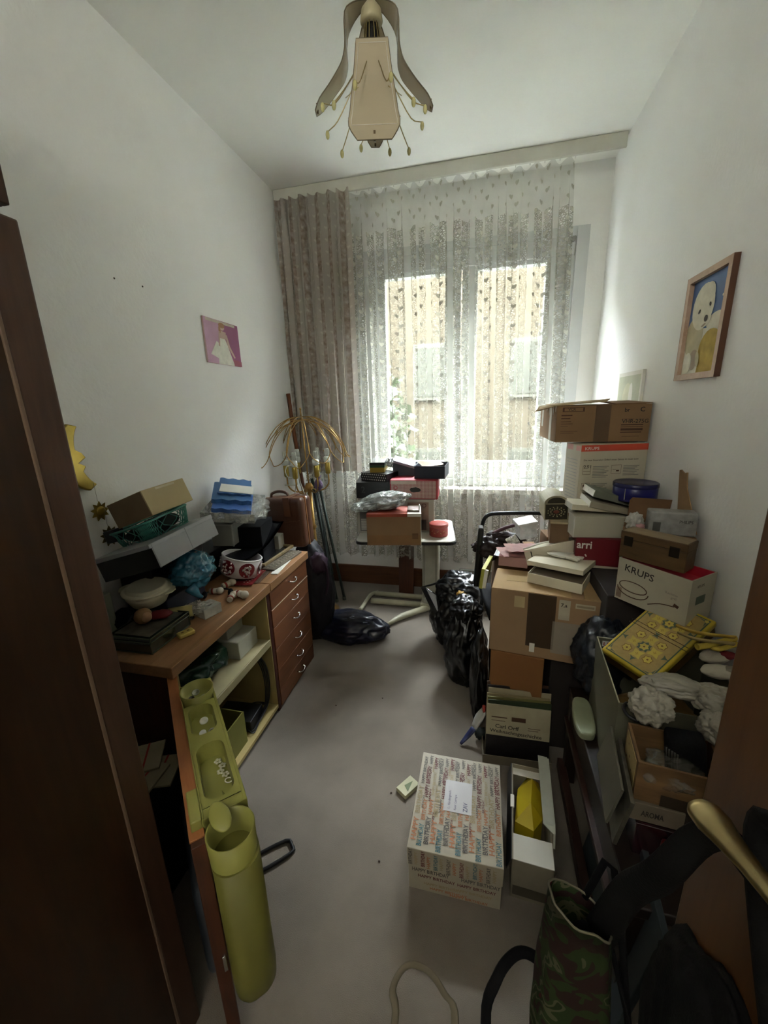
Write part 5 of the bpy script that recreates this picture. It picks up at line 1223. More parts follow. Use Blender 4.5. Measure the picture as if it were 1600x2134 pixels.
mb = MB()
for k, (y0_, l) in enumerate(((.0, .03), (.05, .045), (.10, .02), (.15, .05), (.22, .03))): mb.poly([(-w/2-.0015, -d/2+.02+y0_, h), (-w/2-.0015, -d/2+.032+y0_, h), (-w/2-.0018, -d/2+.03+y0_, h-l)], (-.001, 0, 0))
mb.done('torn_paper', paper, tb_)
# red striped appliance box
kb, dm = carton('krupsbig', 'appliance_box', 'white deep fryer carton with an orange red top stripe, second in the wall stack', M('appliance_white', 'b2ab97', .5, var=.04), z=1.0405, rz=14.5)
w, d, h = dm
bars(kb, dm, 'front', [(0, .915, 1, 1.0)], orange_red, 'red_stripe', label='orange red printed stripe'); bars(kb, dm, 'left', [(.1, .92, .5, 1.0), (.7, .92, .98, .99)], M('pink_stripe', 'c08a80', .5), 'pink_print')
printed(kb, dm, 'front', [('KRUPS', .05, .935, .020, 0, .07, .012)], white_ink, off=.0022, name='brand_lettering')
printed(kb, dm, 'front', [('Die neue Generation: Einfach neues Genuss im neuen Licht', .05, .785, .012, 0, .265, .01), ('2,5 l', .06, .685, .022, 0, .035, .012)], ink)
bl_ = []
for bx0, by0, n_ in ((.20, .70, 8), (.66, .70, 7), (.20, .46, 9), (.66, .46, 7)):
    for k in range(n_): bl_.append((bx0, by0 - k*.021, bx0 + .24 - .03*((k*7) % 3), by0 - k*.021 + .009))
bars(kb, dm, 'front', bl_, grey_ink, 'small_print')
bl_ = []
for u0, v0, u1, v1 in ((.05, .60, .17, .72), (.48, .60, .63, .72), (.05, .38, .17, .48)):
    e_ = .004; bl_ += [(u0, v0, u1, v0+e_), (u0, v1-e_, u1, v1), (u0, v0, u0+e_, v1), (u1-e_, v0, u1, v1)]
bl_ += [(.055, .64, .165, .645), (.07, .42, .09, .46), (.13, .42, .15, .46), (.50, .655, .55, .66), (.555, .63, .60, .65)]
bars(kb, dm, 'front', bl_, brown_ink, 'pictogram'); bars(kb, dm, 'left', [(.15, .2 + .045*k, .85, .212 + .045*k) for k in range(14)], M('pale_print', '9a9a94', .6), 'small_print')
# flat white canvas? blue round tin
p = Vector((.683, 1.955, 1.162))
supp(.665, .785, 1.86, 2.04, .8055, 1.161, 'carton', 'narrow carton standing behind the white box under the blue tin', 'box', card_in, 0)
t = thing('round_tin', 'dark blue round biscuit tin leaning on the wall behind the grey boxes', 'tin', p); bt_ = M('dark_blue_tin', '1c1d5c', .3, var=.1)
mb = MB(); mb.lathe([(0, 0), (.084, 0), (.087, .004), (.087, .068), (.084, .070)], seg=44); mb.done('body', bt_, t)
mb = MB(); mb.lathe([(.089, .060), (.0895, .064), (.0895, .076), (.086, .079), (.080, .077), (0, .077)], seg=44); mb.done('lid', M('dark_blue_lid', '24254f', .25), t)
mb = MB(); mb.box((-.060, -.0655, .035), (.003, .0012, .05), (0, 0, -42)); mb.done('pale_mark', grey_card, t)
# white and red boxes
wb, dm = carton('whitebox', 'white_box', 'plain greyish white box resting on the dark red carton', M('grey_white_card', 'a9a594', .6, var=.03), rz=4.5); zz = wb.location.z
decal(wb, 'white_side', dm, 'left', (0, 0, 1, 1), white_card)
rb, dm2 = carton('redbox', 'red_box', 'glossy dark red carton with white lettering under the white box', dark_red, rz=-6)
rb.location.z = zz - dm2[2] - .0006
printed(rb, dm2, 'front', [('arri', .02, .62, .052, 0, .062, .02)], white_ink, label='pale lettering'); mb = MB(); mb.box((-dm2[0]/2+.035, -dm2[1]/2-.001, .03), (.006, .001, .012), (0, 30, 0)); mb.box((-dm2[0]/2+.045, -dm2[1]/2-.001, .045), (.006, .001, .012), (0, -30, 0)); mb.done('star_mark', white_ink, rb)
lw, dm3 = carton('whitelow', 'white_box', 'low off-white box at the bottom under the dark red carton', off_white, rz=-5); lw.location.z = rb.location.z - dm3[2] - .0006
r, dm = root('whitelid', 'box_lid', 'white box lid lying tilted on the plain white box', 'lid'); closed(dm, r, off_white); decal(r, 'white_end', dm, 'left', (0, 0, 1, 1), paper); r.location.z += .003
r, dm = root('greylow', 'flat_box', 'taupe flat box with a white end resting on the white lid', 'box'); closed(dm, r, M('taupe_card', '8f8775', .6)); decal(r, 'white_end', dm, 'left', (0, 0, 1, 1), paper); r.location.z += .004
r, dm = root('greyup', 'flat_box', 'grey green flat box with a bright white label end, topmost of the flat boxes', 'box'); closed(dm, r, M('grey_green_card', '65695c', .5)); decal(r, 'white_end', dm, 'left', (0, .05, 1, .9), M('bright_label', 'e2e1da', .5)); r.location.z += .006
printed(r, dm, 'left', [('7', .5, .3, .014, 0, None, .0)], ink)
# jewel chest
r, dm = root('chest', 'jewel_chest', 'small curved-lid jewel chest painted with a floral medallion', 'chest'); w, d, h = dm; hb = h*.78
mb = MB(); mb.box((0, 0, hb/2), (w, d, hb), None, .002); mb.done('body', M('chest_side', '8d8365', .5, var=.15, scale=30), r)
mb = MB(); pts = [(-w/2 - .002, -d/2-.002, hb)] + [(-(w/2+.002)*cos(pi*k/14), -d/2-.002, hb + .040*sin(pi*k/14)) for k in range(1, 14)] + [(w/2+.002, -d/2-.002, hb)]; mb.poly(pts, (0, d+.004, 0)); mb.done('curved_lid', M('chest_lid', '8f8870', .45, var=.1), r)
decal(r, 'dark_panel', (w, d, hb), 'front', (.04, .04, .96, .96), M('chest_dark', '2c2718', .45, var=.2, scale=60)); mb = MB(); mb.poly([(-(w/2-.012)*cos(pi*k/12), -d/2-.0035, hb + .003 + .029*sin(pi*k/12)) for k in range(13)], (0, .001, 0)); mb.done('dark_panel', MATS['chest_dark'], r)
mb = MB(); rr = random.Random(5); Fm = face((w, d, hb), 'front')
for k in range(26):
    a = 2*pi*k/13; q = .022 if k < 13 else .033
    mb.blob(Fm @ Vector((w/2 + q*1.15*cos(a), hb/2 + q*.72*sin(a), .0016)), (.0035, .0006, .003), k, 0, 1, sub=1)
for k in range(12): mb.blob(Fm @ Vector((w*.2 + w*.6*k/11, hb*1.08 + .018*sin(pi*k/11), .0018)), (.0035, .0006, .003), k, 0, 1, sub=1)
mb.done('floral_scrolls', M('chest_cream', 'a39a75', .5), r); mb = MB(); mb.blob(Fm @ Vector((w/2, hb/2, .0016)), (.013, .0012, .009), 2, .2, 2, sub=3); mb.done('medallion', M('chest_red', '6d3426', .5), r)
r, dm = carton('leather', 'leather_box', 'worn brown leather box under the jewel chest', M('tan_leather', '6a5138', .45, var=.2, scale=8, bump=.2)); r.rotation_euler = (0, 0, radians(-6)); r.location.z = FIT['chest'][2] - dm[2] - .003
mb = MB(); mb.box((0, 0, dm[2]*.98), (dm[0]+.006, dm[1]+.006, .010), None, .003); mb.done('rim', M('pale_leather', 'a4977a', .5), r)
# chair carrying clutter
t = thing('chair', 'black metal tube chair loaded with clutter in front of the curtain', 'chair', (.26, 2.24, 0), (0, 0, 8))
mb = MB(); mb.tube([(-.20, .17, .48), (-.205, .18, .80), (-.20, .185, .90), (-.17, .187, .945), (-.10, .188, .955), (.10, .188, .955), (.17, .187, .945), (.20, .185, .90), (.205, .18, .80), (.20, .17, .48)], .012, 10); mb.done('back_frame', black_metal, t)
mb = MB(); mb.box((0, 0, .475), (.42, .40, .045), None, .012, 3); mb.done('seat', black_cloth, t)
for sx in (-1, 1):
    mb = MB(); mb.tube([(sx*.19, -.18, .46), (sx*.195, -.20, .012)], .011, 8, smooth_path=1); mb.done('leg', black_metal, t)
    mb = MB(); mb.tube([(sx*.19, .17, .46), (sx*.195, .20, .012)], .011, 8, smooth_path=1); mb.done('leg', black_metal, t)
mb = MB(); mb.box((-.245, .02, .745), (.030, .07, .36), (0, 3, -6), .012, 4); mb.done('arm_pad', black_pl, t)
supp(.11, .345, 2.085, 2.36, .4985, .80, 'carton', 'brown carton on the chair seat under the bags and papers', 'box', card_in, 6)
supp(.345, .42, 2.085, 2.22, .4985, .925, 'carton', 'narrow carton on the chair seat under the leather box', 'box', card_in, 6)
t = thing('dark_jacket', 'dark brown crumpled jacket slung over the left side of the chair', 'clothing', (.12, 2.24, .80)); jk = M('jacket_brown', '2b1e1c', .6, var=.3, scale=12, bump=.3, bscale=50)
mb = MB(); mb.blob((-.04, .0, .0), (.085, .075, .06), 61, .35, 2.5, sub=4, fine=.05); mb.blob((.05, .03, .045), (.09, .05, .035), 63, .4, 2.5, sub=4, fine=.05); mb.blob((-.015, .03, .065), (.05, .03, .02), 64, .4, 2.5, sub=3); mb.done('folds', jk, t)
mb = MB(); mb.tube([(-.03, .02, .075), (.03, .03, .105), (.10, .04, .125), (.12, .04, .10)], [.010, .012, .010, .007], 8); mb.done('sleeve', M('plum_cloth', '46252c', .7, var=.2), t)
t = thing('plastic_tub', 'white square plastic tub standing on the clutter left of the jewel chest', 'tub', (.265, 2.19, .895), (6, -10, 14))
mb = MB(); mb.poly([(-.045, -.04, 0), (.045, -.04, 0), (.045, .04, 0), (-.045, .04, 0)], (0, 0, .085)); mb.done('tub', sheer('milky_tub', 'bfc2be', .78, .3), t); mb = MB(); mb.box((0, 0, .087), (.104, .094, .010), None, .002); mb.done('rim', M('tub_white', 'cfd0cc', .5), t)
cloth('paper_bag', 'white folded paper standing crooked beside the plastic tub', 'paper', paper, .19, 2.15, .87, .06, .05, 30, .02, 12)
bpy.data.objects['paper_bag'].rotation_euler = (radians(60), 0, 0)
t = thing('yellow_ornament', 'brown yellow ornamental figure lying in the chair clutter', 'ornament', (.245, 2.10, .83)); mb = MB(); mb.blob((0, 0, .022), (.030, .022, .024), 71, .4, 3, sub=3); mb.done('figure', M('ochre_glaze', '9a6f28', .3, var=.3, scale=30), t)
t = thing('striped_can', 'shiny pink and white striped can among the chair clutter', 'can', (.295, 2.075, .848), (70, 0, -50)); mb = MB(); mb.lathe([(0, 0), (.019, 0), (.021, .01), (.021, .07), (.016, .08), (0, .081)], seg=24); mb.done('body', M('can_pink', 'b08378', .2, .3), t)
mb = MB(); mb.lathe([(.0215, .045), (.0215, .058)], seg=24); mb.lathe([(.0215, .02), (.0215, .030)], seg=24); mb.done('stripe', paper, t)
t = thing('photo_print', 'dark photo print with a white border poking from the clutter', 'photo', (.15, 2.06, .835), (18, 0, -18)); mb = MB(); mb.box((0, 0, 0), (.10, .07, .002)); mb.done('print', M('photo_dark_print', '2c2426', .25), t); mb = MB(); mb.box((-.048, 0, .0012), (.004, .07, .001)); mb.box((0, .033, .0012), (.10, .004, .001)); mb.done('white_border', paper, t)
cord_p = [(.36, 2.05, .905), (.32, 2.07, .895), (.28, 2.08, .873), (.25, 2.09, .86)]
mb = MB(); mb.tube(cord_p, .004, 6); single(mb, 'cord', paper, 'white cord trailing from the leather box over the clutter', 'cord', (.36, 2.05, .905))
# brown moving box and things on it
mv, dm = carton('moving', 'moving_box', 'large brown cardboard moving box patched with dark tape and a paper label', card2, z=.5, rz=-8.1)
w, d, h = dm
decal(mv, 'tape', dm, 'front', (.36, .17, .62, 1.0), M('dark_tape_patch', '3b2b1c', .4, var=.1)); decal(mv, 'paper_label', dm, 'front', (.60, .12, .93, .62), M('grey_paper_label', '8a8072', .7, var=.04)); decal(mv, 'sticker', dm, 'front', (.645, .66, .745, .96), M('sticker', 'a79f8c', .6))
printed(mv, dm, 'front', [('7,a', .66, .86, .022, 0, None, .02)], ink, off=.0024); decal(mv, 'tape', dm, 'front', (.23, .76, .33, .93), M('beige_tape', 'b29e76', .5)); decal(mv, 'document_pouch', dm, 'front', (.79, .86, .96, .93), M('pouch_edge', 'b5ab92', .3)); bars(mv, dm, 'front', [(.80, .88, .95, .91)], M('pouch_text', '8c8068', .5), off=.0022)
decal(mv, 'small_label', dm, 'front', (.40, .08, .45, .22), paper, off=.002)
mb = MB(); mb.box((-w*.12, 0, h+.0012), (w*.74, d*.98, .0024), (0, 0, 0)); mb.done('flap', M('flap_tan', '9c8058', .8, var=.08), mv); mb = MB(); mb.box((w*.05, .02, h+.003), (w*.85, .055, .001), (0, 0, 4)); mb.done('tape', M('glossy_tape', 'a8906a', .12), mv)
mb = MB(); mb.poly([(w/2-.06, -d/2, h+.001), (w/2+.002, -d/2, h-.002), (w/2+.004, d/2, h-.002), (w/2-.06, d/2, h+.001)], (0, 0, .005)); mb.done('flap', MATS['flap_tan'], mv)
ZM = .5 + h + .0030
r, dm = root('flatbox', 'flat_box', 'cream shallow box without its lid on the moving box', 'box'); r.location.z = ZM + .0035; r.rotation_euler = (0, 0, radians(-24)); tray(dm, r, off_white, th=.003); fb = r.location.z + dm[2]
mb = MB(); mb.bx(-dm[0]/2+.004, dm[0]/2-.004, -dm[1]/2+.004, dm[1]/2-.004, .004, dm[2]-.012); mb.done('inlay', M('inlay_brown', '5c5040', .8), r)
r, dm = root('flatlid', 'box_lid', 'cream box lid lying skewed on its shallow box with white gloves on top', 'lid'); r.rotation_euler = (radians(-1.5), radians(-3), radians(-30)); r.location.z = fb + .009; closed(dm, r, off_white); LZ = r.location.copy()
t = thing('white_gloves', 'pair of folded white cotton gloves on the cream lid', 'gloves', (LZ.x + .0, LZ.y, LZ.z + .026), (0, -3, -34)); gmat = M('glove_white', 'c6c2b4', .85, var=.05)
mb = MB(); mb.blob((-.02, 0, .008), (.060, .030, .010), 81, .15, 2, floor=.0, sub=4)
for k in range(4): mb.tube([(.02, -.02 + .012*k, .008), (.05, -.026 + .016*k, .009), (.075, -.03 + .02*k, .006)], [.008, .007, .005], 8)
mb.tube([(-.01, .02, .008), (.01, .045, .008), (.03, .055, .006)], [.008, .007, .005], 8); mb.done('glove', gmat, t)
mb = MB(); mb.blob((.03, .055, .010), (.018, .012, .008), 82, .1, 2, sub=2); mb.done('cotton_tip', gmat, t)
r, dm = root('longbox', 'long_box', 'long white box tilted up with a slot in its side and papers sliding out', 'box'); closed(dm, r, M('long_box_white', 'b8b09c', .6, var=.03)); w, d, h = dm
bars(r, dm, 'front', [(.115, .45, .135, .85), (.115, .45, .128, .50)], ink, 'slot'); mb = MB(); mb.tube([(-w/2, -d*.3, h+.002), (-w*.1, -d*.2, h+.012), (w*.25, -d*.25, h+.010), (w*.32, 0, h+.002)], .006, 6, flat=.4); mb.done('paper_edge', paper, r)
r, dm = root('pinkbox', 'pink_box', 'dusty pink box under the pink papers on the moving box', 'box'); r.location.z = ZM; r.rotation_euler = (0, 0, radians(-9)); closed(dm, r, pink_card); zp = ZM + dm[2]; px_ = r.location
for k, (dx, dy, w_, d_, rz, lbl) in enumerate(((.02, .0, .19, .14, 14, 'pale pink paper lying lowest on the pink box'), (.06, .02, .17, .10, 24, 'pink wrapping paper folded over the pale paper'), (.035, -.01, .16, .12, 8, 'topmost pale pink sheet on the pink box'))):
    cloth('wrapping_paper', lbl, 'paper', (pink_paper, pink_card, pink_paper)[k], px_.x + dx, px_.y + dy, zp + .004 + .013*k, w_, d_, rz, .006, 90+k, 16, 12, .0012, group='pink papers on the moving box')
o = single(MB().box((.055, 2.02, .74), (.020, .20, .11), (0, 6, -12), .002), 'book', M('yellow_edge_cover', 'a5a348', .4), 'upright book with yellow green edge squeezed between the chair and the moving box', 'book', (.055, 2.02, .69))
mb = MB(); mb.box((.0505, 1.924, .74), (.018, .012, .10), (0, 6, -12), .001); bk = single(mb, 'pages', paper, None, None, (.055, 2.02, .69)); bk.parent = o; bk.location = (0, 0, 0); del bk
# krups two, wooden box, carton with flaps
r, dm = root('krups2', 'appliance_box', 'open white raclette carton with a red inside and big dark lettering', 'box'); r.rotation_euler = (0, 0, radians(-50.8)); r.location.z = .8705
w, d, h = dm; kwh = M('krups_white', 'a6a08e', .5, var=.05); tray(dm, r, kwh, th=.004); mb = MB(); mb.bx(-w/2+.004, w/2-.004, -d/2+.004, d/2-.004, h-.040, h-.034); mb.done('red_inner_flap', M('red_inside', 'b3283a', .45), r)
mb = MB()
for a, b2, c, dd in ((-w/2+.0042, w/2-.0042, -d/2+.0042, -d/2+.0052), (-w/2+.0042, w/2-.0042, d/2-.0052, d/2-.0042), (-w/2+.0042, -w/2+.0052, -d/2+.005, d/2-.005), (w/2-.0052, w/2-.0042, -d/2+.005, d/2-.005)): mb.bx(a, b2, c, dd, h-.034, h-.001)
mb.done('red_inner_wall', MATS['red_inside'], r)
printed(r, dm, 'front', [('KRUPS', .10, .74, .036, -4, .105, .012)], ink, 'brand_lettering', label='large dark lettering'); printed(r, dm, 'front', [('Raclette', .70, .56, .012, 0, None, .0), ('grill', .78, .48, .012, 0, None, .0)], grey_ink); printed(r, dm, 'right', [('KRUPS', .22, .80, .014, 0, .04, .01)], ink)
mb = MB(); Fm = face(dm, 'front'); mb.tube([Fm @ Vector((w*.26 + .050*cos(a), h*.40 + .020*sin(a), .0018)) for a in [2*pi*k/20 for k in range(20)]], .0016, 5, True, 1); mb.tube([Fm @ Vector((w*.26 + .056*cos(a), h*.34 + .030*sin(a), .0018)) for a in [pi + pi*k/10 for k in range(11)]], .0016, 5, False, 1)
mb.tube([Fm @ Vector((w*u, h*v, .0018)) for u, v in ((.50, .16), (.66, .28), (.84, .33))], .0016, 5); mb.box(Fm @ Vector((w*.86, h*.36, .0018)), (.016, .001, .010), (0, 20, 0)); mb.done('product_drawing', brown_ink, r)
bars(r, dm, 'right', [(.25, .42, .62, .60)], M('green_picture', '4c5a4a', .5), 'picture'); bars(r, dm, 'front', [(.02, .05, .10, .30)], M('drawing_brown', '7c6a5a', .6, var=.2, scale=30), 'picture')
kz = .8705 + h
r, dm = root('woodbox', 'wooden_box', 'old brown wooden box with two dark hinges standing on the open white carton', 'box'); r.rotation_euler = (0, 0, radians(-43)); r.location.z = kz + .0006
w, d, h = dm; wbm = wood('old_box_wood', '5a4428', '3f2e1a', .5, (1, 8, 8)); mb = MB(); mb.box((0, 0, h*.36), (w, d, h*.72), None, .0015); mb.done('body', wbm, r); mb = MB(); mb.box((0, 0, h*.865), (w+.002, d+.002, h*.265), None, .0015); mb.done('lid', wbm, r)
for u in (.13, .83):
    mb = MB(); mb.box((-w/2 + w*u, -d/2-.0015, h*.66), (.030, .003, .036), None, .001); mb.done('hinge', M('dark_iron', '231c14', .5, .5), r)
mb = MB(); mb.box((0, 0, h+.001), (w*.96, d*.94, .0015)); mb.done('worn_top', wood('worn_top_wood', '8a7a60', '6d5c44', .45, (1, 6, 6)), r)
fc = thing('flap_carton', 'open brown carton with tall raised flaps against the right wall', 'box', (.695, 1.735, .869)); cb = (.17, .16, .235)
tray(cb, fc, card, th=.004)
mb = MB(); mb.poly([(-.075, .082, .235), (.075, .082, .235), (.085, .088, .322), (-.062, .088, .330), (-.072, .086, .318)], (0, .003, 0)); mb.done('flap', card_in, fc)
mb = MB(); mb.poly([(.083, -.135, .245), (.083, .02, .245), (.075, .035, .40), (.068, .03, .455), (.066, .01, .460), (.064, -.02, .452), (.063, -.045, .458), (.066, -.052, .40)], (.003, 0, 0)); mb.done('flap', M('flap_light', '967754', .85, var=.05), fc)
t = thing('plastic_case', 'grey frosted plastic case with dark lettering standing in the open carton', 'case', (.703, 1.63, 1.105), (0, 0, -8)); mb = MB(); mb.box((0, 0, .045), (.150, .060, .09), None, .008, 3); mb.done('shell', sheer('frosted_grey', '8e8e8c', .88, .3), t)
mb = MB(); mb.bx(-.062, -.038, -.0315, -.0302, .015, .05); mb.done('window_label', M('case_dark_label', '4c4c48', .4), t); mb = MB(); mb.text('PHILIPS', frame((.018, -.0312, .050), (1, 0, 0), (0, 0, 1), (0, -1, 0)), .016, .01, .042); mb.done('lettering', ink, t)
supp(.62, .78, 1.592, 1.652, .869, 1.104, 'carton', 'narrow brown carton carrying the frosted grey case', 'box', card, -8)
t = thing('tissue_packet', 'crumpled pink and white tissue packet left of the frosted case', 'packet', (.61, 1.655, 1.11)); mb = MB(); mb.blob((-.018, 0, .030), (.028, .022, .036), 91, .35, 3, sub=4, fine=.06); mb.done('wrap', M('packet_white', 'a29f98', .4, var=.15, scale=60), t); mb = MB(); mb.blob((-.006, -.014, .016), (.020, .014, .013), 93, .3, 3, sub=3); mb.done('pink_part', M('packet_pink', 'a57b7b', .5), t)
supp(.575, .615, 1.66, 1.72, .869, 1.108, 'carton', 'thin carton edge under the tissue packet', 'box', card_in, 0)
t = thing('refuse_sack', 'dark blue black sack stuffed between the moving box and the white raclette carton', 'bag', (.49, 1.50, .45)); mb = MB(); mb.blob((.02, .04, .15), (.115, .11, .17), 101, .2, 1.7, floor=.0, sub=5, fine=.015); mb.done('sack', M('blue_black_sack', '171c24', .4, var=.3, bump=.5, bscale=25), t)
# tin with pattern
r, dm = root('tin', 'biscuit_tin', 'large yellow biscuit tin with blue green ornament pattern lying tilted on the open carton', 'tin'); w, d, h = dm
yl = M('tin_yellow', 'b09a2e', .3, .3, var=.12); tn = M('tin_tan', '9c8550', .45, var=.08, scale=60)
mb = MB(); mb.box((0, 0, h*.40), (w-.006, d-.006, h*.8), None, .008, 3); mb.done('body', M('tin_brown', '6d5226', .35, .4, var=.15), r)
mb = MB(); mb.box((0, 0, h-.012), (w, d, .024), None, .0075, 4); mb.done('lid', yl, r)
bars(r, dm, 'top', [(.055, .035, .945, .965)], M('tin_teal_line', '3c5446', .4), 'border_line', off=.0006); bars(r, dm, 'top', [(.075, .047, .925, .953)], tn, 'tan_field', off=.0010)
Fm = face(dm, 'top'); orn_y, orn_t, orn_d = MB(), MB(), MB()
def star(mb, cx, cy, R_, n, q, z, ph=0):
    mb._add([Fm @ Vector((cx + R_*(1 if k % 2 == 0 else q)*cos(ph + pi*k/n), cy + R_*(1 if k % 2 == 0 else q)*sin(ph + pi*k/n), z)) for k in range(2*n)], [tuple(range(2*n))])
for cyf in (.30, .70):
    cx0, cy0 = w/2, d*cyf; s = .0345
    for i in (-1, 0, 1):
        for j in (-1, 0, 1):
            x, y = cx0 + i*s*1.02, cy0 + j*s*1.02
            if i == 0 and j == 0: star(orn_t, x, y, .0225, 8, .72, .0013); star(orn_y, x, y, .0155, 6, .7, .0016); star(orn_d, x, y, .0035, 6, .9, .0019)
            elif (i + j) % 2: orn_y._add([Fm @ Vector((x + a, y + b2, .0013)) for a, b2 in ((-.0165, -.0165), (0, -.012), (.0165, -.0165), (.012, 0), (.0165, .0165), (0, .012), (-.0165, .0165), (-.012, 0))], [tuple(range(8))]); star(orn_d, x, y, .0062, 4, .35, .0016); star(orn_y, x, y, .0025, 4, .8, .0019)
            else: star(orn_d, x, y, .0165, 6, .8, .0013, .4); star(orn_y, x, y, .0145, 6, .75, .0015, .4); star(orn_d, x, y, .0035, 6, .9, .0018)
    for sx, sy in ((1, 0), (-1, 0), (0, 1), (0, -1)): star(orn_t, cx0 + sx*.066, cy0 + sy*.058, .012, 3, .35, .0013, math.atan2(sy, sx))
for sx, sy in ((0, 0), (1, 0), (0, 1), (1, 1)):
    x, y = (.085 if sx == 0 else .915)*w, (.055 if sy == 0 else .945)*d; dx, dy = (1 if sx == 0 else -1)*.028, (1 if sy == 0 else -1)*.028
    orn_t._add([Fm @ Vector(p_) for p_ in ((x, y, .0013), (x+dx, y, .0013), (x+dx*.2, y+dy*.2, .0013))], [(0, 1, 2)]); orn_t._add([Fm @ Vector(p_) for p_ in ((x, y, .0014), (x, y+dy, .0014), (x+dx*.2, y+dy*.2, .0014))], [(0, 1, 2)]); star(orn_y, x+dx*.08, y+dy*.08, .007, 4, .7, .0017)
orn_y.done('yellow_ornament', M('orn_yellow', 'b7a24a', .35), r); orn_t.done('teal_ornament', M('orn_teal', '4a5a4c', .4), r); orn_d.done('dark_ornament', M('orn_brown', '6b4a22', .4), r)
mb = MB()
for yf in (.50, .545): mb.tube([(-w/2-.003, -d/2 + d*yf, h-.02), (-w/2-.002, -d/2+d*yf, h+.001), (0, -d/2+d*(yf-.005), h+.0025), (w/2+.002, -d/2+d*yf, h+.001), (w/2+.003, -d/2+d*yf, h-.02)], .0009, 5)
mb.done('elastic_cord', M('cord_dark', '3a2c1c', .5), r)
# open carton under the tin
lf = thing('open_carton', 'open grey green carton with a red and white label inside holding the yellow tin', 'box', (.605, 1.27, .4475), (0, 0, -5)); g1 = M('grey_green_carton', '5c5b4a', .55, var=.08); tray((.345, .36, .295), lf, g1, th=.0045)
FmB = frame((-.1675, .1752, .0), (1, 0, 0), (0, 0, 1), (0, -1, 0))
mb = MB(); mb._add([FmB @ Vector(p_) for p_ in ((.015, .262, .0012), (.115, .262, .0012), (.115, .285, .0012), (.015, .285, .0012))], [(0, 1, 2, 3)]); mb.done('label_ground', paper, lf)
mb = MB(); mb.text('LEIFHEIT', FmB @ Matrix.Translation((.018, .266, .0018)), .020, .012, .09); mb.done('lettering', M('label_red', 'a32626', .5), lf)
mb = MB(); mb._add([FmB @ Vector(p_) for p_ in ((.012, .20, .0012), (.14, .20, .0012), (.14, .25, .0012), (.012, .25, .0012))], [(0, 1, 2, 3)]); mb.done('green_picture', M('label_green', '34503c', .5, var=.3, scale=40), lf)
mb = MB(); mb.tube([(-.17, .178, .2955), (-.17, -.178, .2955)], .0022, 6, smooth_path=1); mb.tube([(-.17, .178, .2955), (.17, .178, .2955)], .0022, 6, smooth_path=1); mb.done('worn_edge', M('worn_edge', 'a29f88', .7), lf)
mb = MB(); mb.blob((-.02, -.05, .13), (.13, .11, .10), 111, .2, 2, sub=4); mb.done('packed_clothes', M('ochre_fabric', '6b5022', .8, var=.2, bump=.3), lf)
# utensils, slippers, satin, purse, crate
t = thing('wooden_tongs', 'pair of yellow wooden tongs lying across the biscuit tin', 'tongs', (.66, 1.27, .895)); yw = wood('yellow_wood', 'b3963c', '96792b', .5, (3, 8, 8))
a0 = at(1408, 1303, 2, .91); a1 = at(1450, 1318, 2, .905); a2 = at(1530, 1328, 2, .90)
mb = MB(); mb.tube([a0 - t.location, a1 - t.location, a2 - t.location], [.007, .009, .009], 8, flat=.5); mb.done('arm', yw, t)
b0 = at(1412, 1318, 2, .885); b1 = at(1452, 1332, 2, .885); b2_ = at(1530, 1342, 2, .885)
mb = MB(); mb.tube([b0 - t.location, b1 - t.location, b2_ - t.location], [.006, .008, .009], 8, flat=.5); mb.done('arm', M('tongs_cream', '9c8a5a', .5), t)
t = thing('yellow_glove', 'yellow cloth glove finger draped beside the wooden tongs', 'glove', at(1500, 1350, 2, .85)); L_ = t.location.copy()
mb = MB(); mb.tube([at(1452, 1348, 2, .86) - L_, at(1475, 1345, 2, .862) - L_, at(1500, 1338, 2, .865) - L_, at(1535, 1330, 2, .865) - L_], [.010, .0095, .009, .008], 10); mb.tube([at(1480, 1350, 2, .856) - L_, at(1500, 1352, 2, .856) - L_, at(1535, 1342, 2, .858) - L_], [.006, .008, .008], 8); mb.done('fingers', M('glove_yellow', 'b09b3a', .8, var=.1), t)
for k, (px, py, lbl) in enumerate(((1490, 1368, 'white slipper with a red lining, upper one by the door edge'), (1500, 1400, 'round-toed white slipper, lower one by the door edge'))):
    p = at(px, py, 2, .82); t = thing('slipper', lbl, 'slipper', p, (0, 0, 10), 'white slippers'); mb = MB(); mb.blob((0, 0, 0), (.050, .028, .018), 120+k, .08, 2, sub=4, M4=Matrix.Rotation(radians(15 - 20*k), 4, 'Z')); mb.done('upper', M('slipper_white', 'a7a091', .7, var=.05), t)
    mb = MB(); mb.blob((.025, -.006, .008), (.030, .016, .012), 122, .1, 2, sub=3); mb.done('lining', M('slipper_red', '6d1c20', .7) if k == 0 else M('slipper_grey', '7a7468', .8), t)
t = thing('satin_cloth', 'shiny greyish white satin cloth bunched over the crate', 'cloth', (.60, 1.09, .76)); sat = M('satin', '8d887c', .35, var=.08, scale=6, bump=.6, bscale=16, spec=.6)
mb = MB(); mb.blob((-.035, .03, .050), (.085, .036, .028), 131, .2, 1.5, sub=5, M4=Matrix.Rotation(radians(-12), 4, 'Z')); mb.blob((.045, .0, .042), (.06, .05, .035), 133, .22, 1.7, sub=5, fine=.015); mb.blob((.03, -.07, .01), (.05, .045, .04), 135, .25, 1.8, sub=5, fine=.015); mb.done('folds', sat, t)
t = thing('ruffled_cloth', 'gathered dull white satin ruffle at the back corner of the crate', 'cloth', (.475, 1.055, .735)); mb = MB(); mb.blob((0, .0, .050), (.050, .046, .048), 141, .25, 2.4, sub=5, fine=.03); mb.done('ruffle', M('satin_ruffle', '938e82', .45, var=.08, bump=.4, bscale=30, spec=.5), t)
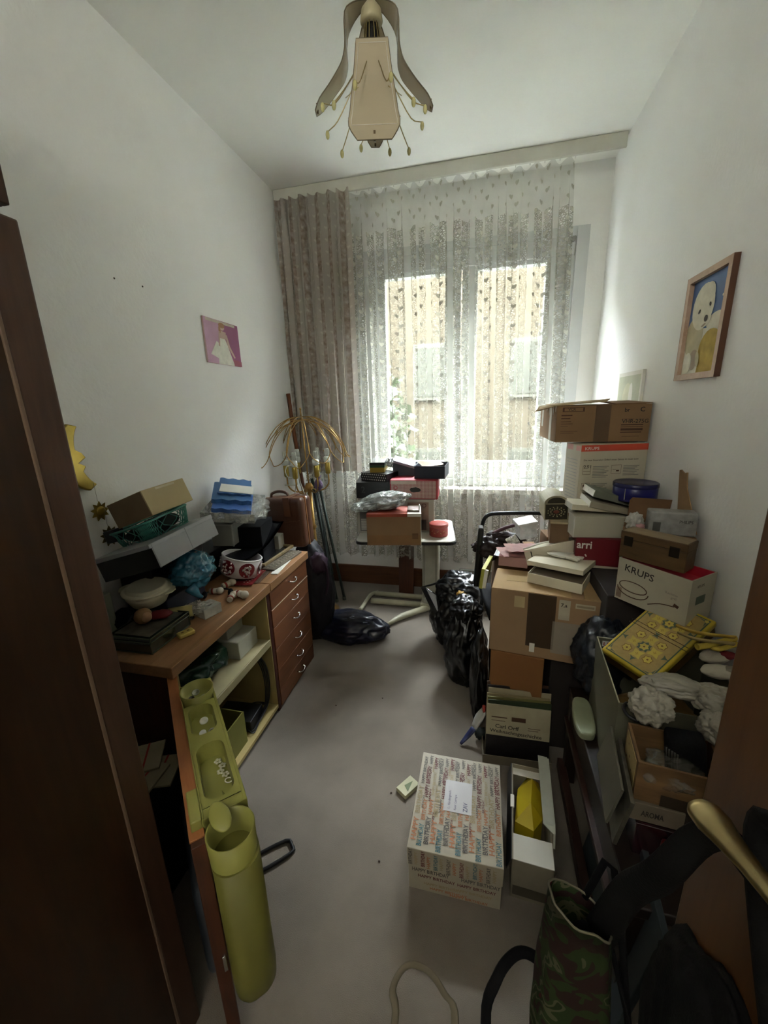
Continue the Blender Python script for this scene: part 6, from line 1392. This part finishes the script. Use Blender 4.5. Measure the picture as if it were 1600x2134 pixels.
supp(.43, .775, .955, 1.085, .4475, .585, 'carton', 'dark carton on the bench behind the crate', 'box', MATS['dark_carton'], 0)
cr_, dm = root('crate', 'wooden_crate', 'pale wooden crate with printed side in front on the grey carton', 'crate'); cr_.rotation_euler = (0, 0, radians(-8)); dm = (.19, dm[1], dm[2]); cr_.location.x += .028; cr_.location.z = .6045
w, d, h = dm; cw = wood('crate_wood', '755838', '5a4228', .6, (1, 8, 8)); tray(dm, cr_, cw, th=.006); decal(cr_, 'printed_slip', dm, 'left', (.1, .1, .9, .9), M('crate_pale', 'a58f5e', .7, var=.1)); bars(cr_, dm, 'left', [(.25, .3, .30, .36), (.45, .5, .50, .56), (.65, .35, .70, .40), (.3, .7, .34, .74)], brown_ink, off=.002)
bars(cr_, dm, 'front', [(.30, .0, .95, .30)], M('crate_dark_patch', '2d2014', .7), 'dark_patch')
t = thing('handbag', 'small black ribbed handbag standing in the wooden crate', 'handbag', (.555, .985, .615), (0, -8, -12)); mb = MB(); mb.box((0, 0, .075), (.085, .055, .15), None, .016, 4); mb.done('body', black_cloth, t)
mb = MB()
for k in range(5): mb.tube([(-.044 + .006*k, -.030, .13 - .004*k), (-.046 + .006*k, -.034, .07), (-.040 + .006*k, -.030, .02)], .003, 6)
mb.done('sequin_ribs', M('sequin', '3b3a38', .25, .5), t)
t = thing('clear_bottle', 'clear plastic bottle lying in the wooden crate', 'bottle', (.485, .985, .64), (62, 0, -35)); mb = MB(); mb.lathe([(0, 0), (.020, .001), (.022, .01), (.022, .07), (.010, .09), (.010, .105), (0, .105)], seg=24); mb.done('body', sheer('clear_pet', '8d8d84', .35, .05), t)
gk, dm = carton('greycart', 'carton', 'flat grey carton with a stamped mark under the wooden crate', M('grey_taupe_card', '6e6455', .7)); gk.rotation_euler = (0, 0, radians(-6)); dm0 = dm; gk.location.z = .6040 - dm[2]; printed(gk, dm, 'front', [('AROMA', .2, .35, .024, 0, .05, .02)], ink)
mg, dm = carton('magenta', 'shiny_box', 'dark wine red shiny wrapped box under the flat grey carton', M('wine_red_gloss', '2c1018', .2, var=.3, spec=.8)); mg.rotation_euler = (0, 0, radians(-6)); hgt = gk.location.z - .4475 - .0012; mg.scale = (1, 1, hgt/dm[2]); mg.location.z = .448
t = thing('red_tube', 'red glossy tube lying at the foot of the wine red box', 'tube', (.505, .90, .30), (0, 0, 0)); 
t.location = at(1382, 1790, 2, .50); L_ = t.location.copy(); mb = MB(); mb.tube([at(1372, 1815, 2, .49) - L_, at(1385, 1775, 2, .51) - L_, at(1388, 1755, 2, .515) - L_], [.009, .012, .010], 10); mb.done('tube', M('red_gloss', '8c2218', .3), t)
o = single(MB().box((.3905, .965, .585), (.010, .21, .145), (0, 10, -9), .001), 'book', M('printed_cover', '4a463c', .45, var=.3, scale=40), 'book with a pale edge leaning on the side of the wooden crate', 'book', (.40, .965, .5))
o = single(MB().box((.3785, 1.0, .600), (.006, .22, .12), (0, 12, -9), .001), 'art_board', M('pale_picture_edge', '5f5d52', .5, var=.1), 'thin pale panel leaning outermost beside the crate', 'panel', (.378, 1.0, .54))
p = Vector((.405, 1.36, .449)); t = thing('soap_dish', 'mint green oval plastic dish lying on the edge of the bench', 'dish', p, (0, 0, -6))
mb = MB(); pts = [(.036*math.copysign(abs(cos(a))**.6, cos(a)), .098*math.copysign(abs(sin(a))**.75, sin(a))) for a in [2*pi*k/40 for k in range(40)]]
mb.poly([(x, y, 0) for x, y in pts], (0, 0, .030)); ob = mb.done('dish_body', M('mint_plastic', '858a70', .4, var=.12, scale=14), t); bv = ob.modifiers.new('bevel', 'BEVEL'); bv.width = .008; bv.segments = 3
# kraft carton, records, birthday box, yellow item
supp(.10, .33, 1.66, 1.93, .0, .4985, 'kraft_carton', 'orange brown kraft carton standing under the moving box', 'box', M('orange_kraft', '7f552c', .8, var=.08, scale=3), -9)
mb = MB(); mb.poly([(.075, 1.715, .10), (.30, 1.655, .10), (.30, 1.655, .30), (.072, 1.715, .495), (.085, 1.72, .50)], (.004, .010, 0)); single(mb, 'paper_envelope', M('orange_kraft_light', '865a2d', .75, var=.06, scale=3), 'large orange brown envelope leaning on the kraft carton', 'envelope', (.19, 1.69, .10))
supp(.345, .49, 1.69, 1.90, 0, .497, 'carton', 'added dark filler carton that darkens the gap between the kraft carton and the bench', 'box', MATS['dark_carton'], 0)  # dark filler added to close a gap that showed bright curtain
rcs = [('record_sleeve', 'cream record sleeve with Christmas title, frontmost in the row', .000, 'a39a80'), ('record_sleeve', 'dark green record sleeve second in the row', .014, '2f3a26'), ('record_sleeve', 'olive record sleeve third in the row', .028, '6f6a3c'), ('record_sleeve', 'beige record sleeve fourth in the row', .044, '8f8260'), ('record_sleeve', 'pale record sleeve fifth in the row', .060, 'a0957a'), ('record_sleeve', 'black record sleeve sixth in the row', .080, '1a1719'), ('record_sleeve', 'brown record sleeve tilted at the back of the row', .100, '4d3527')]
for k, (nm, lbl, dy, c_) in enumerate(rcs):
    t = thing(nm, lbl, 'record', (.208 + .003*((k*5) % 3), 1.572 + dy*1.0, .0135 if k else .0135), (-6 + k*.5, 0, 2 + ((k*3) % 4) - 1), 'row of record sleeves')
    w_, h_ = .275, .262 + .009*k + .004*((k*2) % 3); dmr = (w_, .006, h_)
    mb = MB(); mb.box((0, 0, h_/2), dmr, None, .001); mb.done('sleeve', M('sleeve_%s' % c_, c_, .5, var=.1, scale=10), t)
    if k == 0:
        bars(t, dmr, 'front', [(0, 0, 1, .42)], M('sleeve_dark_photo', '191517', .4, var=.4, scale=30), 'cover_photo'); printed(t, dmr, 'front', [('Carl Orff', .14, .57, .026, -2, .105, .012), ('Weihnachtsgeschichte', .06, .48, .024, -2, .225, .012)], ink, label='title lettering'); bars(t, dmr, 'front', [(.08, .76, .33, .78), (.40, .72, .62, .80), (.08, .70, .30, .71), (.66, .62, .85, .63), (.66, .58, .82, .59)], brown_ink, 'small_print')
t = thing('record_crate', 'low open grey carton holding the row of records', 'box', (.205, 1.625, 0), (0, 0, 2)); tray((.30, .17, .045), t, M('record_carton', '6a6150', .8), th=.004)
hb_, dm = root('happy', 'gift_box', 'large gift box covered in HAPPY BIRTHDAY lettering on the carpet', 'box'); w, d, h = dm; hb_.location.z = .001; hb_.rotation_euler = (0, 0, radians(-.6)); h = .185; dm = (w, d, h)
gp = M('gift_paper', 'a39a88', .6, var=.04, scale=12); mb = MB(); mb.box((0, 0, (h-.004)/2), (w-.008, d-.008, h-.004), None, .002); mb.done('body', gp, hb_); lidh = .075; mb = MB(); mb.box((0, 0, h - lidh/2), (w, d, lidh), None, .002); mb.done('lid', gp, hb_)
ink_o = M('gift_orange', 'a8683f', .6); ink_r = M('gift_maroon', '5f2326', .6); ink_t = M('gift_teal', '3c6670', .6); ink_g = M('gift_grey', '55504c', .6); ink_s = M('gift_sand', '9a8a68', .6)
Ft = face(dm, 'top'); groups = {'maroon_lettering': (MB(), ink_r), 'orange_lettering': (MB(), ink_o), 'teal_lettering': (MB(), ink_t), 'grey_lettering': (MB(), ink_g), 'sand_lettering': (MB(), ink_s)}
rr = random.Random(8)
def gtext(F_, g, s, u, v, size, rot, wd): groups[g][0].text(s, F_ @ Matrix.Translation((u, v + rr.uniform(-.006, .006), .0012 + rr.random()*.0006)) @ Matrix.Rotation(radians(rot), 4, 'Z'), size, .022, wd)
cols = [.024 + .0215*k for k in range(14)]
for i, u in enumerate(cols):
    st = i % 3
    # columns read away from the viewer
    if st == 0:
        gtext(Ft, 'orange_lettering', 'HAPPY', u, .030, .024, 90, .080); gtext(Ft, 'sand_lettering', 'BIRTHDAY', u, .125, .024, 90, .11); gtext(Ft, 'grey_lettering', 'HAPPY BIRTHDAY', u, .245, .017, 90, .125)
    elif st == 1:
        gtext(Ft, 'teal_lettering', 'BIRTHDAY', u, .006, .024, 90, .075); gtext(Ft, 'orange_lettering', 'BIRTHDAY', u, .098, .020, 90, .08); gtext(Ft, 'maroon_lettering', 'HAPPY BIRTHDAY', u, .188, .022, 90, .135); gtext(Ft, 'grey_lettering', 'HAPPY', u, .335, .018, 90, .042)
    else:
        gtext(Ft, 'grey_lettering', 'BIRTHDAY', u, .026, .023, 90, .095); gtext(Ft, 'orange_lettering', 'HAPPY', u, .13, .018, 90, .06); gtext(Ft, 'sand_lettering', 'HAPPY BIRTHDAY', u, .20, .015, 90, .10); gtext(Ft, 'maroon_lettering', 'HAPPY', u, .315, .020, 90, .055)
for i in range(13):
    u = .034 + .0215*i
    for j in range(3): gtext(Ft, ('sand_lettering', 'grey_lettering', 'maroon_lettering')[(i+j) % 3], ('HAPPY', 'BIRTHDAY')[(i+j) % 2], u, .02 + .12*j + .03*(i % 3), .010, 90, .05)
for fn_, W_ in (('front', w), ('right', d), ('left', d)):
    Ff = face(dm, fn_); n_ = int(W_/.042)
    for i in range(n_):
        gtext(Ff, ('grey_lettering', 'maroon_lettering', 'teal_lettering')[i % 3], 'BIRTHDAY', .018 + i*.042, .112, .018, 90, .068); gtext(Ff, ('sand_lettering', 'orange_lettering')[i % 2], 'HAPPY', .036 + i*.042, .114, .016, 90, .055)
    Fl = face((w-.008, d-.008, h), fn_)
    for j, (g_, sz) in enumerate((('grey_lettering', .022), ('maroon_lettering', .018), ('sand_lettering', .016), ('orange_lettering', .016))):
        gtext(Fl, g_, 'HAPPY BIRTHDAY', .012 + .02*j, .082 - j*.024, sz, 0, W_*.40); gtext(Fl, g_, 'HAPPY BIRTHDAY', .02 + W_*.5 - .012*j, .082 - j*.024, sz, 0, W_*.40)
for k_, (g_, m_) in groups.items(): g_.done(k_, m_, hb_)
mb = MB(); mb.poly([Ft @ Vector((u_, v_, .0018)) for u_, v_ in ((.105, .150), (.205, .150), (.205, .275), (.105, .275))], (0, 0, .0004)); mb.done('address_label', M('label_lilac_white', 'a9a5a4', .5, var=.03), hb_)
mb = MB(); mb.text('1,- Kindergesch.', Ft @ Matrix.Translation((.128, .158, .0026)) @ Matrix.Rotation(radians(90), 4, 'Z'), .012, 0, .075); mb.text('fuer Lampe', Ft @ Matrix.Translation((.150, .158, .0026)) @ Matrix.Rotation(radians(90), 4, 'Z'), .012, 0, .06); mb.text('ZAV', Ft @ Matrix.Translation((.190, .158, .0026)) @ Matrix.Rotation(radians(90), 4, 'Z'), .022, .005, .035); mb.done('handwriting', M('pen_blue', '3a3a5a', .6), hb_)
yc = thing('open_box', 'open white cardboard box with a yellow block inside beside the birthday gift box', 'box', (.222, 1.205, .001), (0, 0, -4.0)); dmY = (.130, .375, .165)
mb = MB(); w, d, h = dmY; e = .004
mb.bx(-w/2, w/2, -d/2, d/2, 0, e); mb.bx(-w/2, w/2, -d/2, -d/2+e, e, h); mb.bx(-w/2, w/2, d/2-e, d/2, e, h); mb.bx(-w/2, -w/2+e, -d/2, d/2, e, h); mb.bx(w/2-e, w/2, -d/2, d/2, e, h); mb.done('body', M('white_brown_card', '8a8270', .7), yc)
mb = MB(); mb.bx(-w/2+.004, w/2-.002, -d/2, -d/2+.085, h, h+.003, .001); mb.done('end_flap', white_card, yc)
mb = MB(); mb.bx(-w/2+.004, w/2-.02, d/2-.035, d/2-.003, h-.02, h-.017, .001); mb.done('end_flap', white_card, yc)
mb = MB(); mb.poly([(w/2, -d/2+.07, h), (w/2, -d/2+.09, h+.04), (w/2, -d/2+.11, h+.055), (w/2, d/2-.0, h+.060), (w/2, d/2, h)], (.006, 0, 0)); mb.poly([(w/2-.0, -d/2+.08, h+.045), (w/2, -d/2+.1, h+.055), (w/2, d/2, h+.062), (w/2-.035, d/2, h+.064), (w/2-.033, -d/2+.10, h+.058)], (0, 0, .003)); mb.done('side_flap', M('flap_white', 'aeb0a4', .5), yc)
mb = MB(); mb.poly([(-w/2, -d/2, h), (-w/2, d/2, h), (-w/2-.012, d/2-.01, h-.05), (-w/2-.014, -d/2+.01, h-.06)], (-.003, 0, 0)); mb.done('side_flap', black_pl, yc); mb = MB(); mb.bx(-w/2-.006, -w/2+.008, -.005, .045, h-.004, h+.002, .002); mb.done('tab', paper, yc)
bars(yc, dmY, 'front', [(.05, .1, .9, .35)], M('box_dark_print', '4c473a', .6), 'print')
t = thing('yellow_block', 'bright yellow faceted foam block lying in the open white box', 'block', (.226, 1.265, .012), (0, 0, -8))
pts = [(-.047, -.085), (.018, -.10), (.047, -.045), (.050, .045), (.030, .105), (-.012, .115), (-.045, .05)]; mb = MB()
bot = [Vector((x, y, 0)) for x, y in pts]; mid = [Vector((x, y, .11)) for x, y in pts]; rg = [Vector((.004, -.03, .155)), Vector((.006, .075, .152))]
n = len(pts); mb._add(bot + mid + rg, [tuple(range(n))[::-1]] + [(i, (i+1) % n, n + (i+1) % n, n+i) for i in range(n)] + [(n+0, n+1, 2*n), (n+1, n+2, 2*n), (n+2, n+3, 2*n+1, 2*n), (n+3, n+4, 2*n+1), (n+4, n+5, 2*n+1), (n+5, n+6, 2*n+1), (n+6, n+0, 2*n, 2*n+1)]); mb.done('block', yellow_pl, t)
t = thing('note_block', 'small pale yellow booklet on the carpet at the left of the gift box', 'booklet', (-.255, 1.335, .0), (0, 0, -35)); mb = MB(); mb.box((0, 0, .010), (.055, .085, .020), None, .001); mb.done('pages', M('booklet_cream', 'aca98a', .7), t); mb = MB(); mb.poly([(-.01, -.01, .0205), (.02, -.02, .0205), (.0, .03, .0205)], (0, 0, .0006)); mb.done('green_mark', M('mark_green', '5c6a44', .6), t)
# refuse sacks
bs = M('black_sack', '0b0c0d', .32, var=.2, bump=.35, bscale=9, spec=.6)
t = thing('refuse_sack', 'large open black refuse sack standing on the floor beside the table column', 'bag', (-.125, 2.54, 0))
mb = MB(); mb.blob((.0, -.02, .16), (.165, .16, .22), 151, .20, 1.6, floor=.001, sub=5, fine=.02); mb.blob((.03, .03, .36), (.16, .15, .12), 153, .22, 1.9, sub=5, fine=.025); mb.done('sack', bs, t)
mb = MB(); mb.poly([(-.12, -.03, .33), (-.21, -.01, .375), (-.245, .02, .36), (-.16, -.07, .24), (-.08, -.12, .18)], (0, .006, .002)); mb.tube([(-.235, .0, .37), (-.12, .04, .40), (.0, .10, .45), (.08, .12, .44)], [.012, .016, .02, .014], 8, flat=.4); mb.done('open_rim', bs, t)
o = single(MB().blob((-.085, 2.40, .385), (.035, .03, .045), 155, .3, 3, sub=3), 'yellow_paper', M('ochre_paper', '8c6a22', .7), 'crumpled ochre paper showing in the open refuse sack', 'paper', (-.085, 2.40, .36))
t = thing('refuse_sack', 'full black refuse sack behind the moving box, nearer the chair', 'bag', (-.045, 2.14, 0)); mb = MB(); mb.blob((0, 0, .20), (.115, .15, .26), 161, .20, 1.6, floor=.001, sub=5, fine=.02); mb.blob((.0, .02, .43), (.09, .10, .08), 163, .22, 1.8, sub=5, fine=.02); mb.done('sack', bs, t)
t = thing('refuse_sack', 'slim black refuse sack hanging down beside the kraft carton', 'bag', (.035, 1.86, 0)); mb = MB(); mb.blob((0, 0, .20), (.045, .10, .26), 171, .18, 1.6, floor=.001, sub=5, fine=.02); mb.done('sack', bs, t)
t = thing('carrier_bag', 'white carrier bag with a blue end poking out beside the records', 'bag', (.02, 1.655, 0)); mb = MB(); mb.tube([(.045, .03, .16), (.02, .02, .12), (-.005, 0, .07)], [.018, .024, .018], 10, flat=.5); mb.done('white_part', M('bag_white', 'a3a29c', .4, bump=.3), t)
mb = MB(); mb.tube([(-.003, 0, .075), (-.03, -.015, .04), (-.065, -.045, .010)], [.016, .014, .007], 10, flat=.5); mb.done('blue_part', M('bag_blue', '2a3158', .45), t); mb = MB(); mb.tube([(.04, .02, .19), (.043, .025, .14)], .008, 8); mb.done('red_corner', red_ink, t); mb = MB(); mb.blob((.03, .01, .035), (.03, .02, .03), 3, .3, 3, floor=0, sub=3); mb.done('dark_part', M('bag_dark', '1d2624', .5), t)
t = thing('low_panel', 'low grey panel standing under the window behind the sacks', 'panel', (.10, 2.98, 0)); mb = MB(); mb.box((0, 0, .17), (.45, .03, .34), None, .006); mb.done('panel', M('panel_grey', '7f7e78', .5), t)

# ------------------------------------------------------------ front right: open room door with its handle and the bags hanging on it
dr = thing('door_1', 'brown wooden room door standing open at the right with a brass lever handle', 'door', (.435, -.17, 0)); dr['kind'] = 'structure'
dvec = Vector((.405, .665, 0)) - Vector((.435, -.17, 0)); Ld = dvec.length; ang = math.degrees(math.atan2(dvec.y, dvec.x)); dr.rotation_euler = (0, 0, radians(ang))
mb = MB(); mb.bx(0, Ld, -.04, 0, .01, 2.02, .003); mb.done('leaf', door_wood, dr)
s0 = .50
DM = Matrix.Translation(dr.location) @ Matrix.Rotation(radians(ang), 4, 'Z'); DI = DM.inverted()
mb = MB(); mb.bx(s0-.022, s0+.022, 0, .004, .93, 1.15, .002); mb.done('lock_plate', old_brass, dr)
tip = [Vector(v) for v in ((.3115, .517, 1.052), (.3130, .507, 1.053), (.3165, .488, 1.055), (.3215, .466, 1.056), (.330, .435, 1.056), (.341, .400, 1.055), (.356, .360, 1.052))]
spn = DM @ Vector((s0, .055, 1.05))
mb = MB(); mb.tube([DI @ v for v in tip + [spn]], [.014, .021, .0225, .0175, .013, .013, .014, .015], 16, smooth_path=5, flat=.55, up=(.2, .2, 1)); mb.cyl((s0, .0, 1.05), (s0, .012, 1.05), .024, .022, 20); mb.cyl((s0, .010, 1.05), (s0, .057, 1.05), .010, .010, 14); mb.done('handle', old_brass, dr)
# black shoulder bag on the handle
P = at
hx = Vector((.36, .56, 1.04))
bb = thing('shoulder_bag', 'black shoulder bag hanging by its strap from the door handle', 'handbag', (.33, .53, .40))
L_ = bb.location.copy(); bc_ = M('bag_black_cloth', '0b0a0a', .75, var=.2, bump=.3, bscale=180, spec=.2); 
mb = MB(); mb.blob((.075, -.02, .02), (.070, .17, .30), 181, .10, 1.8, sub=5); mb.done('body', bc_, bb)
mb = MB(); mb.tube([Vector((.405, .40, .66)) - L_, Vector((.385, .43, .95)) - L_, Vector((.350, .495, 1.015)) - L_, Vector((.322, .515, .995)) - L_, Vector((.298, .545, .87)) - L_, Vector((.285, .60, .74)) - L_, Vector((.25, .60, .62)) - L_], [.020, .022, .020, .020, .024, .026, .028], 10, flat=.35, smooth_path=5); mb.done('strap', bc_, bb)
mb = MB(); mb.tube([Vector((.39, .36, .70)) - L_, Vector((.362, .44, .96)) - L_, Vector((.368, .49, 1.05)) - L_, Vector((.372, .47, 1.08)) - L_, Vector((.388, .40, .98)) - L_, Vector((.395, .34, .72)) - L_], [.016]*6, 8, flat=.4, smooth_path=4); mb.done('strap', bc_, bb)
mb = MB(); c_ = P(1418, 1803, 2, .78) - L_; mb.blob(c_, (.006, .006, .006), 3, .2, 3, sub=2); c2 = P(1412, 1812, 2, .77) - L_; mb.cyl(c2, c2 + Vector((.008, 0, .002)), .004); mb.done('buckle', chrome, bb)
mb = MB(); c_ = P(1303, 1885, 2, .66) - L_; mb.blob(c_, (.004, .004, .004), 3, .2, 3, sub=2); mb.done('stud', chrome, bb)
mb = MB(); mb.tube([P(1538, 1610, 2, 1.0) - L_, P(1560, 1618, 2, 1.0) - L_, P(1582, 1640, 2, 1.0) - L_, P(1606, 1680, 2, 1.0) - L_], .0009, 5); mb.done('wire_loop', chrome, bb)
# camouflage tote
mt, t_, out = nt_of('camouflage_cloth'); b_ = t_.nodes.new('ShaderNodeBsdfPrincipled'); b_.inputs['Roughness'].default_value = .8; n_ = t_.nodes.new('ShaderNodeTexNoise'); n_.inputs['Scale'].default_value = 17; n_.inputs['Detail'].default_value = 1.5; n_.inputs['Distortion'].default_value = .9; tc_ = t_.nodes.new('ShaderNodeTexCoord'); t_.links.new(tc_.outputs['Object'], n_.inputs['Vector'])
rp = t_.nodes.new('ShaderNodeValToRGB'); rp.color_ramp.interpolation = 'CONSTANT'; els = rp.color_ramp.elements; els[0].color = srgb('3d2622'); els[0].position = 0; els[1].color = srgb('3a4d26'); els[1].position = .44
e3 = els.new(.54); e3.color = srgb('6f6e50'); e4 = els.new(.60); e4.color = srgb('33431f'); e5 = els.new(.70); e5.color = srgb('5e2024'); t_.links.new(n_.outputs[0], rp.inputs[0]); t_.links.new(rp.outputs[0], b_.inputs['Base Color']); t_.links.new(b_.outputs[0], out.inputs[0])
cm = thing('tote_bag', 'camouflage patterned tote bag standing open below the door handle', 'bag', (.225, .585, .0))
L_ = cm.location.copy()
def tote(mbx, rim, base, z1, z0, n=40, bulge=.02, wob=.006, seed=0):
    rings = []
    for j in range(13):
        v = j/12; ring = []
        for k in range(n):
            a = rim[k % len(rim)] if False else None
            th_ = 2*pi*k/n
            rx = rim[0]*(1-v) + base[0]*v + bulge*sin(pi*v); ry = rim[1]*(1-v) + base[1]*v + bulge*sin(pi*v)
            x = rx*math.copysign(abs(cos(th_))**.8, cos(th_)); y = ry*math.copysign(abs(sin(th_))**.8, sin(th_)); z = z1(th_)*(1-v) + z0*v
            w_ = wob*noise.noise(Vector((cos(th_)*2, sin(th_)*2 + seed, v*5)))*3
            ring.append(mbx.bm.verts.new((x*(1+w_*6) + rim[2]*(1-v), y*(1+w_*6) + rim[3]*(1-v), z)))
        rings.append(ring)
    for A, B in zip(rings[:-1], rings[1:]):
        for k in range(n):
            f = mbx.bm.faces.new((A[k], A[(k+1) % n], B[(k+1) % n], B[k])); f.smooth = True
    mbx.bm.faces.new(rings[-1]); return [v.co.copy() for v in rings[0]]
mb = MB(); rimp = tote(mb, (.055, .048, -.012, .02), (.075, .055), lambda a: .665 + .035*cos(a+2.6), .001, bulge=.010); bmesh.ops.solidify(mb.bm, geom=list(mb.bm.faces), thickness=.002); mb.done('cloth_body', mt, cm)
mb = MB(); mb.tube(rimp, .0022, 6, True, 1); mb.done('rim_piping', M('pale_piping', '6f6a58', .6), cm)
mb = MB(); mb.tube([rimp[8] + Vector((0, 0, -.01)), rimp[8] + Vector((.045, .0, .08)), Vector((.11, -.01, .30)), Vector((.125, -.03, .36)), Vector((.13, -.06, .28)), rimp[2] + Vector((0, 0, -.01))], .007, 8, flat=.5); mb.done('handle', black_cloth, cm)
mb = MB(); mb.blob((-.005, .015, .50), (.045, .040, .12), 7, .15, 2, sub=4); mb.done('contents', black_cloth, cm)
# bags in front of the viewer, only handles in view
t = thing('canvas_bag', 'beige canvas bag on the floor at the bottom edge, only its loop handle in view', 'bag', (-.08, .36, 0)); L_ = t.location.copy(); cv = M('beige_canvas', '6f6757', .9, var=.08)
mb = MB(); mb.box((0, 0, .13), (.26, .14, .20), None, .03, 4); mb.box((0, 0, .015), (.22, .10, .03), None, .005); mb.done('body', cv, t)
q = [Vector((-.18, .40, .20)), P(822, 2134, 2, .26), P(818, 2060, 2, .31), P(848, 2012, 2, .335), P(890, 2022, 2, .335), P(925, 2070, 2, .31), P(948, 2134, 2, .27), Vector((-.035, .40, .20))]
mb = MB(); mb.tube([v - L_ for v in q], [.009]*8, 8, flat=.35, smooth_path=5, up=(0, 1, 0)); mb.done('loop_handle', cv, t)
t = thing('black_bag', 'black fabric bag on the floor at the bottom edge, only its handle in view', 'bag', (.15, .40, 0)); L_ = t.location.copy()
mb = MB(); mb.box((0, 0, .14), (.18, .14, .24), None, .03, 4); mb.box((0, 0, .012), (.14, .10, .024), None, .004); mb.done('body', black_cloth, t); mb = MB(); mb.box((.0, .03, .262), (.10, .05, .004)); mb.done('lining', M('dark_red_lining', '3a1416', .8), t)
q = [Vector((.09, .42, .22)), P(1012, 2134, 2, .27), P(1035, 2040, 2, .33), P(1065, 1995, 2, .36), P(1095, 1985, 2, .365), P(1130, 2010, 2, .36), P(1145, 2060, 2, .33), Vector((.20, .44, .23))]
mb = MB(); mb.tube([v - L_ for v in q], [.014, .014, .013, .012, .012, .013, .014, .014], 8, flat=.4, smooth_path=5, up=(0, 1, 0)); mb.done('loop_handle', black_cloth, t)

# ------------------------------------------------------------ last small clutter
rnd = random.Random(21)
mb = MB(); pts = [(-1.20 + .045*cos(k*1.9) + rnd.uniform(-.012, .012), 1.325 + .050*sin(k*1.3) + rnd.uniform(-.012, .012), T0 + .006 + .010*(k % 3)) for k in range(26)]
mb.tube(pts, .0028, 6, smooth_path=4); single(mb, 'headphone_cable', black_pl, 'tangled thin black cable on the desk behind the wrapped roll', 'cable', (-1.20, 1.325, T0))
t = thing('headphones', 'small black headphones lying on the desk left of the round tin', 'headphones', (-1.185, 1.50, T0 + .001), (0, 0, 25))
mb = MB(); mb.tube([(-.06*cos(pi*k/10), .055*sin(pi*k/10), .012) for k in range(11)], .0045, 8); mb.done('headband', black_pl, t)
for s_ in (-1, 1):
    mb = MB(); mb.blob((s_*.058, -.004, .016), (.012, .024, .016), 3, .05, 2, sub=3); mb.done('ear_cup', black_cloth, t)
t = thing('camera_case', 'black soft gadget case lying between the pale books and the display case', 'case', (-1.375, 1.17, T0 + .001)); mb = MB(); mb.blob((0, 0, .045), (.038, .050, .045), 5, .12, 2, floor=0, sub=4); mb.done('case_body', black_cloth, t)
mb = MB(); mb.tube([(.03, .02, .05), (.05, -.01, .07), (.04, -.05, .03)], .004, 6); mb.done('strap', black_pl, t)
t = thing('clear_film_bag', 'crumpled clear film bag over the things in the wooden crate', 'bag', (.49, .955, .655)); mb = MB(); mb.blob((.015, .0, .025), (.060, .050, .035), 9, .28, 2.0, sub=5, fine=.02); mb.done('film', sheer('crate_film', '8f8c80', .28, .12, .6, 26), t)
mb = MB(); mb.tube([(.455, 1.075, .735), (.44, 1.10, .75), (.425, 1.085, .745), (.43, 1.06, .74), (.455, 1.05, .735), (.48, 1.07, .735), (.47, 1.10, .745)], .005, 8, smooth_path=4); single(mb, 'charger_cable', black_pl, 'short black cable loop beside the gathered satin ruffle', 'cable', (.45, 1.07, .735))
for k, (px, py, lbl) in enumerate(((797, 1455, 'tiny dark crumb on the carpet in the middle of the room'), (815, 1652, 'tiny dark crumb on the carpet left of the pale booklet'), (700, 1470, 'tiny brown crumb on the carpet near the desk drawers'), (790, 1795, 'tiny dark crumb on the carpet near the gift box corner'))):
    p = at(px, py, 2, .003); mb = MB(); mb.blob((p.x, p.y, .003), (.005, .004, .003), k, .3, 3, sub=1); single(mb, 'crumb', M('crumb_brown', '3d2f24', .9), lbl, 'crumb', (p.x, p.y, 0), 'crumbs on the carpet')
